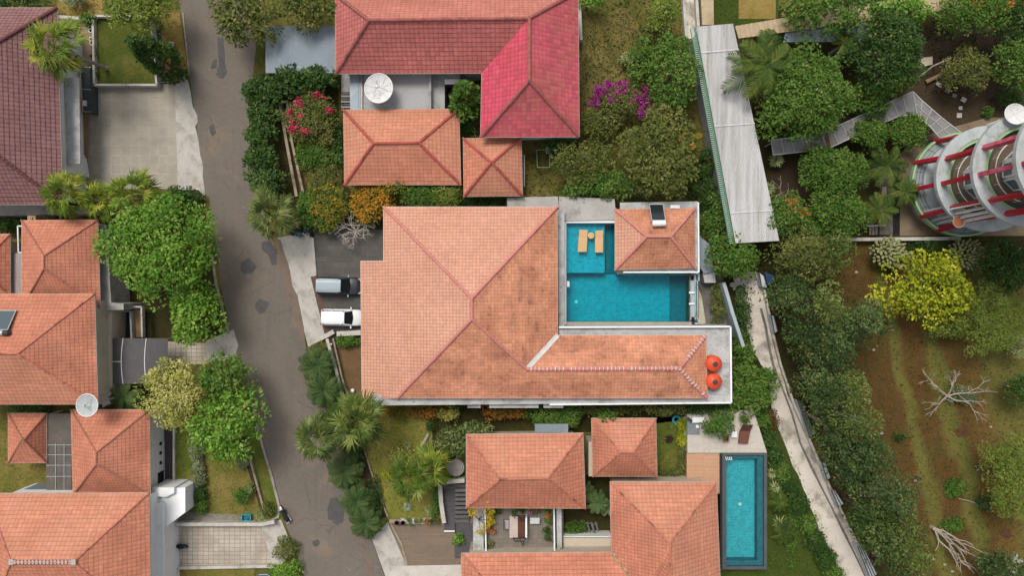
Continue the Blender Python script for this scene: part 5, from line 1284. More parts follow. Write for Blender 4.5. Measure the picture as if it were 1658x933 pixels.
# ---- roadside hedge around the pink flowering garden
for i, (x, y, rx, ry, lb) in enumerate([(425, 148, 34, 26, 'dark glossy shrub at the northwest corner of the roadside hedge'), (424, 188, 26, 22, 'dark glossy shrub just below the hedge corner'), (421, 222, 25, 22, 'dark glossy roadside shrub at the middle of the hedge'), (422, 256, 27, 22, 'dark glossy roadside shrub second from the south end'), (432, 292, 32, 20, 'dark glossy shrub at the south end of the hedge above the fan palm'), (470, 128, 34, 24, 'tall dark hedge shrub below the blue grey carport'), (516, 124, 34, 22, 'dark hedge shrub touching the corner of the red roof')]):
    shrub(lb, x, y, rx, ry, 3.2 if i > 4 else 2.6, L_DARK, leaf=.36, pr=.5, dens=1.25, group='dark glossy hedge along the road')
shrub('pink flowering bougainvillea inside the dark hedge', 502, 190, 46, 44, 2.6, L_OLIVE, leaf=.22, flowers=(L_PINK, [(486, 168, 9, 8), (515, 155, 7, 5), (476, 205, 11, 14), (495, 212, 8, 7), (533, 178, 6, 5), (488, 190, 6, 6), (470, 185, 5, 4)]), gaps=.15)
shrub('lush grassy green clump south of the pink bougainvillea', 508, 250, 34, 26, 1.4, L_MID, leaf=.4, wid=.18, pr=.4)
shrub('tangled weedy green clump beside the peach hip roof', 525, 285, 26, 22, 1.0, L_OLIVE, leaf=.35, wid=.2, pr=.35, gaps=.2)
shrub('dark shade plants against the west wall of the peach hip roof', 548, 230, 9, 40, 1.4, L_DARK)
column_tree('tall leafy tree between the concrete terrace and the pink roof wing', (757, 168), (755, 120), 1.3, 6.6, L_MID, leaf=.46)
shrub('second leafy crown rising beside the light well of the terrace', 752, 172, 24, 22, 4.6, L_MID, leaf=.45, pr=.55)
shrub('dark shaded bush between the peach roof and the pink wing', 758, 205, 16, 16, 2.0, L_DARK)
# ---- shrubs between the peach roof and the main roof
shrub('dark green shrub beside the grey fan palm at the driveway', 500, 340, 22, 34, 2.0, L_MID, leaf=.34)
shrub('green shrub with orange young leaves beside the bare white shrub', 530, 335, 32, 38, 2.6, L_ORMIX, leaf=.26, pr=.45, dens=1.2)
shrub('bright orange leaved shrub north of the bare white shrub', 600, 322, 36, 38, 3.0, L_ORANGE, leaf=.26, pr=.45, dens=1.25, seed=71)
shrub('rust brown topped shrub overlapping the south eave of the peach roof', 636, 300, 30, 16, 3.6, L_ORMIX, leaf=.26)
shrub('feathery green shrub behind the north eave of the main roof', 682, 314, 36, 22, 3.2, L_MID, leaf=.4, wid=.2, pr=.45, dens=1.2)
shrub('spiky pale green shrub near the small square peach pavilion', 722, 315, 28, 19, 3.2, L_FEATH, leaf=.45, wid=.15, pr=.45)
shrub('low dark shrub line under the small square peach pavilion', 775, 327, 50, 8, 1.2, L_DARK)
fan_palm('grey green fan palm standing at the road edge above the apron', 437, 347, 46, 5.0, L_PALMG, n=32, droop=.35)
# ---- back garden, top middle
tree('dense tall green tree beside the long white shed', 1092, 118, 40, 62, 6.0, L_MID, leaf=.30, pr=.6, dens=1.2, seed=81)
tree('yellow green tree at the top edge beside the top path', 1075, 20, 22, 34, 5.0, L_FEATH, leaf=.3, pr=.5)
tree('broad mottled green tree with orange yellow blossoms in the back garden', 1075, 245, 64, 72, 6.5, L_OLIVE, leaf=.36, pr=.6, dens=1.2, flowers=(L_OFL2, [(1120, 238, 6, 3), (1133, 222, 5, 3), (1107, 222, 6, 3), (1100, 248, 5, 2), (1085, 228, 6, 2)]), seed=84)
tree('dry olive shrub tree south of the pink roof wing', 945, 262, 52, 36, 4.2, L_OLIVE, leaf=.24, pr=.5, dens=1.1, seed=85)
tree('green leafy shrub tree behind the pool pavilion', 975, 298, 62, 26, 3.6, L_MID, leaf=.28, pr=.5, dens=1.1, seed=86)
tree('wispy olive bush below the magenta bougainvillea', 970, 198, 36, 28, 3.2, L_OLIVE, leaf=.24, pr=.45, gaps=.15)
shrub('magenta flowering bougainvillea in the back garden', 1005, 165, 46, 28, 3.4, L_OLIVE, leaf=.22, gaps=.25, flowers=(L_MAG, [(970, 148, 9, 10), (965, 165, 9, 8), (992, 158, 11, 14), (1008, 140, 10, 10), (1035, 155, 11, 14), (1048, 165, 9, 10), (1042, 180, 10, 8), (985, 136, 6, 5)]))
shrub('wild green bush east of the dry lawn in the back garden', 1040, 102, 24, 40, 2.6, L_MID, leaf=.32, pr=.45, gaps=.1)
shrub('pale flowering shrub above the magenta bougainvillea', 1020, 95, 16, 12, 1.8, L_PALE, leaf=.2, pr=.3)
shrub('leafy bush at the top edge beside the pink roof wing', 955, -2, 26, 12, 3.0, L_BRIGHT)
shrub('green creeper bank left of the top path', 1060, 60, 14, 40, 1.8, L_OLIVE, leaf=.25)
shrub('green weeds around the yellow frame in the back garden', 905, 235, 30, 14, .8, L_MID, leaf=.25, gaps=.3)
shrub('dark bushes between the mottled tree and the white shed', 1140, 290, 18, 55, 2.2, L_DARK)
shrub('green bank of shrubs east of the pool pavilion', 1155, 360, 18, 48, 2.4, L_MID, leaf=.28, pr=.45)
tree('leafy green tree at the south end of the long white shed', 1186, 412, 42, 40, 4.5, L_MID, leaf=.32, pr=.55, dens=1.2, seed=92)
shrub('trailing yellowish shrubs beside the dark courtyard', 1163, 490, 10, 40, 1.2, L_OLIVE, leaf=.2, gaps=.15)
shrub('dark green hedge between the pale blue wall and the lane', 1204, 520, 12, 56, 1.8, L_DARK, leaf=.22)
shrub('green bank below the rooftop tanks, northern clump', 1204, 580, 20, 34, 2.2, L_MID, leaf=.28)
shrub('large leafy green bank east of the rooftop tanks', 1222, 628, 42, 36, 3.0, L_MID, leaf=.34, pr=.5, dens=1.2)
shrub('dark leafy spill at the corner of the flat roof terrace', 1190, 650, 16, 18, 2.0, L_MID)
# ---- row of tall trees between the lane and the field
ROW = [
 (1306, 412, 52, 42, 8.0, L_OLIVE, 'olive green tree at the south end of the white shed by the field'),
 (1351, 410, 34, 34, 7.5, L_LANE2, 'pale olive tree at the north corner of the brown field'),
 (1282, 478, 40, 40, 7.5, L_LANE, 'dark tree shading the north end of the lane'),
 (1338, 490, 29, 36, 9.5, L_LANE2, 'lighter yellow green tree topping the dark lane trees'),
 (1396, 525, 58, 36, 8.5, L_LANE, 'grey green tree reaching farthest into the brown field'),
 (1311, 545, 40, 42, 7.0, L_LANE, 'very dark tree over the lane level with the rooftop tanks'),
 (1346, 560, 42, 38, 9.0, L_LANE, 'grey green clumped tree behind the rooftop tanks'),
 (1337, 625, 49, 46, 8.5, L_LANE, 'wide grey green clumped tree over the lane corner'),
 (1371, 625, 34, 30, 9.0, L_LANE2, 'pompon crowned pale green tree at the field edge'),
 (1352, 690, 38, 44, 7.0, L_LANE, 'dark tree behind the longest pale lane panel'),
 (1386, 675, 36, 36, 9.5, L_LANE2, 'light green tree with a star of pale branches at its centre'),
 (1396, 735, 46, 42, 9.0, L_LANE, 'mottled green tree south of the star branched tree'),
 (1375, 762, 31, 34, 7.0, L_LANE, 'dark tree above the short pale lane panel'),
 (1436, 800, 48, 46, 9.5, L_LANE, 'grey green tree with pale twigs beside the field ruts'),
 (1403, 825, 29, 40, 6.5, L_DARK, 'darkest tree between the lane and the grey green trees'),
 (1451, 860, 46, 42, 9.0, L_LANE2, 'olive tree with forked pale branches near the bottom edge'),
 (1432, 880, 30, 40, 8.0, L_LANE, 'dark olive tree beside the lower end of the lane'),
 (1476, 895, 30, 34, 7.5, L_LANE2, 'yellowish tipped tree at the edge of the lower field'),
 (1463, 935, 31, 26, 7.5, L_LANE, 'dark tree cut by the bottom edge beside the lane'),
]
for i, (x, y, rx, ry, h, mt, lb) in enumerate(ROW):
    tree(lb, x - (2 if x > 1330 else 0), y, rx - 6, ry - 3, h, mt, leaf=.27, pr=1.0, dens=1.3, wid=.5, group='trees between the lane and the field', gaps=.05, lobes=.2, seed=200 + i, show=10 if 'branch' in lb or 'twig' in lb else 0, bark=BARKP if 'pale' in lb else None)
# ---- hedge and cycads by the lap pool
HG = [(1238, 684, 12, 18), (1247, 712, 11, 17), (1256, 740, 12, 17), (1268, 766, 13, 17), (1282, 792, 14, 17), (1296, 820, 16, 17), (1308, 848, 16, 18), (1322, 878, 16, 18), (1338, 906, 17, 18), (1352, 932, 16, 16)]
PL_ = ['northernmost', 'second', 'third', 'fourth', 'fifth', 'sixth', 'seventh', 'eighth', 'ninth', 'tenth and last']
for i, (x, y, rx, ry) in enumerate(HG):
    shrub(PL_[i] + ' hedge shrub from the north between the lap pool and the lane', x, y, rx, ry, 1.5, L_DARK if i % 3 else L_MID, leaf=.2, pr=.34, dens=1.3, group='hedge between the lap pool and the lane')
shrub('reddish brown dry shrub between the beige deck and the lane', 1251, 682, 10, 16, 1.4, leaf_mat('leaf_redbrown', [(.05, .03, .012), (.10, .05, .02), (.14, .07, .025)]), leaf=.18, pr=.3)
shrub('bright low green hedge strip beside the lap pool lawn', 1282, 855, 9, 60, .5, L_MID, leaf=.16, pr=.3, rot=0)
for x, y, r, h, lb in [(1251, 766, 13, .9, 'small pale rosette plant nearest the top of the lap pool'), (1256, 790, 14, 1.0, 'pale rosette plant touching the large dark cycad beside the lap pool'), (1263, 815, 21, 1.3, 'large dark centred cycad halfway along the lap pool'), (1262, 848, 15, 1.1, 'pale rosette plant touching the lowest cycad beside the lap pool'), (1272, 865, 22, 1.3, 'lowest large cycad ring beside the lap pool')]:
    if r > 20: feather_palm(lb, x, y, r, h, L_PALMD, n=34, name='cycad', cat='plant', lw=.035, pairs=22, elev=.55, group='rosette plants by the lap pool', ll=.2)
    else: rosette(lb, x, y, r, h, L_AGAVE, n=30, w=.11, group='rosette plants by the lap pool', name='rosette_plant')
# ---- courtyard garden with the yellow green hedge
for i, y in enumerate((690, 712, 734, 757)):
    shrub(['yellow green clipped hedge shrub at the corner of the plunge basin', 'second yellow green hedge shrub along the beige deck', 'third yellow green hedge shrub along the beige deck', 'yellow green hedge shrub at the corner of the timber deck'][i], 1105, y, 7, 12, 1.0, L_YEL if i < 2 else L_OLIVE, leaf=.15, pr=.26, dens=1.5, group='clipped yellow green hedge')
for i, x in enumerate((1075, 1092)): shrub(['yellow green hedge shrub beside the small orange pavilion', 'yellow green hedge shrub south of the small courtyard lawn'][i], x, 766, 10, 7, .9, L_OLIVE, leaf=.15, pr=.25, dens=1.4, group='clipped yellow green hedge')
rosette('dark purple rosette plant on the small courtyard lawn', 1083, 711, 9, .6, leaf_mat('leaf_purple', [(.015, .012, .014), (.03, .02, .025)]), n=26, w=.12)
tree('potted frangipani tree on the beige pool deck', 1166, 689, 27, 22, 3.4, L_MID, leaf=.40, pr=.42, dens=1.0, wid=.38, gaps=.1)
shrub('small leafy plant behind the brown lounger on the beige deck', 1206, 677, 11, 11, 2.2, L_MID, leaf=.38, wid=.35, pr=.35)
for x, y, rx, ry, h, mt, lb in [(900, 675, 46, 18, 2.4, L_MID, 'leafy green climber along the south wall above the grey awning'), (985, 664, 44, 12, 2.0, L_OLIVE, 'mixed green hedge behind the small worn orange pavilion'), (1072, 663, 46, 11, 2.0, L_OLIVE, 'speckled green hedge north of the small courtyard lawn'), (1150, 661, 40, 10, 2.2, L_DARK, 'dark green hedge north of the plunge basin'), (982, 676, 20, 9, 4.0, L_MID, 'leafy climber spilling over the small orange pavilion eave'),
                                (815, 668, 40, 10, 1.6, L_RUST, 'rust red shrubs along the south wall of the main house'), (700, 668, 34, 9, 1.4, L_RUST, 'orange red low shrubs north of the palm lawn'), (640, 668, 22, 8, 1.3, L_ORANGE, 'orange flowering shrub near the tall roadside fan palms'), (726, 672, 18, 10, 1.6, L_YOL, 'yellow orange shrub at the north end of the palm lawn'), (865, 668, 16, 10, 1.6, L_DARK, 'dark bush between the rust shrubs and the green climber')]:
    shrub(lb, x, y, rx, ry, h, mt, leaf=.24, pr=.4, dens=1.2)
tree('pale leaved broad shrub beside the ringed round table', 735, 716, 32, 26, 3.2, L_PALE2, leaf=.38, pr=.5, wid=.4, gaps=.18)
shrub('grey green leafy shrub above the hip roof house corner', 772, 694, 26, 12, 2.6, L_PALE2, leaf=.34, wid=.4, pr=.4)
# ---- palms and plants around the palm lawn
fan_palm('western tall fan palm spreading over the road', 516, 710, 46, 7.0, L_PALMG, n=36)
fan_palm('largest fan palm between the road and the palm lawn', 578, 682, 52, 8.0, L_PALMG2, n=40)
fan_palm('low fan palm crown behind the two tall road palms', 545, 692, 40, 6.0, L_PALMD, n=28)
for x, y, r, h, lb in [(512, 592, 32, 1.8, 'northernmost dark cycad at the road edge'), (524, 632, 32, 1.8, 'second dark cycad from the north at the road edge'), (557, 764, 32, 1.9, 'dark spiky cycad below the tall fan palms'), (577, 812, 30, 1.9, 'spiky cycad beside the large dark road patch'), (592, 846, 31, 1.9, 'southernmost cycad next to the pale apron')]:
    feather_palm(lb, x, y, r, h, L_CYC, n=46, name='cycad', cat='plant', lw=.032, pairs=32, elev=.95, group='cycads along the road', ll=.24)
shrub('dark undergrowth between the roadside cycads', 574, 730, 14, 30, 1.0, L_DARK)
shrub('dark undergrowth beside the large fan palm trunk', 606, 810, 10, 40, .9, L_DARK, leaf=.2)
shrub('dark undergrowth under the two northern cycads', 528, 612, 16, 44, .9, L_DARK, leaf=.2)
fan_palm('fan palm on the lawn beside the yellow croton bush', 668, 772, 46, 4.6, L_PALM, n=26)
fan_palm('second fan palm on the lawn near the bent grey wall', 693, 758, 42, 4.0, L_PALMY, n=22)
shrub('yellow croton bush beside the lawn palms', 655, 742, 24, 17, 1.4, L_YOL, leaf=.24, pr=.35)
shrub('small yellow tipped plant west of the lawn palms', 629, 768, 10, 8, .8, L_YEL, leaf=.3, wid=.25, pr=.25)
rosette('white variegated spiky plant north of the yellow croton bush', 660, 722, 10, .8, L_PALE, n=18, w=.14, name='variegated_plant')
rosette('blue grey agave on the palm lawn', 660, 821, 10, .7, leaf_mat('agave_blue', [(.12, .15, .13), (.18, .21, .19), (.26, .28, .27)]), n=30, w=.10)
shrub('round ring shaped pale green plant on the palm lawn', 696, 826, 8, 8, .6, L_PALE, leaf=.2, pr=.22)
shrub('dark round shrub at the top of the palm lawn', 697, 690, 9, 9, 1.2, L_DARK, leaf=.16, pr=.26)
shrub('green climbing strip along the bent grey wall', 706, 815, 7, 28, .8, L_MID, leaf=.2, pr=.28)
shrub('leafy green plants below the ringed round table', 738, 776, 16, 6, .7, L_MID, leaf=.22, pr=.25)
shrub('bright green potted shrub on the brown driveway', 742, 875, 9, 10, 1.0, L_BRIGHT, leaf=.24, pr=.28)
shrub('dark green foliage strip north of the bare garden soil', 563, 553, 20, 9, 1.0, L_MID, leaf=.34, wid=.25, pr=.3)
shrub('small yellow orange shrub under the north edge of the bare soil', 590, 646, 9, 8, 1.0, L_ORANGE, leaf=.2, pr=.26)
# dark inner court between the two orange roofs
for x, y, r, h, lb in [(968, 815, 22, 3.4, 'dark fan leaved palm in the shaded inner court'), (985, 822, 18, 2.6, 'silvery rosette palm against the eave of the inner court'), (950, 800, 18, 2.8, 'dark feathery palm beside the hip roof corner')]:
    feather_palm(lb, x, y, r, h, L_CYC if 'silvery' not in lb else L_GREY, n=12, lw=.08, pairs=14)
shrub('fern thicket along the wall of the shaded inner court', 930, 858, 22, 14, 1.0, L_MID, leaf=.3, wid=.25, pr=.32)
shrub('low hedge along the cream ledge of the inner court', 955, 868, 40, 5, .8, L_MID, leaf=.18, pr=.25)
# ---- top right garden
tree('huge dense dark green tree between the white shed and the walkway', 1305, 150, 74, 76, 8.5, L_MID, leaf=.30, pr=.62, dens=1.3, seed=301)
tree('dense dark green tree north of the walkway roof', 1440, 82, 58, 72, 8.0, L_DARK, leaf=.32, pr=.6, dens=1.3, seed=302)
tree('light green leafy tree over the tan roofing at the top edge', 1345, 18, 78, 36, 7.0, L_MID, leaf=.34, pr=.55, dens=1.0, gaps=.12, seed=303)
tree('bright leafy tree beside the dark tree at the top edge', 1455, 18, 52, 26, 7.0, L_BRIGHT, leaf=.34, pr=.55, dens=1.0, gaps=.1, seed=304)
tree('yellow green small tree hugging the north edge of the walkway', 1408, 158, 36, 34, 4.5, L_MID, leaf=.28, pr=.48, seed=305)
tree('yellow green crown right beside the walkway corner', 1455, 135, 22, 22, 3.6, L_FEATH, leaf=.26, pr=.42)
tree('dark green tree with orange blossoms at the top right', 1580, 18, 62, 38, 6.5, L_MID, leaf=.30, pr=.55, dens=1.2, flowers=(L_OFL, [(1575, 5, 8, 4), (1590, 22, 8, 4), (1632, 8, 8, 5)]), seed=307)
tree('dark tree at the right edge above the tower', 1648, 98, 34, 46, 5.5, L_MID, leaf=.28, pr=.5, dens=1.2, seed=308)
tree('rounded dark tree in the top right corner', 1660, 20, 40, 44, 6.0, L_DARK, leaf=.28, pr=.5, seed=309)
tree('sparse grey olive tree on the dark soil north of the tower', 1568, 112, 42, 36, 4.2, L_OLIVE, leaf=.24, pr=.42, gaps=.2, bark=BARKP, show=18, seed=310)
rosette('bright lime big leaved plant in the sparse olive tree', 1574, 96, 13, 4.6, leaf_mat('leaf_lime', [(.14, .20, .02), (.22, .28, .03)]), n=10, w=.45, name='lime_plant')
tree('rounded green tree right of the white shed below the walkway', 1350, 278, 56, 42, 5.5, L_MID, leaf=.28, pr=.52, dens=1.3, seed=311)
tree('lower rounded green tree above the boundary wall', 1358, 345, 50, 45, 5.5, L_MID, leaf=.28, pr=.52, dens=1.3, seed=312)
tree('green tree dotted with orange blossoms beside the white shed', 1270, 350, 38, 37, 5.0, L_MID, leaf=.28, pr=.5, dens=1.3, flowers=(L_OFL, [(1280, 332, 9, 7), (1296, 345, 7, 6), (1270, 345, 7, 3)]), seed=313)
tree('clipped round shrub tree left of the yellow plant by the walkway', 1408, 218, 31, 28, 3.6, L_MID, leaf=.24, pr=.42, dens=1.3, seed=314)
tree('clipped round shrub tree right of the yellow plant by the walkway', 1472, 211, 32, 28, 3.6, L_MID, leaf=.24, pr=.42, dens=1.3, seed=315)
rosette('yellow big leaved plant between two clipped round shrubs', 1446, 212, 17, 2.4, L_YOL, n=12, w=.30, name='yellow_plant', elev=.5)
feather_palm('large feathery palm drooping over the north end of the white shed', 1243, 105, 64, 7.5, L_PALMD, n=13, lw=.07, pairs=44, elev=.8, ll=.28)
feather_palm('dark feather palm beside the black pebble strip', 1436, 268, 38, 3.6, L_PALMD, n=15, lw=.06, pairs=20)
feather_palm('yellow green feather palm at the edge of the tan plaza', 1466, 310, 28, 3.2, L_PALMD, n=14, lw=.06, pairs=18)
feather_palm('dark feather palm on the grey paving above the boundary wall', 1425, 338, 32, 3.2, L_PALMD, n=14, lw=.06, pairs=18)
feather_palm('small feathery palm half hidden at the blue grey roof', 1370, 68, 24, 4.0, L_PALM, n=9, lw=.09, pairs=18)
for x, y, r, h, lb in [(1274, 140, 16, 7.6, 'pale frangipani leaf cluster on top of the huge dark tree'), (1258, 258, 15, 3.6, 'pale frangipani leaf cluster at the edge of the white shed'), (1246, 305, 12, 3.6, 'pale frangipani leaf cluster on the white shed roof edge'), (1304, 378, 17, 3.4, 'pale frangipani leaf cluster above the boundary wall'), (1262, 180, 16, 7.2, 'yellowing frangipani leaf cluster at the foot of the huge dark tree')]:
    rosette(lb, x, y, r, h, L_PALE if 'yellowing' not in lb else L_YOL, n=22, w=.28, name='frangipani', elev=.7, group='frangipani leaf clusters')
bare_tree('bare pale frangipani branches beside the white shed', (1266, 320), [(1254, 290), (1282, 300), (1258, 306)], BARKP, 2, .10, 3.0, 5)
shrub('dark shrubs under the north trees by the blue grey roof', 1255, 62, 34, 14, 3.2, L_DARK, leaf=.3)
shrub('dark bushes between the huge dark tree and the walkway', 1300, 228, 50, 12, 1.6, L_DARK)
shrub('dark planting beside the north rim of the tower court', 1640, 158, 26, 12, 1.2, L_DARK, leaf=.2)
shrub('small green weeds at the foot of the vent pipe', 1600, 180, 10, 10, .6, L_MID, leaf=.2, pr=.22)
# ---- field
tree('brilliant yellow green tree on the brown field', 1500, 466, 72, 60, 6.0, L_YEL, leaf=.33, wid=.7, pr=.75, dens=1.1, gaps=.2, seed=401, lobes=.16)
for i, (x, y, rx, ry, lb) in enumerate([(1438, 408, 31, 26, 'pale lumpy cactus clump west of the yellow tree'), (1566, 412, 34, 26, 'pale lumpy cactus clump east of the yellow tree'), (1466, 412, 14, 9, 'small pale cactus arm between the cactus clump and the yellow tree'), (1450, 432, 16, 6, 'single pale cactus arm lying below the cactus clump')]):
    NT_[0] += 1; rg = np.random.default_rng(500 + i); h = 2.6; c = P(x, y, h); t = thing('cactus', lb, 'cactus', (c.x, c.y, 0), 'pale cacti by the yellow tree'); m = MB(); s = MB()
    n = int(rx * ry / 13)
    for k in range(n):
        a, q = k * 2.4, math.sqrt((k + .5) / n); px, py = x + rx * q * math.cos(a), y + ry * q * math.sin(a)
        z = h * (.55 + .45 * math.sqrt(1 - q * q * .9)) + rg.normal() * .12; p = P(px, py, z)
        d = Vector((math.cos(a) * q, -math.sin(a) * q, .8)) + Vector(rg.normal(size=3) * .25)
        m.tube([p - d.normalized() * .55, p - d.normalized() * .1, p + d.normalized() * .08], [.10, .17, .08], 7)
        m.ball(p + d.normalized() * .06, .13, 6)
        if k % 3 == 0: s.tube([(c.x + rg.normal() * .2, c.y + rg.normal() * .2, 0), p - d.normalized() * .5], [.12, .09], 5)
    m.build('arms', nmat('cactus_skin', (.30, .30, .15), (.22, .235, .10), 3, fa=.25), t, smooth=True); s.build('stem', BARK, t)
tree('feathery pale green tree at the right edge of the field', 1610, 520, 58, 56, 5.5, L_FEATH, leaf=.20, pr=.5, dens=1.0, wid=.4, gaps=.14, show=12, seed=402)
tree('feathery green low branch reaching left under the yellow tree', 1540, 525, 34, 22, 3.6, L_FEATH, leaf=.20, pr=.42, gaps=.2, wid=.4)
tree('dark leafy tree at the right edge below the tower', 1632, 430, 48, 42, 5.0, L_DARK, leaf=.3, pr=.5, seed=403)
shrub('dark bushes in the shade of the boundary wall below the tower', 1520, 398, 60, 10, 1.2, L_DARK, leaf=.2)
tree('large yellow green feathery tree at the right edge of the lower field', 1648, 775, 50, 68, 6.0, L_FEATH, leaf=.22, pr=.5, gaps=.12, wid=.42, seed=405)
tree('grey green tree with white blossoms in the bottom right corner', 1625, 922, 38, 28, 4.5, L_LANE, leaf=.26, pr=.45, flowers=(L_WFL, [(1643, 908, 6, 4), (1640, 925, 6, 3)]), seed=406)
tree('dark tree at the right edge beside the grey branches', 1656, 632, 26, 28, 4.0, L_DARK, leaf=.28, pr=.45)
tree('grey twiggy tree at the right edge below the feathery tree', 1652, 558, 20, 22, 4.0, L_PALE, leaf=.16, pr=.35, gaps=.45, bark=BARKP, show=40)
bare_tree('dead pale branching tree lying over a green tuft on the field', (1528, 640), [(1502, 612), (1506, 668), (1600, 632), (1592, 660), (1550, 606)], BARKP, 3, .16, 2.4, 41, name='dead_tree', spread=.5)
shrub('blue green tuft under the dead pale tree', 1560, 640, 26, 14, .8, L_GREY, leaf=.2, gaps=.2)
bare_tree('dead forked pale tree near the bottom of the field', (1508, 854), [(1540, 872), (1572, 880), (1562, 905), (1592, 922), (1560, 925)], BARKP, 2, .19, 2.2, 44, name='dead_tree', spread=.45)
shrub('small dark shrub on the bare soil of the field', 1458, 708, 10, 7, .8, L_DARK, leaf=.16, pr=.22)
shrub('grey green shrub beside a dug hole in the lower field', 1598, 815, 16, 14, 1.0, L_LANE, leaf=.2, pr=.26)
shrub('sparse green seedlings in the middle of the lower field', 1550, 790, 20, 18, .5, L_MID, leaf=.2, pr=.22, gaps=.45)
shrub('patch of green weeds left of the forked dead tree', 1545, 850, 22, 12, .5, L_MID, leaf=.2, pr=.22, gaps=.35)
# ---- bare shrub on the driveway
bare_tree('bare white branched shrub at the corner of the dark driveway', (578, 376), [(546, 362), (560, 350), (590, 352), (602, 366), (590, 388), (568, 396), (552, 376), (578, 372)], nmat('white_twig', (.52, .47, .42), (.42, .37, .33), 3), 4, .10, 2.4, 77, name='bare_shrub', cat='shrub', spread=.6)
# grass that nobody could count
def tufts(name, areas, mat, per, lo, hi, seed):
    rg = np.random.default_rng(seed); P_ = []
    for (pts) in areas:
        q = [P2(x, y) for x, y in pts]; xs = [a[0] for a in q]; ys = [a[1] for a in q]
        n = int(per * (max(xs) - min(xs)) * (max(ys) - min(ys))); X = rg.uniform(min(xs), max(xs), n); Y = rg.uniform(min(ys), max(ys), n)
        ins = np.zeros(n, bool); j = len(q) - 1
        for i in range(len(q)):
            xi, yi = q[i]; xj, yj = q[j]
            ins ^= ((yi > Y) != (yj > Y)) & (X < (xj - xi) * (Y - yi) / (yj - yi + 1e-12) + xi); j = i
        P_.append(np.stack([X[ins], Y[ins], np.full(ins.sum(), .03)], 1))
    P_ = np.concatenate(P_); n = len(P_)
    clump = .5 + .5 * np.sin(P_[:, 0] * 1.7 + 2 * np.sin(P_[:, 1] * .9)) * np.cos(P_[:, 1] * 1.3)
    keep = rg.random(n) < .35 + .65 * clump; P_ = P_[keep]; clump = clump[keep]; n = len(P_)
    o = bpy.data.objects.new('_', None); ORG[o] = Vector((0, 0, 0))
    lv = Leaves(); d = rnd_dirs(rg, n); d[:, 2] = np.abs(d[:, 2]) * .6 + .35; ln = rg.uniform(lo, hi, n)
    nr = rnd_dirs(rg, n); nr[:, 2] += 1.0
    lv.add(P_, d, nr, ln, ln * .35, np.clip(clump * .6 + rg.random(n) * .4, 0, 1))
    g = lv.build(name, mat, o); g.parent = None; del ORG[o]; bpy.data.objects.remove(o)
    return tag(g, kind='stuff')
L_GR = leaf_mat('grass_blade', [(.06, .085, .02), (.09, .115, .03), (.13, .14, .042), (.19, .165, .065)])
L_GRD = leaf_mat('grass_blade_dark', [(.03, .052, .014), (.045, .07, .018), (.065, .085, .024), (.10, .10, .04)])
L_GRY = leaf_mat('grass_blade_dry', [(.10, .10, .035), (.15, .13, .048), (.20, .16, .07), (.25, .19, .09)])
tufts('grass', [[(575, 655), (740, 655), (740, 700), (714, 790), (714, 842), (628, 842), (585, 720)], [(285, 690), (392, 700), (440, 845), (300, 836)], [(-10, 652), (75, 655), (75, 800), (-10, 800)]], leaf_mat('grass_blade_yellow', [(.10, .11, .03), (.14, .135, .042), (.18, .155, .055), (.22, .18, .08)]), 22, .12, .26, 1)
tufts('grass', [[(1165, 660), (1235, 660), (1270, 700), (1370, 940), (1240, 940), (1243, 735)], [(1062, 676), (1114, 676), (1114, 775), (1062, 778)], [(1155, -10), (1196, -10), (1196, 40), (1155, 40)]], L_GRD, 20, .12, .26, 2)
tufts('undergrowth', [[(942, 0), (1108, 0), (1140, 330), (845, 330), (845, 230), (940, 225)], [(470, 230), (550, 220), (556, 320), (495, 330)], [(497, 562), (530, 548), (556, 640), (580, 720), (622, 845), (596, 872), (548, 720)]], L_GR, 16, .2, .5, 3)
tufts('dry_grass_blades', [[(262, 20), (291, 20), (305, 120), (296, 133), (268, 134)], [(92, -5), (166, -5), (166, 28), (92, 28)], [(942, 40), (1010, 10), (1050, 60), (1020, 140), (985, 180), (942, 200)]], L_GRY, 18, .15, .35, 4)
tufts('field_grass', [[(1300, 395), (1665, 395), (1665, 940), (1490, 940), (1395, 700), (1340, 560)]], leaf_mat('grass_blade_field', [(.05, .04, .016), (.085, .075, .026), (.11, .105, .034), (.15, .13, .05)]), 12, .12, .36, 5)
tufts('ground_cover', [[(1130, 440), (1330, 395), (1340, 560), (1320, 760), (1280, 600), (1240, 500)], [(1200, 40), (1660, -10), (1660, 190), (1480, 140), (1250, 240)], [(1180, 540), (1205, 540), (1255, 640), (1200, 660), (1184, 640)]], leaf_mat('ground_leaf', [(.012, .022, .007), (.022, .036, .010), (.036, .05, .014)]), 9, .2, .5, 6)

LIT = leaf_mat('ground_litter', [(.10, .06, .03), (.19, .12, .05), (.30, .22, .10), (.36, .30, .17)])
lt = tufts('leaf_litter', [[(287, 0), (340, 0), (352, 300), (420, 560), (470, 760), (500, 933), (492, 933), (440, 775), (405, 650), (352, 470), (329, 305), (309, 140)], [(402, 0), (405, 40), (402, 180), (436, 375), (488, 530), (548, 720), (603, 875), (622, 933), (590, 933), (540, 790), (470, 540), (420, 375), (388, 180)], [(505, 372), (624, 372), (624, 425), (590, 425), (590, 550), (528, 552)], [(630, 846), (765, 842), (765, 916), (656, 917)], [(1190, 460), (1230, 470), (1262, 600), (1310, 715), (1412, 933), (1362, 925), (1300, 795), (1240, 600)], [(1385, 170), (1500, 60), (1655, 60), (1655, 180), (1545, 205)]], LIT, 1.3, .07, .2, 9)
for p_ in lt.data.vertices: p_.co.z = .06 + p_.co.z * .12
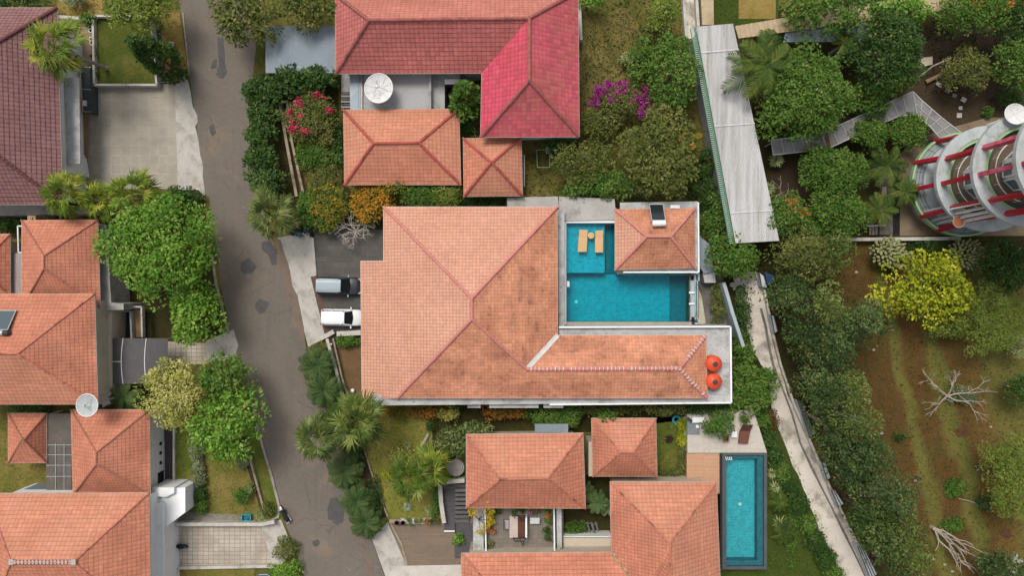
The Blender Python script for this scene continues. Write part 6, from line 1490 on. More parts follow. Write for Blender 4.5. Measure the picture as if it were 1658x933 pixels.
# ------------------------------------------------------------------ vehicles
RUB = plain('rubber', (.015, .015, .016), .8, .2)
CHR = plain('rim_silver', (.5, .5, .5), .3, .5, .8)
LAMP = glass('lamp_glass', (.55, .57, .58), .1); TAILR = glass('tail_glass', (.30, .01, .01), .2)
CGL = glass('car_glass', (.008, .010, .013), .04, .7)
def car(lab, px, py, heading, L, W, H, body_c, roof_c, hood=.93, vanlike=True, cat='car'):
    """px,py: centre on the ground; built along +X, then turned"""
    c = P(px, py, 0); t = thing('parked_car', lab, cat, (c.x, c.y, 0)); A = Matrix.Rotation(R(heading), 3, 'Z')
    def mb(): return MB()
    def fin(m, name, mat, parent, smooth=False, bevel=0.0):
        m.v = [tuple(A @ Vector(v) + Vector((c.x, c.y, 0))) for v in m.v]; return m.build(name, mat, parent, smooth, bevel)
    bp, rp = body_c, roof_c
    w = W / 2; l = L / 2
    st = [(-l, .80, .80), (-l + .06, .92, .98), (-l + .35, 1.0, 1.02), (-l * .4, 1.0, 1.02), (l * .30, 1.0, 1.0), (l * .52, .985, hood + .03), (l * .78, .95, hood - .06), (l * .92, .86, hood - .15), (l * .985, .68, hood - .26), (l, .5, hood - .36)]
    m = mb(); rows = []
    for x, k, zb in st:
        ww = w * k
        rows.append([(x, -ww * .93, .22), (x, -ww, .48), (x, -ww * .97, zb - .08), (x, -ww * .84, zb), (x, 0, zb + .03), (x, ww * .84, zb), (x, ww * .97, zb - .08), (x, ww, .48), (x, ww * .93, .22)])
    n = len(rows[0]); m.add([v for r in rows for v in r], [(i * n + k, (i + 1) * n + k, (i + 1) * n + k + 1, i * n + k + 1) for i in range(len(rows) - 1) for k in range(n - 1)] + [tuple(range(n)), tuple(range((len(rows) - 1) * n, len(rows) * n))[::-1]] + [((i + 1) * n, i * n, i * n + n - 1, (i + 1) * n + n - 1) for i in range(len(rows) - 1)])
    body = fin(m, 'body', bp, t, True)
    # greenhouse
    xr0, xr1 = -l + .08, -l + (.30 if vanlike else .55); xw1, xw0 = l * .16, l * .50
    zb = 1.0
    m = mb(); q0 = [(xr0, -w * .88), (xw0, -w * .84), (xw0, w * .84), (xr0, w * .88)]; q1 = [(xr1, -w * .74), (xw1, -w * .72), (xw1, w * .72), (xr1, w * .74)]
    xm = (xw0 + .12)
    m.add([(*p, zb) for p in q0] + [(*p, H - .05) for p in q1] + [(xm, 0, zb), (xw1 + .1, 0, H - .04)], [(0, 1, 5, 4), (1, 8, 9, 5), (8, 2, 6, 9), (2, 3, 7, 6), (3, 0, 4, 7), (4, 5, 9, 6, 7)])
    fin(m, 'window', CGL, t)
    m = mb(); K = 8; rows = []
    for i in range(K + 1):
        u = i / K; x = xr1 - .04 + (xw1 - xr1 + .1) * u; z = H - .03 + .035 * math.sin(math.pi * u); ww = w * (.77 - .05 * (abs(u - .4)) ** 2)
        if i in (0, K): ww -= .05
        rows.append([(x, -ww, z - .05), (x, -ww * .93, z), (x, -ww * .4, z + .03), (x, ww * .4, z + .03), (x, ww * .93, z), (x, ww, z - .05)])
    n = 6; m.add([v for r in rows for v in r], [(i * n + k, (i + 1) * n + k, (i + 1) * n + k + 1, i * n + k + 1) for i in range(K) for k in range(n - 1)])
    roof_ = fin(m, 'roof', rp, t, True)
    m = mb()
    for s_ in (-1, 1):
        for a, b in (((xr0, s_ * w * .885, zb), (xr1, s_ * w * .75, H - .05)), ((xw0, s_ * w * .85, zb), (xw1, s_ * w * .73, H - .05)), ((-l * .42, s_ * w * .885, zb), (-l * .42, s_ * w * .75, H - .05)), ((l * .02, s_ * w * .88, zb), (l * .02, s_ * w * .745, H - .05))): m.bar(a, b, .09, .05)
    fin(m, 'pillar', bp, t)
    m = mb()
    for y in (-w * .6, w * .6): m.bar((xr1 + .15, y, H + .02), (xw1 - .15, y, H + .02), .035, .05)
    fin(m, 'roof_rail', rp, roof_)
    for s_ in (-1, 1):
        m = mb(); m.box((xw0 - .12, s_ * (w + .10), 1.02), (.14, .24, .15)); fin(m, 'mirror', rp if rp is not bp else bp, t, bevel=.03)
        m = mb(); m.box((l * .90, s_ * w * .66, hood - .20), (.26, .34, .10), M=Matrix.Rotation(R(18), 3, 'Y') @ Matrix.Rotation(R(-s_ * 22), 3, 'Z')); fin(m, 'headlight', LAMP, t, bevel=.02)
        m = mb(); m.box((-l + .04, s_ * w * .78, .92), (.10, .2, .28)); fin(m, 'tail_light', TAILR, t, bevel=.02)
        for xx in (-l * .60, l * .62):
            m = mb(); m.lathe([(.16, -.1), (.31, -.1), (.33, -.06), (.33, .06), (.31, .1), (.16, .1)], (xx, s_ * (w - .10), .33), 20, Matrix.Rotation(R(90), 3, 'X')); wh = fin(m, 'wheel', RUB, t)
            m = mb(); m.lathe([(.001, .09), (.18, .105), (.22, .085)], (xx, s_ * (w - .10), .33), 16, Matrix.Rotation(R(-90 * s_), 3, 'X')); fin(m, 'rim', CHR, wh)
    m = mb(); m.bar((xw0 - .02, -.5, zb + .06), (xw0 - .25, .1, zb + .22), .03, .02); m.bar((xw0 - .02, .1, zb + .06), (xw0 - .25, .6, zb + .22), .03, .02); fin(m, 'wiper', BLACK, t)
    m = mb(); m.box((-l + .02, 0, .55), (.06, .52, .13)); fin(m, 'number_plate', WHITEP, t)
    m = mb(); m.box((-l - .02, 0, .40), (.16, W * .86, .2)); m.box((l - .08, 0, .38), (.26, W * .62, .2)); fin(m, 'bumper', DARKM if rp is not bp else bp, t, bevel=.04)
    return t
PSIL = plain('paint_silver', (.30, .35, .38), .35, .4, 0, .02); PDK = plain('paint_graphite', (.035, .04, .048), .25, .6, .2, .03)
PWHT = plain('paint_car_white', (.74, .75, .75), .2, .6, 0, .02); PBLU = plain('paint_blue_grey', (.10, .16, .19), .3, .6, .3, .03)
car('dark minivan with a silver grey roof parked nose under the eave', 551, 463, -1.5, 4.7, 1.84, 1.86, PDK, PSIL)
car('white car parked beside the dark minivan on the grey driveway', 556.5, 514, -1.0, 4.35, 1.76, 1.66, PWHT, PWHT)
car('blue grey car half cut by the bottom edge beside the light driveway', 430, 962, 92, 4.3, 1.74, 1.5, PBLU, PBLU)
# ------------------------------------------------------------------ motorbikes
def motorbike(lab, px, py, heading, c1, c2):
    c = P(px, py, 0); t = thing('motorbike', lab, 'motorbike', (c.x, c.y, 0)); A = Matrix.Rotation(R(heading), 3, 'Z') @ Matrix.Rotation(R(12), 3, 'X') @ Matrix.Diagonal((1.08, 1.5, 1.0))
    def fin(m, name, mat, parent, smooth=False):
        m.v = [tuple(A @ Vector(v) + Vector((c.x, c.y, 0))) for v in m.v]; return m.build(name, mat, parent, smooth)
    for x in (-.62, .62):
        m = MB(); m.lathe([(.20, -.06), (.29, -.05), (.31, 0), (.29, .05), (.20, .06)], (x, 0, .31), 18, Matrix.Rotation(R(90), 3, 'X')); wh = fin(m, 'wheel', RUB, t)
        m = MB(); m.lathe([(.001, .04), (.2, .045), (.2, -.045), (.001, -.04)], (x, 0, .31), 14, Matrix.Rotation(R(90), 3, 'X')); fin(m, 'rim', CHR, wh)
    m = MB(); rows = []
    for x, hw, z0, z1 in ((-.85, .05, .62, .72), (-.55, .14, .45, .72), (-.1, .15, .3, .66), (.2, .12, .28, .45), (.36, .2, .35, .82), (.52, .17, .55, .95), (.62, .08, .75, .95)):
        rows.append([(x, -hw, z0), (x, -hw * .9, z1), (x, hw * .9, z1), (x, hw, z0)])
    m.add([v for r in rows for v in r], [(i * 4 + k, (i + 1) * 4 + k, (i + 1) * 4 + (k + 1) % 4, i * 4 + (k + 1) % 4) for i in range(len(rows) - 1) for k in range(4)] + [(0, 1, 2, 3), tuple(range(len(rows) * 4 - 4, len(rows) * 4))[::-1]]); fin(m, 'body', c1, t, True)
    m = MB(); m.ball((-.32, 0, .76), 1, 12, (.42, .15, .07)); fin(m, 'seat', RUB, t, True)
    m = MB(); m.tube([(.40, -.36, 1.0), (.46, -.12, 1.03), (.46, .12, 1.03), (.40, .36, 1.0)], .022, 6); hb = fin(m, 'handlebar', DARKM, t)
    for s_ in (-1, 1):
        m = MB(); m.tube([(.43, s_ * .24, 1.02), (.40, s_ * .30, 1.2)], .012, 5); m.ball((.40, s_ * .32, 1.22), 1, 8, (.02, .07, .05)); fin(m, 'mirror', DARKM, hb)
        m = MB(); m.tube([(.48, s_ * .08, .85), (.62, s_ * .08, .31)], .03, 6); fin(m, 'fork', CHR, t)
    m = MB(); m.ball((.58, 0, .93), .09, 10, (.8, 1.2, .8)); fin(m, 'headlight', LAMP, t, True)
    m = MB(); m.box((.66, 0, .64), (.42, .13, .03)); fin(m, 'front_fender', c2, t); m = MB(); m.box((-.72, 0, .66), (.34, .15, .03)); fin(m, 'rear_fender', c2, t)
    m = MB(); m.tube([(-.2, -.17, .3), (-.85, -.2, .42)], [.035, .06], 8); fin(m, 'exhaust', CHR, t)
    m = MB(); m.tube([(0, .12, .3), (-.1, .36, .02)], .02, 5); fin(m, 'kick_stand', DARKM, t)
motorbike('black and white motorbike parked at the road kerb by the front lawn', 461, 832, 118, PDK, PWHT)
motorbike('black motorbike on the light tiled driveway beside the white wall', 291, 884, 175, PDK, DARKM)
# ------------------------------------------------------------------ roof equipment
def water_tank(lab, px, py):
    z = 4.4; c = P(px, py, z + 1.4); t = thing('water_tank', lab, 'water tank', (c.x, c.y, z), 'water tanks on the flat roof')
    org = plain('tank_orange', (.62, .075, .025), .4, .5, 0, .12)
    MB().lathe([(.78, 0), (.80, .06), (.80, .30), (.77, .33), (.80, .36), (.80, .62), (.77, .65), (.80, .68), (.80, .95), (.76, 1.05), (.60, 1.22), (.30, 1.33), (.27, 1.36)], (c.x, c.y, z), 32).build('barrel', org, t, smooth=True)
    MB().lathe([(.24, 1.33), (.25, 1.42), (.20, 1.45), (.001, 1.47)], (c.x, c.y, z), 20).build('lid', plain('lid_dark', (.06, .035, .03), .6), t)
    m = MB()
    for k in range(8): a = R(k * 45 + 10); m.tube([(c.x + r * math.cos(a), c.y + r * math.sin(a), z + h) for r, h in ((.79, .95), (.62, 1.23), (.31, 1.35))], .02, 5)
    m.build('rib', org, t)
    m = MB(); m.tube([(c.x + .78, c.y, z + .2), (c.x + 1.2, c.y, z + .2), (c.x + 1.2, c.y, z + .05), (c.x + 1.9, c.y - .1, z + .05)], .03, 6); m.build('pipe', STEEL, t)
water_tank('northern of the two orange red water tanks on the flat roof', 1158, 590)
water_tank('southern orange red water tank, nearer the corner of the flat roof', 1158, 619)
# solar heater on the pool pavilion
t = thing('solar_heater', 'black solar collector with a white tank on the pool pavilion roof', 'solar heater', tuple(P(1064, 348, 4.4)))
a, b, c_, d = P(1051, 331, 4.3), P(1073, 331, 4.3), P(1077, 357, 5.3), P(1055, 357, 5.3); up = Vector((0, 0, .1))
m = MB(); m.add([a, b, c_, d, a + up, b + up, c_ + up, d + up], [(3, 2, 1, 0), (4, 5, 6, 7), (0, 1, 5, 4), (1, 2, 6, 5), (2, 3, 7, 6), (3, 0, 4, 7)]); pn = m.build('collector', PANELK, t)
m = MB()
for p, q in ((a, b), (b, c_), (c_, d), (d, a)): m.bar(p + up, q + up, .06, .08)
m.build('frame', STEEL, pn)
m = MB(); p, q = P(1056, 362, 5.55), P(1078, 361, 5.55); e = (q - p).normalized(); m.tube([p, p + e * .05, q - e * .05, q], [.2, .30, .30, .2], 18); m.build('tank', WHITEP, t)
for p in (a, b, c_, d): MB().bar(p, (p.x, p.y, p.z - .5), .05).build('leg', STEEL, t)
# solar heater at the left edge
t = thing('solar_heater', 'blue grey solar collector with a steel tank on the wide orange roof', 'solar heater', tuple(P(0, 520, 8)))
a, b, c_, d = P(-22, 503, 7.9), P(27, 503, 7.9), P(13.5, 534, 9.1), P(-34, 534, 9.1)
m = MB(); m.add([a, b, c_, d, a + up, b + up, c_ + up, d + up], [(3, 2, 1, 0), (4, 5, 6, 7), (0, 1, 5, 4), (1, 2, 6, 5), (2, 3, 7, 6), (3, 0, 4, 7)]); pn = m.build('collector', PANEL, t)
m = MB()
for p, q in ((a, b), (b, c_), (c_, d), (d, a), (a.lerp(b, .45), d.lerp(c_, .45))): m.bar(p + up, q + up, .06, .06)
m.build('frame', STEEL, pn)
m = MB(); p, q = P(-36, 539.5, 9.2), P(6, 539.5, 9.2); m.tube([p, q], .27, 18); m.build('tank', plain('steel_bright', (.62, .6, .6), .25, .5, .7), t)
m = MB(); m.tube([q, q + Vector((.45, 0, 0)), q + Vector((.6, 0, 0))], [.28, .28, .08], 18); m.build('end_cap', DARKM, t)
for p in (b, c_): MB().bar(p, (p.x, p.y, p.z - .9), .05).build('leg', STEEL, t)
# air conditioner
t = thing('air_conditioner', 'small white air conditioner unit behind the pool pavilion roof', 'air conditioner', tuple(P(1093, 335, 3.2)))
q = P(1092.5, 335, 3.5); MB().box(q, (.95, .36, .55)).build('casing', WHITEP, t, bevel=.03)
m = MB(); m.lathe([(.001, .02), (.20, .02), (.22, 0)], q + Vector((-.12, -.18, 0)), 16, Matrix.Rotation(R(90), 3, 'X')); m.build('fan_grille', DARKM, t)
m = MB(); m.bar(q + Vector((-.4, 0, -.3)), q + Vector((.4, 0, -.3)), .3, .05); m.build('bracket', STEEL, t)
# ------------------------------------------------------------------ pool furniture
def lounger(lab, pts, z, mat, matback, cat='lounger', name='sun_lounger', group=None, back=.0, head=.35):
    a, b, c, d = [P(x, y, z) for x, y in pts]; ct = (a + b + c + d) / 4; t = thing(name, lab, cat, (ct.x, ct.y, z - .3), group)
    e, f = a.lerp(d, head), b.lerp(c, head); lift = Vector((0, 0, back))
    def slab4(p, q, r, s, th):
        dn = Vector((0, 0, -th)); return MB().add([p, q, r, s, p + dn, q + dn, r + dn, s + dn], [(0, 1, 2, 3), (7, 6, 5, 4), (0, 4, 5, 1), (1, 5, 6, 2), (2, 6, 7, 3), (3, 7, 4, 0)])
    slab4(e, f, c, d, .09).build('seat', mat, t); slab4(a + lift, b + lift, f, e, .09).build('backrest', matback, t)
    for p in (a.lerp(c, .06), b.lerp(d, .06), c.lerp(a, .06), d.lerp(b, .06)): MB().box((p.x, p.y, z - .2), (.07, .07, .24)).build('leg', matback, t)
    m = MB(); m.bar(e.lerp(f, .0) + Vector((0, 0, -.1)), d + Vector((0, 0, -.1)), .06, .08); m.bar(f + Vector((0, 0, -.1)), c + Vector((0, 0, -.1)), .06, .08); m.build('side_rail', matback, t)
    if back:
        m = MB(); g = (a + b) / 2 + lift; m.bar(g + Vector((0, -.25, -.08)), (g.x, g.y - .35, z - .25), .05); m.build('back_support', matback, t)
WL = nmat('lounger_wood', (.60, .385, .19), (.55, .34, .16), 3, fa=.08); WL2 = nmat('lounger_frame', (.10, .065, .04), (.08, .05, .03), 3)
lounger('left tan lounger standing in the shallow end of the turquoise pool', [(938, 372), (951.5, 372.5), (949.5, 408), (936, 408)], 2.35, WL, WL, group='loungers in the pool', back=.05)
lounger('right tan lounger standing in the shallow end of the turquoise pool', [(964, 373.5), (976.5, 373), (976, 409), (964, 409)], 2.35, WL, WL, group='loungers in the pool', back=.05)
t = thing('side_table', 'small round tan table between the two loungers in the pool', 'table', (*P2(957, 381.5, 2.3), 1.6))
q = P(957, 381.5, 2.4); MB().lathe([(.001, 0), (.31, 0), (.33, -.02), (.33, -.07), (.001, -.07)], q, 24).build('tabletop', WL, t); MB().lathe([(.12, -.8), (.08, -.4), (.10, -.07)], q, 14).build('leg', WL, t)
lounger('brown wicker lounger with raised backrest on the beige deck', [(1199.5, 687), (1217, 687), (1211, 719), (1196, 718.5)], 1.75, nmat('wicker', (.16, .068, .05), (.13, .055, .042), 4, fa=.2, fine=16), WOODB, back=.55, head=.36)
t = thing('side_table', 'small white slatted side table beside the brown lounger', 'table', (*P2(1189, 705, 1.8), 1.35))
q = P(1189, 704, 1.8); MB().box(q, (.55, .62, .04)).build('tabletop', WHITEP, t)
m = MB()
for k in range(4): m.box(q + Vector((-.2 + k * .133, 0, .03)), (.06, .6, .02))
m.build('slat', WHITE, t)
for sx in (-1, 1):
    for sy in (-1, 1): MB().box((q.x + sx * .23, q.y + sy * .26, 1.575), (.05, .05, .45)).build('leg', WHITEP, t)
t = thing('plant_pot', 'square terracotta plant pot under the frangipani tree on the deck', 'plant pot', (*P2(1173, 708, 1.8), 1.35))
q = P(1173, 709, 1.35)
MB().lathe([(.30, 0), (.42, .5), (.46, .5), (.46, .58), (.38, .58), (.36, .45)], q, 4, Matrix.Rotation(R(45), 3, 'Z')).build('pot', nmat('terra_pot', (.34, .15, .08), (.28, .12, .065), 2), t); MB().box(q + Vector((0, 0, .47)), (.5, .5, .04)).build('soil', SOILD, t)
t = thing('garden_hose', 'coiled turquoise hose reel on the small courtyard lawn', 'hose', tuple(P(1095, 680, 0)))
q = P(1095, 680, .12); m = MB()
m.tube([q + Vector(((.26 + .012 * k / 4) * math.cos(k * .5), (.26 + .012 * k / 4) * math.sin(k * .5), .012 * (k % 13))) for k in range(66)], .035, 6); m.build('coil', plain('hose_blue', (.015, .27, .33), .5), t)
m = MB(); m.tube([P(1093, 684, .06), P(1087, 690, .05), P(1083, 697, .05), P(1088, 693, .05)], .02, 5); m.build('loose_end', plain('hose_grey', (.2, .22, .17), .6), t)
# ------------------------------------------------------------------ terrace with swing bench
slab('terrace_floor', [(766, 815), (912, 815), (912, 900), (766, 900)], 0, 2.0, TERR, None, None, kind='structure')
for pts, lab in (([(766, 822), (783, 822), (783, 897), (766, 897)], 'wide white planter wall on the west side of the tiled terrace'), ([(901, 822), (909, 822), (910, 897), (902, 897)], 'white planter wall on the east side of the tiled terrace')):
    slab('planter_wall', pts, 0, 2.6, CONCB, lab, 'wall')
for pts, lab in (([(785, 822), (787, 897)], 'thin white rail along the west edge of the tiled terrace'), ([(897, 822), (898, 897)], 'thin white rail along the east edge of the tiled terrace')): wall_run('rail', pts, .14, 2.0, 3.0, WHITE, lab, 'rail')
slab('ledge', rect(911, 872, 990, 889), 0, 1.8, CREAM, 'cream ledge south of the shaded inner court', 'ledge')
slab('white_strip', rect(911, 889, 990, 897), 0, 2.1, WHITE, 'white wall strip against the lower orange roof', 'wall')
wall_run('court_frame', [(910, 824), (911, 870), (990, 870)], .1, 0, 1.9, WHITE, 'thin white frame around the shaded inner court', 'frame')
m = MB()
for k in range(4): m.prism(poly_px([(942 + k * 7, 846), (945 + k * 7, 846), (949 + k * 7, 861), (946 + k * 7, 861)], .6), .5, .6)
m.bar(P(940, 845, .66), P(968, 851, .66), .08, .06)
tag(m.build('timber_pallet', nmat('grey_timber', (.17, .17, .165), (.12, .12, .115), 2, fa=.2)), 'grey slatted timber frame lying in the shaded inner court', 'pallet')
t = thing('swing_bench', 'wooden swing bench with black side frames on the tiled terrace', 'swing bench', (*P2(842, 858, 2.6), 2.0))
MB().prism(poly_px(rect(839, 838, 849, 871), 2.5), 2.42, 2.5).build('seat', WOODB, t); MB().prism(poly_px(rect(850.5, 836, 853.5, 872), 3.1), 2.5, 3.1).build('backrest', WHITE, t)
MB().prism(poly_px(rect(825, 836, 838.5, 872), 2.42), 2.34, 2.42).build('footboard', nmat('pale_cushion', (.52, .44, .39), (.46, .38, .34), 2, fa=.1), t)
for y, s_ in ((836, 1), (872, 1)):
    m = MB(); m.bar(P(830, y, 3.6), P(852, y, 3.6), .09, .06); m.bar(P(831, y, 3.6), P(834, y + 5, 2.1), .06); m.bar(P(851, y, 3.6), P(846, y + 12, 2.1), .06); m.bar(P(834, y + 5, 2.12), P(847, y + 5, 2.12), .06); m.bar(P(841, y, 3.6), P(846, y + 12, 2.1), .05); m.build('side_frame', BLACK, t)
t = thing('terrace_chair', 'low grey chair west of the swing bench on the terrace', 'chair', (*P2(819, 850, 2.4), 2.0))
q = P(820, 850, 2.45); MB().box(q, (.5, .9, .06)).build('seat', GREYW, t)
for sx in (-1, 1):
    for sy in (-1, 1): MB().box(q + Vector((sx * .22, sy * .4, -.22)), (.05, .05, .42)).build('leg', DARKM, t)
MB().box(q + Vector((-.27, 0, .25)), (.05, .9, .45)).build('backrest', DARKM, t)
t = thing('table', 'white rectangular table east of the swing bench', 'table', (*P2(866, 844, 2.7), 2.0))
q = P(866, 844, 2.72); MB().box(q, (.95, .6, .04)).build('tabletop', plain('table_top', (.50, .51, .51)), t)
for sx in (-1, 1):
    for sy in (-1, 1): MB().box((q.x + sx * .42, q.y + sy * .25, 2.36), (.05, .05, .70)).build('leg', WHITEP, t)
t = thing('tire_planter', 'blue grey ring planter at the south end of the terrace', 'planter', (*P2(812, 892, 2.1), 2.0))
q = P(812, 892, 2.0); MB().lathe([(.17, .02), (.26, 0), (.30, .08), (.26, .18), (.17, .16), (.15, .08)], q, 20).build('ring', plain('ring_blue', (.07, .11, .14), .6), t)
# potted plants round the terrace
def potted(lab, px, py, r, mat, z=2.0, flowers=None, n=3, potc=None, leaf=.2, wid=.5):
    NT_[0] += 1; rg = np.random.default_rng(NT_[0] * 3); q = P(px, py, z + .6); t = thing('potted_plant', lab, 'potted plant', (q.x, q.y, z)); lv = Leaves(); rr = r / 15.3
    MB().lathe([(.13, 0), (.2, .28), (.22, .28), (.22, .33), (.17, .33)], (q.x, q.y, z), 14).build('pot', potc or POTB, t)
    for k in range(n + 2):
        o = rg.normal(size=3) * np.array([rr * .42, rr * .42, .12]); puff(lv, rg, (q.x + o[0], q.y + o[1], z + .6 + o[2]), max(.16, rr * .5), 34, leaf, wid, rg.random())
    lv.build('foliage', mat, t)
    if flowers:
        fl = Leaves()
        for k in range(5):
            o = rg.normal(size=3) * np.array([rr * .4, rr * .4, .08]); puff(fl, rg, (q.x + o[0], q.y + o[1], z + .85 + o[2]), .18, 22, .16, .8, rg.random())
        fl.build('flowers', flowers, t)
    MB().tube([(q.x, q.y, z + .25), (q.x, q.y, z + .6)], .02, 5).build('stem', BARK, t)
POTB = plain('pot_brown', (.12, .06, .04), .7)
potted('potted plant with bright magenta flowers at the hip roof eave on the terrace', 866, 828, 9, L_MID, flowers=L_MAG)
potted('potted orange flowering plant in the east corner of the terrace', 888, 833, 8, L_MID, flowers=L_OFL)
potted('leafy potted plant below the orange flowers on the terrace', 889, 845, 6, L_MID)
potted('dark potted plant at the east rail of the terrace', 886, 858, 7, L_DARK)
potted('spidery dark potted plant below the dark potted plant at the east rail', 887, 868, 7, L_DARK, leaf=.35, wid=.15)
potted('potted yellow flowering plant at the west rail of the terrace', 793, 836, 8, L_YEL, flowers=L_YFL)
potted('second yellow flowering potted plant lower on the west rail', 794, 848, 7, L_YEL, flowers=L_YFL)
potted('dark red leaved potted plant at the west rail of the terrace', 796, 861, 7, leaf_mat('leaf_darkred', [(.06, .015, .015), (.14, .03, .02), (.25, .10, .05)]))
potted('green potted plant near the southwest corner of the terrace', 795, 882, 6, L_OLIVE)
potted('small potted plant at the north eave behind the swing bench', 832, 828, 6, L_MID)
potted('dark round potted plant left of the magenta flowers', 846, 828, 5, L_DARK)
potted('dark potted plant at the northwest corner of the terrace', 806, 829, 6, L_DARK)
potted('round potted shrub on the cream ledge by the terrace', 906, 884, 7, L_OLIVE, z=1.8)
# yellow leaved branches leaning over the white planter
t = thing('golden_shrub', 'spindly shrub with golden yellow leaf tufts leaning over the white planter wall', 'shrub', (*P2(772, 842, 2.6), 2.6)); lv = Leaves(); rg = np.random.default_rng(77); m = MB()
q0 = P(775, 842, 2.6)
for x, y, z in ((765, 826, 4.5), (768, 832, 4.2), (790, 812, 5.4), (792, 826, 4.4), (793, 840, 3.9), (790, 850, 3.6), (778, 860, 3.4)):
    q = P(x, y, z); m.tube([q0, q0.lerp(q, .5) + Vector((0, 0, .3)), q], [.04, .03, .015], 5)
    for _ in range(3): o = rg.normal(size=3) * .22; puff(lv, rg, (q.x + o[0], q.y + o[1], z + o[2] * .4), .24, 18, .22, .6, rg.random())
lv.build('leaves', L_YFL, t); m.build('branches', BARK, t)
# dark steps west of the terrace
t = thing('garden_steps', 'dark grey steps and ramp descending beside the hip roof house', 'steps', (*P2(738, 815), 0))
MB().prism(poly_px(rect(719, 784, 737, 862), .3), 0, .3).build('ramp', GREYP, t)
MB().prism(poly_px(rect(719, 784, 757, 793), .62), .3, .62).build('landing', GREYP, t)
for k in range(8): MB().prism(poly_px(rect(737, 793 + k * 7, 760, 797.5 + k * 7), 1.5 - .17 * k), 0, 1.5 - .17 * k).build('step', nmat('step_grey%d' % k, (.13, .125, .12), (.10, .096, .093), 1), t)
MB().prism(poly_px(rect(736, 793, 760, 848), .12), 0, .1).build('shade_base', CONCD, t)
MB().prism(poly_px(rect(719, 860, 736, 862), .4), .3, .4).build('edge', WHITE, t)
sheet('grey_paving', rect(736, 848, 766, 905), Z * 6, GREYP)
t = thing('ringed_table', 'round grey table with concentric stone rings beside the hip roof', 'table', (*P2(738, 758), 0))
q = P(738, 758, .9); m = MB()
prof = [(.001, .02)]
for k in range(5): r = .18 * (k + 1); prof += [(r - .06, .03), (r - .03, .0), (r, .0), (r, .025)]
MB().lathe(prof + [(.93, -.02), (.93, -.1), (.3, -.12)], q, 40).build('tabletop', nmat('ring_stone', (.33, .30, .27), (.27, .245, .22), 3, fa=.2), t)
m = MB()
for k in range(5): r = .18 * (k + 1) - .02; m.tube([(q.x + r * math.cos(a * .2094), q.y + r * math.sin(a * .2094), q.z + .012) for a in range(31)], .018, 4)
m.build('groove', plain('groove_dark', (.10, .09, .08), .9), t)
MB().lathe([(.35, 0), (.2, .3), (.25, .8)], (q.x, q.y, 0), 16).build('pedestal', STONE, t)
# row of pots on the low wall of the palm lawn
wall_run('low_wall', [(648, 845), (708, 845)], .55, 0, .42, WK, 'low pale block wall with pots at the south end of the palm lawn')
for i, (x, mt, lb) in enumerate([(643, None, 'maroon pot at the west end of the low wall'), (653, None, 'second maroon pot on the low wall'), (662, L_MID, 'small green potted plant on the low wall'), (673, L_OLIVE, 'olive potted plant on the low wall'), (680, L_BRIGHT, 'bright lime potted plant in the middle of the low wall'), (690, L_RUST, 'reddish potted plant on the low wall'), (699, L_DARK, 'dark potted plant on the low wall'), (707, L_OLIVE, 'potted plant at the east end of the low wall')]):
    if mt: potted(lb, x, 845, 4.5, mt, z=.42, leaf=.16)
    else:
        q = P(x, 846, .42); t = thing('plant_pot', lb, 'plant pot', (q.x, q.y, .42)); MB().lathe([(.15, 0), (.22, .25), (.25, .35), (.19, .35), (.16, .2)], q, 16).build('pot', plain('maroon_glaze', (.06, .012, .014), .4), t); MB().lathe([(.001, .25), (.18, .25)], q, 14).build('soil', SOILD, t)
# log on the palm lawn
m = MB(); m.tube([P(694, 702, .16), P(688, 714, .17), P(682, 724, .16)], [.17, .18, .16], 10); tag(m.build('log', BARKP), 'grey log lying on the palm lawn', 'log')
t = thing('garden_lamp', 'small white globe lamp at the south corner of the bare garden soil', 'lamp', tuple(P(571, 633, 0))); q = P(571, 633, .5); MB().ball(q, .22, 14).build('globe', WHITEP, t, True); MB().tube([(q.x, q.y, 0), (q.x, q.y, .35)], .05, 8).build('post', DARKM, t)
t = thing('garden_lamp', 'little round white lamp post at the north end of the bare garden soil', 'lamp', tuple(P(536, 558, 0))); q = P(536, 558, .5); MB().ball(q, .14, 10).build('globe', WHITEP, t, True); MB().tube([(q.x, q.y, 0), (q.x, q.y, .4)], .04, 8).build('post', DARKM, t)
# ------------------------------------------------------------------ street side items
t = thing('round_bin', 'round yellow bin at the road edge under the biggest tree', 'bin', tuple(P(343, 405, 0))); q = P(343, 405, 0)
MB().lathe([(.22, 0), (.28, .1), (.30, .8), (.33, .82), (.33, .88), (.26, .88), (.22, .6), (.001, .55)], q, 20).build('barrel', nmat('bin_yellow', (.50, .27, .035), (.42, .20, .03), 3, fa=.15), t, True); MB().lathe([(.305, .55), (.34, .56), (.34, .62), (.305, .63)], q, 20).build('band', DARKM, t)
t = thing('crate', 'turquoise crate on the lawn beside the white topped wall', 'crate', tuple(P(401, 837, 0))); q = P(401, 837, 0)
m = MB()
for dx, dy, sx, sy in ((0, .3, .95, .07), (0, -.3, .95, .07), (.45, 0, .07, .6), (-.45, 0, .07, .6)): m.box(q + Vector((dx, dy, .25)), (sx, sy, .5))
m.box(q + Vector((0, 0, .05)), (.9, .6, .05)); tq = plain('crate_blue', (.03, .30, .36), .5); m.build('walls', tq, t)
MB().box(q + Vector((.05, 0, .22)), (.55, .38, .2), .4).build('contents', plain('contents_dark', (.02, .10, .13), .5), t)
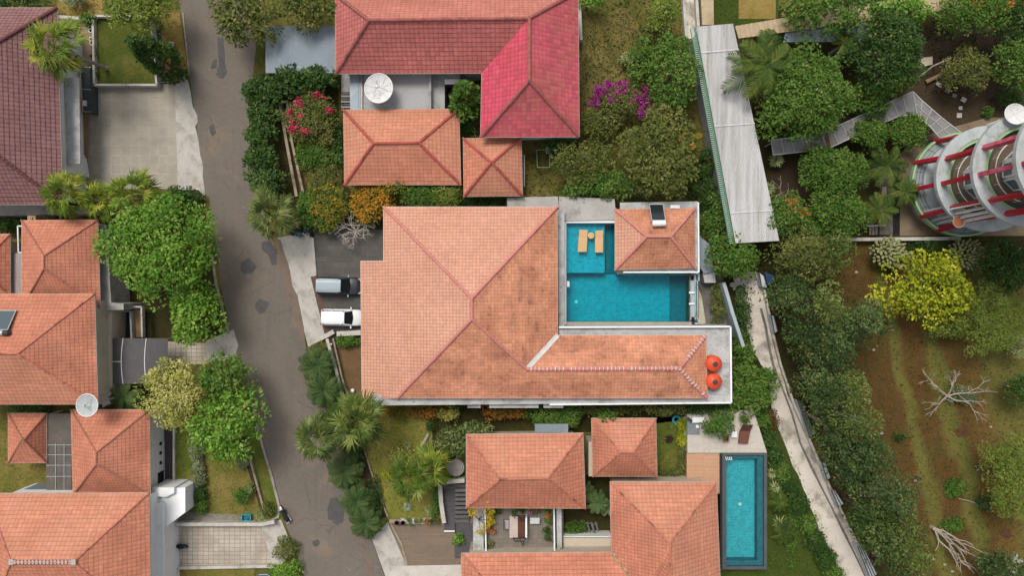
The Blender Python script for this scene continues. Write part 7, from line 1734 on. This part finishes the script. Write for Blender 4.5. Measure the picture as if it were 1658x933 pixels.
for i, (x, y, mt, lb) in enumerate([(478, 376, (.012, .045, .10), 'navy blue bucket at the west end of the rubbish beside the fan palm'), (484, 379.5, (.02, .12, .16), 'teal bucket in front of the rubbish beside the fan palm'), (488.5, 381, (.05, .14, .24), 'lighter blue bucket in front of the rubbish beside the fan palm'), (497, 375.5, (.03, .06, .14), 'blue bucket at the east end of the rubbish beside the driveway')]):
    q = P(x, y, 0); t = thing('bucket', lb, 'bucket', (q.x, q.y, 0), 'buckets at the rubbish corner'); bm_ = plain('bucket%d' % i, mt, .35)
    MB().lathe([(.16, 0), (.23, .5), (.25, .5), (.25, .54), (.22, .54), (.15, .04), (.001, .03)], q, 18).build('pail', bm_, t, True); m = MB(); m.tube([q + Vector((.24 * math.cos(R(k)), .02, .52 + .12 * math.sin(R(k)))) for k in range(0, 181, 20)], .012, 4); m.build('handle', STEEL, t)
for i, (x, y, r, lb) in enumerate([(474, 377, .30, 'black rubbish bag at the west end of the buckets'), (502, 372, .38, 'larger black rubbish bag at the corner of the dark driveway'), (504.5, 381, .22, 'small black rubbish bag beside the dark driveway')]):
    q = P(x, y, r * .7); m = MB(); rg = np.random.default_rng(i + 3); m.ball(q, r, 12, (1.0, .95, .75)); m.v = [tuple(Vector(v) + Vector(rg.normal(size=3) * .025)) for v in m.v]; m.tube([q + Vector((0, 0, r * .6)), q + Vector((.03, .02, r * 1.0))], [.08, .05], 6); tag(m.build('rubbish_bag', plain('bag_black', (.012, .013, .016), .3), smooth=True), lb, 'rubbish bag', 'rubbish bags')
t = thing('rubbish_box', 'grey open concrete rubbish box behind the blue buckets', 'rubbish box', tuple(P(490, 365, 0))); m = MB()
for a, b in (((483, 369), (482, 359)), ((482, 359), (495, 360)), ((495, 360), (496, 369))): m.bar(P(*a, .4), P(*b, .4), .15, .8)
m.build('walls', CONC, t); MB().prism(poly_px(rect(484, 361, 494, 369), .15), 0, .1).build('floor', BLACK, t)
# white planter pots beside the raised lawn
for i, (x, y, lb) in enumerate([(149, 40, 'northernmost white pot in the pot row beside the raised lawn'), (149.5, 46, 'second white pot in the pot row beside the raised lawn'), (150, 51, 'third white pot in the pot row beside the raised lawn'), (151, 65, 'fourth white pot, just above the dark pots beside the raised lawn'), (152, 71, 'lowest white pot before the dark pots beside the raised lawn')]):
    q = P(x, y, 0); t = thing('plant_pot', lb, 'plant pot', (q.x, q.y, 0), 'pots beside the raised lawn'); MB().lathe([(.14, 0), (.20, .3), (.23, .42), (.17, .42), (.15, .3)], q, 16).build('pot', WHITEP, t); MB().lathe([(.001, .32), (.16, .32)], q, 14).build('soil', BLACK, t)
for i, (x, y, lb) in enumerate([(151, 77, 'uppermost of the dark potted shrubs beside the raised lawn'), (151.5, 84, 'second of the dark potted shrubs beside the raised lawn'), (152, 92, 'third dark potted shrub, with a white pot rim, beside the raised lawn'), (153, 108, 'fourth dark potted shrub, below the palm trunk'), (153.5, 119, 'fifth dark potted shrub near the corner of the raised lawn'), (154, 128, 'lowest dark potted shrub at the corner of the raised lawn')]):
    potted(lb, x, y, 4.5, L_DARK, z=0, leaf=.18, potc=WHITEP)
# small things on the verge, gardens and field
t = thing('manhole_box', 'small square concrete inspection box on the dry verge', 'inspection box', tuple(P(278, 72, 0))); q = P(278, 72, .15); m = MB()
for dx, dy, sx, sy in ((0, .2, .5, .09), (0, -.2, .5, .09), (.2, 0, .09, .32), (-.2, 0, .09, .32)): m.box(q + Vector((dx, dy, 0)), (sx, sy, .3))
m.build('rim', CONCB, t); MB().box(q + Vector((0, 0, -.03)), (.34, .34, .2)).build('cover', CONCD, t)
t = thing('wire_frame', 'thin pale rectangular frame standing in the back garden grass', 'frame', tuple(P(880, 256, 0))); m = MB()
for a, b in (((869, 243), (890, 242)), ((890, 242), (890, 271)), ((890, 271), (870, 271)), ((870, 271), (869, 243)), ((890, 242), (900, 241))): m.bar(P(*a, .8), P(*b, .8), .05, .05)
m.build('rail', nmat('pale_green_rail', (.36, .38, .26), (.30, .32, .2), 2), t)
for x, y in ((869, 243), (890, 242), (890, 271), (870, 271)): q = P(x, y, .8); MB().bar((q.x, q.y, 0), q, .05).build('post', STEEL, t)
for i in range(2):
    q = P(886, 240 + i * 6, .82); m = MB(); m.tube([q + Vector((.13 * math.cos(R(k)), .13 * math.sin(R(k)), .02)) for k in range(0, 361, 30)], .025, 5); m.build('ring', WHITE, t)
t = thing('square_frame', 'small white square frame on the weedy ground below the peach roof', 'frame', tuple(P(535, 300, 0))); m = MB()
for a, b in (((530, 294), (541, 294)), ((530, 294), (531, 305)), ((531, 305), (536, 305))): m.bar(P(*a, .3), P(*b, .3), .1, .1)
m.bar(P(530, 294, 0), P(530, 294, .3), .1); m.build('rim', WHITE, t)
STEPS = [(1520, 137, 10, 6, -35, 'elongated pale stone at the north end of the stepping stones'), (1534, 147, 8, 7, -30, 'second stepping stone on the dark soil'), (1545, 155, 7, 6, -25, 'mossy brown stepping stone on the dark soil'), (1560, 161.5, 8.5, 7.5, -30, 'bright square stepping stone on the dark soil'), (1555, 175, 6, 6, 0, 'worn stepping stone between the two bright ones'), (1553, 187, 8, 8, 0, 'bright square stepping stone nearest the tower')]
for x, y, w, h, r, lb in STEPS:
    q = P(x, y, .1); m = MB(); m.box(q, (w / M_PX, h / M_PX, .16), R(r)); tag(m.build('stepping_stone', nmat('step_stone', (.45, .44, .42), (.34, .33, .31), 2, fa=.15) if 'bright' in lb or 'elong' in lb else STONE, bevel=.03), lb, 'stepping stone', 'stepping stones on the dark soil')
m = MB(); m.tube([P(1499, 133, .2), P(1511, 127, .35), P(1525, 119, .5)], [.24, .2, .16], 9); tag(m.build('log', nmat('log_tan', (.27, .18, .10), (.20, .13, .075), 3, fa=.2)), 'thick tan cut log on the dark soil', 'log')
m = MB(); m.tube([P(1485, 127, .2), P(1510, 107, 1.2), P(1540, 94, 2.4)], [.07, .09, .11], 7); tag(m.build('pole', BARKP), 'long thin grey pole leaning into the sparse olive tree', 'pole')
t = thing('stone_block', 'pale broken concrete slab beside the dark tree on the soil', 'slab', tuple(P(1500, 100, 0))); m = MB(); m.prism(poly_px([(1488, 98), (1496, 93), (1510, 91), (1510, 104), (1498, 107), (1489, 106)], .3), 0, .3); m.build('block', CREAM, t)
m = MB(); rg = np.random.default_rng(9)
t = thing('pebble_strip', 'long strip of black and white pebbles beside the tan plaza', 'pebble bed', tuple(P(1452, 310, 0)))
MB().prism(poly_px(rect(1446, 242, 1457, 380), .08), 0, .06).build('bed', BLACK, t); tag(t, group=None)
m = MB()
for k in range(300):
    q = P(rg.uniform(1447, 1456), rg.uniform(243, 379), .09); m.ball(q, rg.uniform(.04, .09), 5, (1, 1.1, .6))
pb = m.build('pebbles', leaf_mat('pebble', [(.02, .02, .022), (.03, .03, .032), (.045, .045, .047), (.30, .30, .29)], .5, .0), t); tag(pb, kind='stuff')
t = thing('slatted_bench', 'small pale slatted bench on the grey paving by the pebble strip', 'bench', tuple(P(1432, 311, 0))); m = MB()
for k in range(3): m.box(P(1429 + k * 2.6, 311, .45), (.13, 1.1, .04))
m.build('seat', CREAM, t)
for y in (305, 317): MB().box(P(1432, y, .22), (.4, .06, .42)).build('leg', DARKM, t)
t = thing('timber_rack', 'three pale boards on a rack above the boundary wall', 'rack', tuple(P(1416, 372, 0))); m = MB()
for k in range(3): m.box(P(1409 + k * 5, 372, .6), (.25, 1.1, .05))
m.build('board', STONE, t); m = MB(); m.bar(P(1404, 366, .64), P(1434, 365, .64), .08, .06); m.build('rail', WHITE, t)
for x in (1407, 1421): MB().box(P(x, 372, .28), (.06, .9, .55)).build('leg', DARKM, t)
t = thing('drain_grate', 'thin curved black grating arc on the tan plaza', 'grating', tuple(P(1510, 232, 0))); m = MB(); m.tube([P(1498, 236, .06), P(1504, 229, .06), P(1512, 226, .06), P(1522, 226, .06)], .05, 5); m.build('arc', DARKM, t)
FS = [(1428, 702, 'pale stone on the path at the edge of the brown field'), (1604, 692, 'pale stone on the grass at the right of the field'), (1482, 779, 'white stone beside a rut in the field'), (1470, 794, 'small pale stone at the tree edge of the field'), (1542, 926, 'white stone near the bottom edge of the field'), (1387, 441, 'pale stone at the shaded north end of the field'), (1415, 567, 'pale stone on the brown soil by the grey green tree'), (1530, 915, 'tiny pale stone near the bottom of the field'), (1512, 906, 'tiny pale stone below the forked dead tree'), (1630, 180, 'small pale stone beside the upper satellite dish')]
for i, (x, y, lb) in enumerate(FS):
    q = P(x, y, .05); rg = np.random.default_rng(i + 60); m = MB(); m.ball(q, .16, 8, (1.2, .8, .6)); m.v = [tuple(Vector(v) + Vector(rg.normal(size=3) * .02)) for v in m.v]; tag(m.build('stone', nmat('pale_stone', (.42, .37, .31), (.33, .28, .23), 4)), lb, 'stone', 'stones on the field')
for x, y, rx, ry, lb in [(1558, 700, 14, 9, 'reddish dug patch on the upper right of the field'), (1586, 757, 8, 8, 'dark dug hole below the feathery tree'), (1541, 798, 12, 8, 'dark dug hole in the middle of the lower field'), (1604, 806, 9, 8, 'dark dug hole beside the grey green shrub'), (1630, 865, 9, 8, 'small reddish dug hole near the right edge'), (1484, 776, 8, 5, 'short dark furrow hole in the field')]:
    q = P(x, y, 0); rg = np.random.default_rng(int(x)); pts = [(x + rx * math.cos(k * .5236) * rg.uniform(.75, 1.2), y + ry * math.sin(k * .5236) * rg.uniform(.75, 1.2)) for k in range(12)]
    sheet('bare_soil', pts, Z * 2, SOILD if 'dark' in lb else nmat('red_soil', (.10, .045, .022), (.075, .036, .02), 1.5, fa=.3))
m = MB(); m.tube([P(1592, 820, .1), P(1570, 812, .15), P(1552, 808, .1)], .045, 5); tag(m.build('stick', BARKP), 'thin pale stick lying across the lower field', 'stick')
m = MB(); m.tube([P(1560, 880, .15), P(1590, 895, .2), P(1620, 902, .15)], .05, 5); tag(m.build('stick', BARKP), 'long thin branch reaching from the dead tree to the corner tree', 'stick')
for px, py, lb in [(1192, 467, 'broken concrete lump at the north end of the lane'), (1187, 461, 'second broken concrete lump beside the hedge at the lane')]:
    pts = [(px - 4, py - 3), (px + 3, py - 4), (px + 5, py + 2), (px, py + 4), (px - 5, py + 3)]; slab('concrete_lump', pts, 0, .3, CONC, lb, 'rubble')
# chimney-like post and white pipe at the north of the wide house
t = thing('chimney', 'small yellowish chimney box beside the orange hip roof corner', 'chimney', tuple(P(51, 353, 0))); q = P(51, 353, 4.0); MB().box((q.x, q.y, 2), (.8, .5, 4.0)).build('shaft', nmat('ochre', (.36, .25, .12), (.30, .2, .1), 2), t); MB().lathe([(.13, 4.0), (.13, 4.15), (.08, 4.15), (.08, 4.02)], (q.x, q.y, 0), 14).build('vent', CREAM, t)
t = thing('gutter_pipe', 'white pipe frame west of the orange hip roof', 'pipe', tuple(P(31, 385, 0))); m = MB()
for a, b in (((29, 366), (36, 366)), ((29, 366), (30, 409)), ((30, 409), (37, 409))): m.bar(P(*a, 3.2), P(*b, 3.2), .12, .12)
for x, y in ((29, 366), (30, 409)): q = P(x, y, 3.2); m.bar((q.x, q.y, 0), q, .1)
m.build('pipe', WHITE, t)
t = thing('white_wall_end', 'white stub wall with two dark slots below the beige flat roof', 'wall', tuple(P(170, 636, 0))); MB().prism(poly_px([(164, 624), (176, 624), (180, 652), (166, 660)], 2.4), 0, 2.4).build('wall', WHITE, t)
for y in (629, 642): q = P(176.5, y, 2.42); MB().box(q, (.25, .5, .06)).build('slot', BLACK, t)
t = thing('gate_box', 'dark meter box with a white pipe at the light driveway wall', 'meter box', tuple(P(272, 862, 0))); q = P(271, 862, .7); MB().box((q.x, q.y, .7), (.55, .7, 1.4)).build('box', BLACK, t); MB().tube([q + Vector((.7, .05, -.68)), q + Vector((.7, .05, .2)), q + Vector((.9, .05, .3))], .06, 6).build('pipe', WHITEP, t)
shrub('dark potted bush at the corner of the light driveway', 273, 927, 10, 12, 1.2, L_DARK, leaf=.2, pr=.28)
slab('red_sign_plate', [(1538, 362), (1560, 361), (1561, 366), (1539, 367)], .5, .6, RED, 'short red slat at the foot of the tower bowl', 'slat')
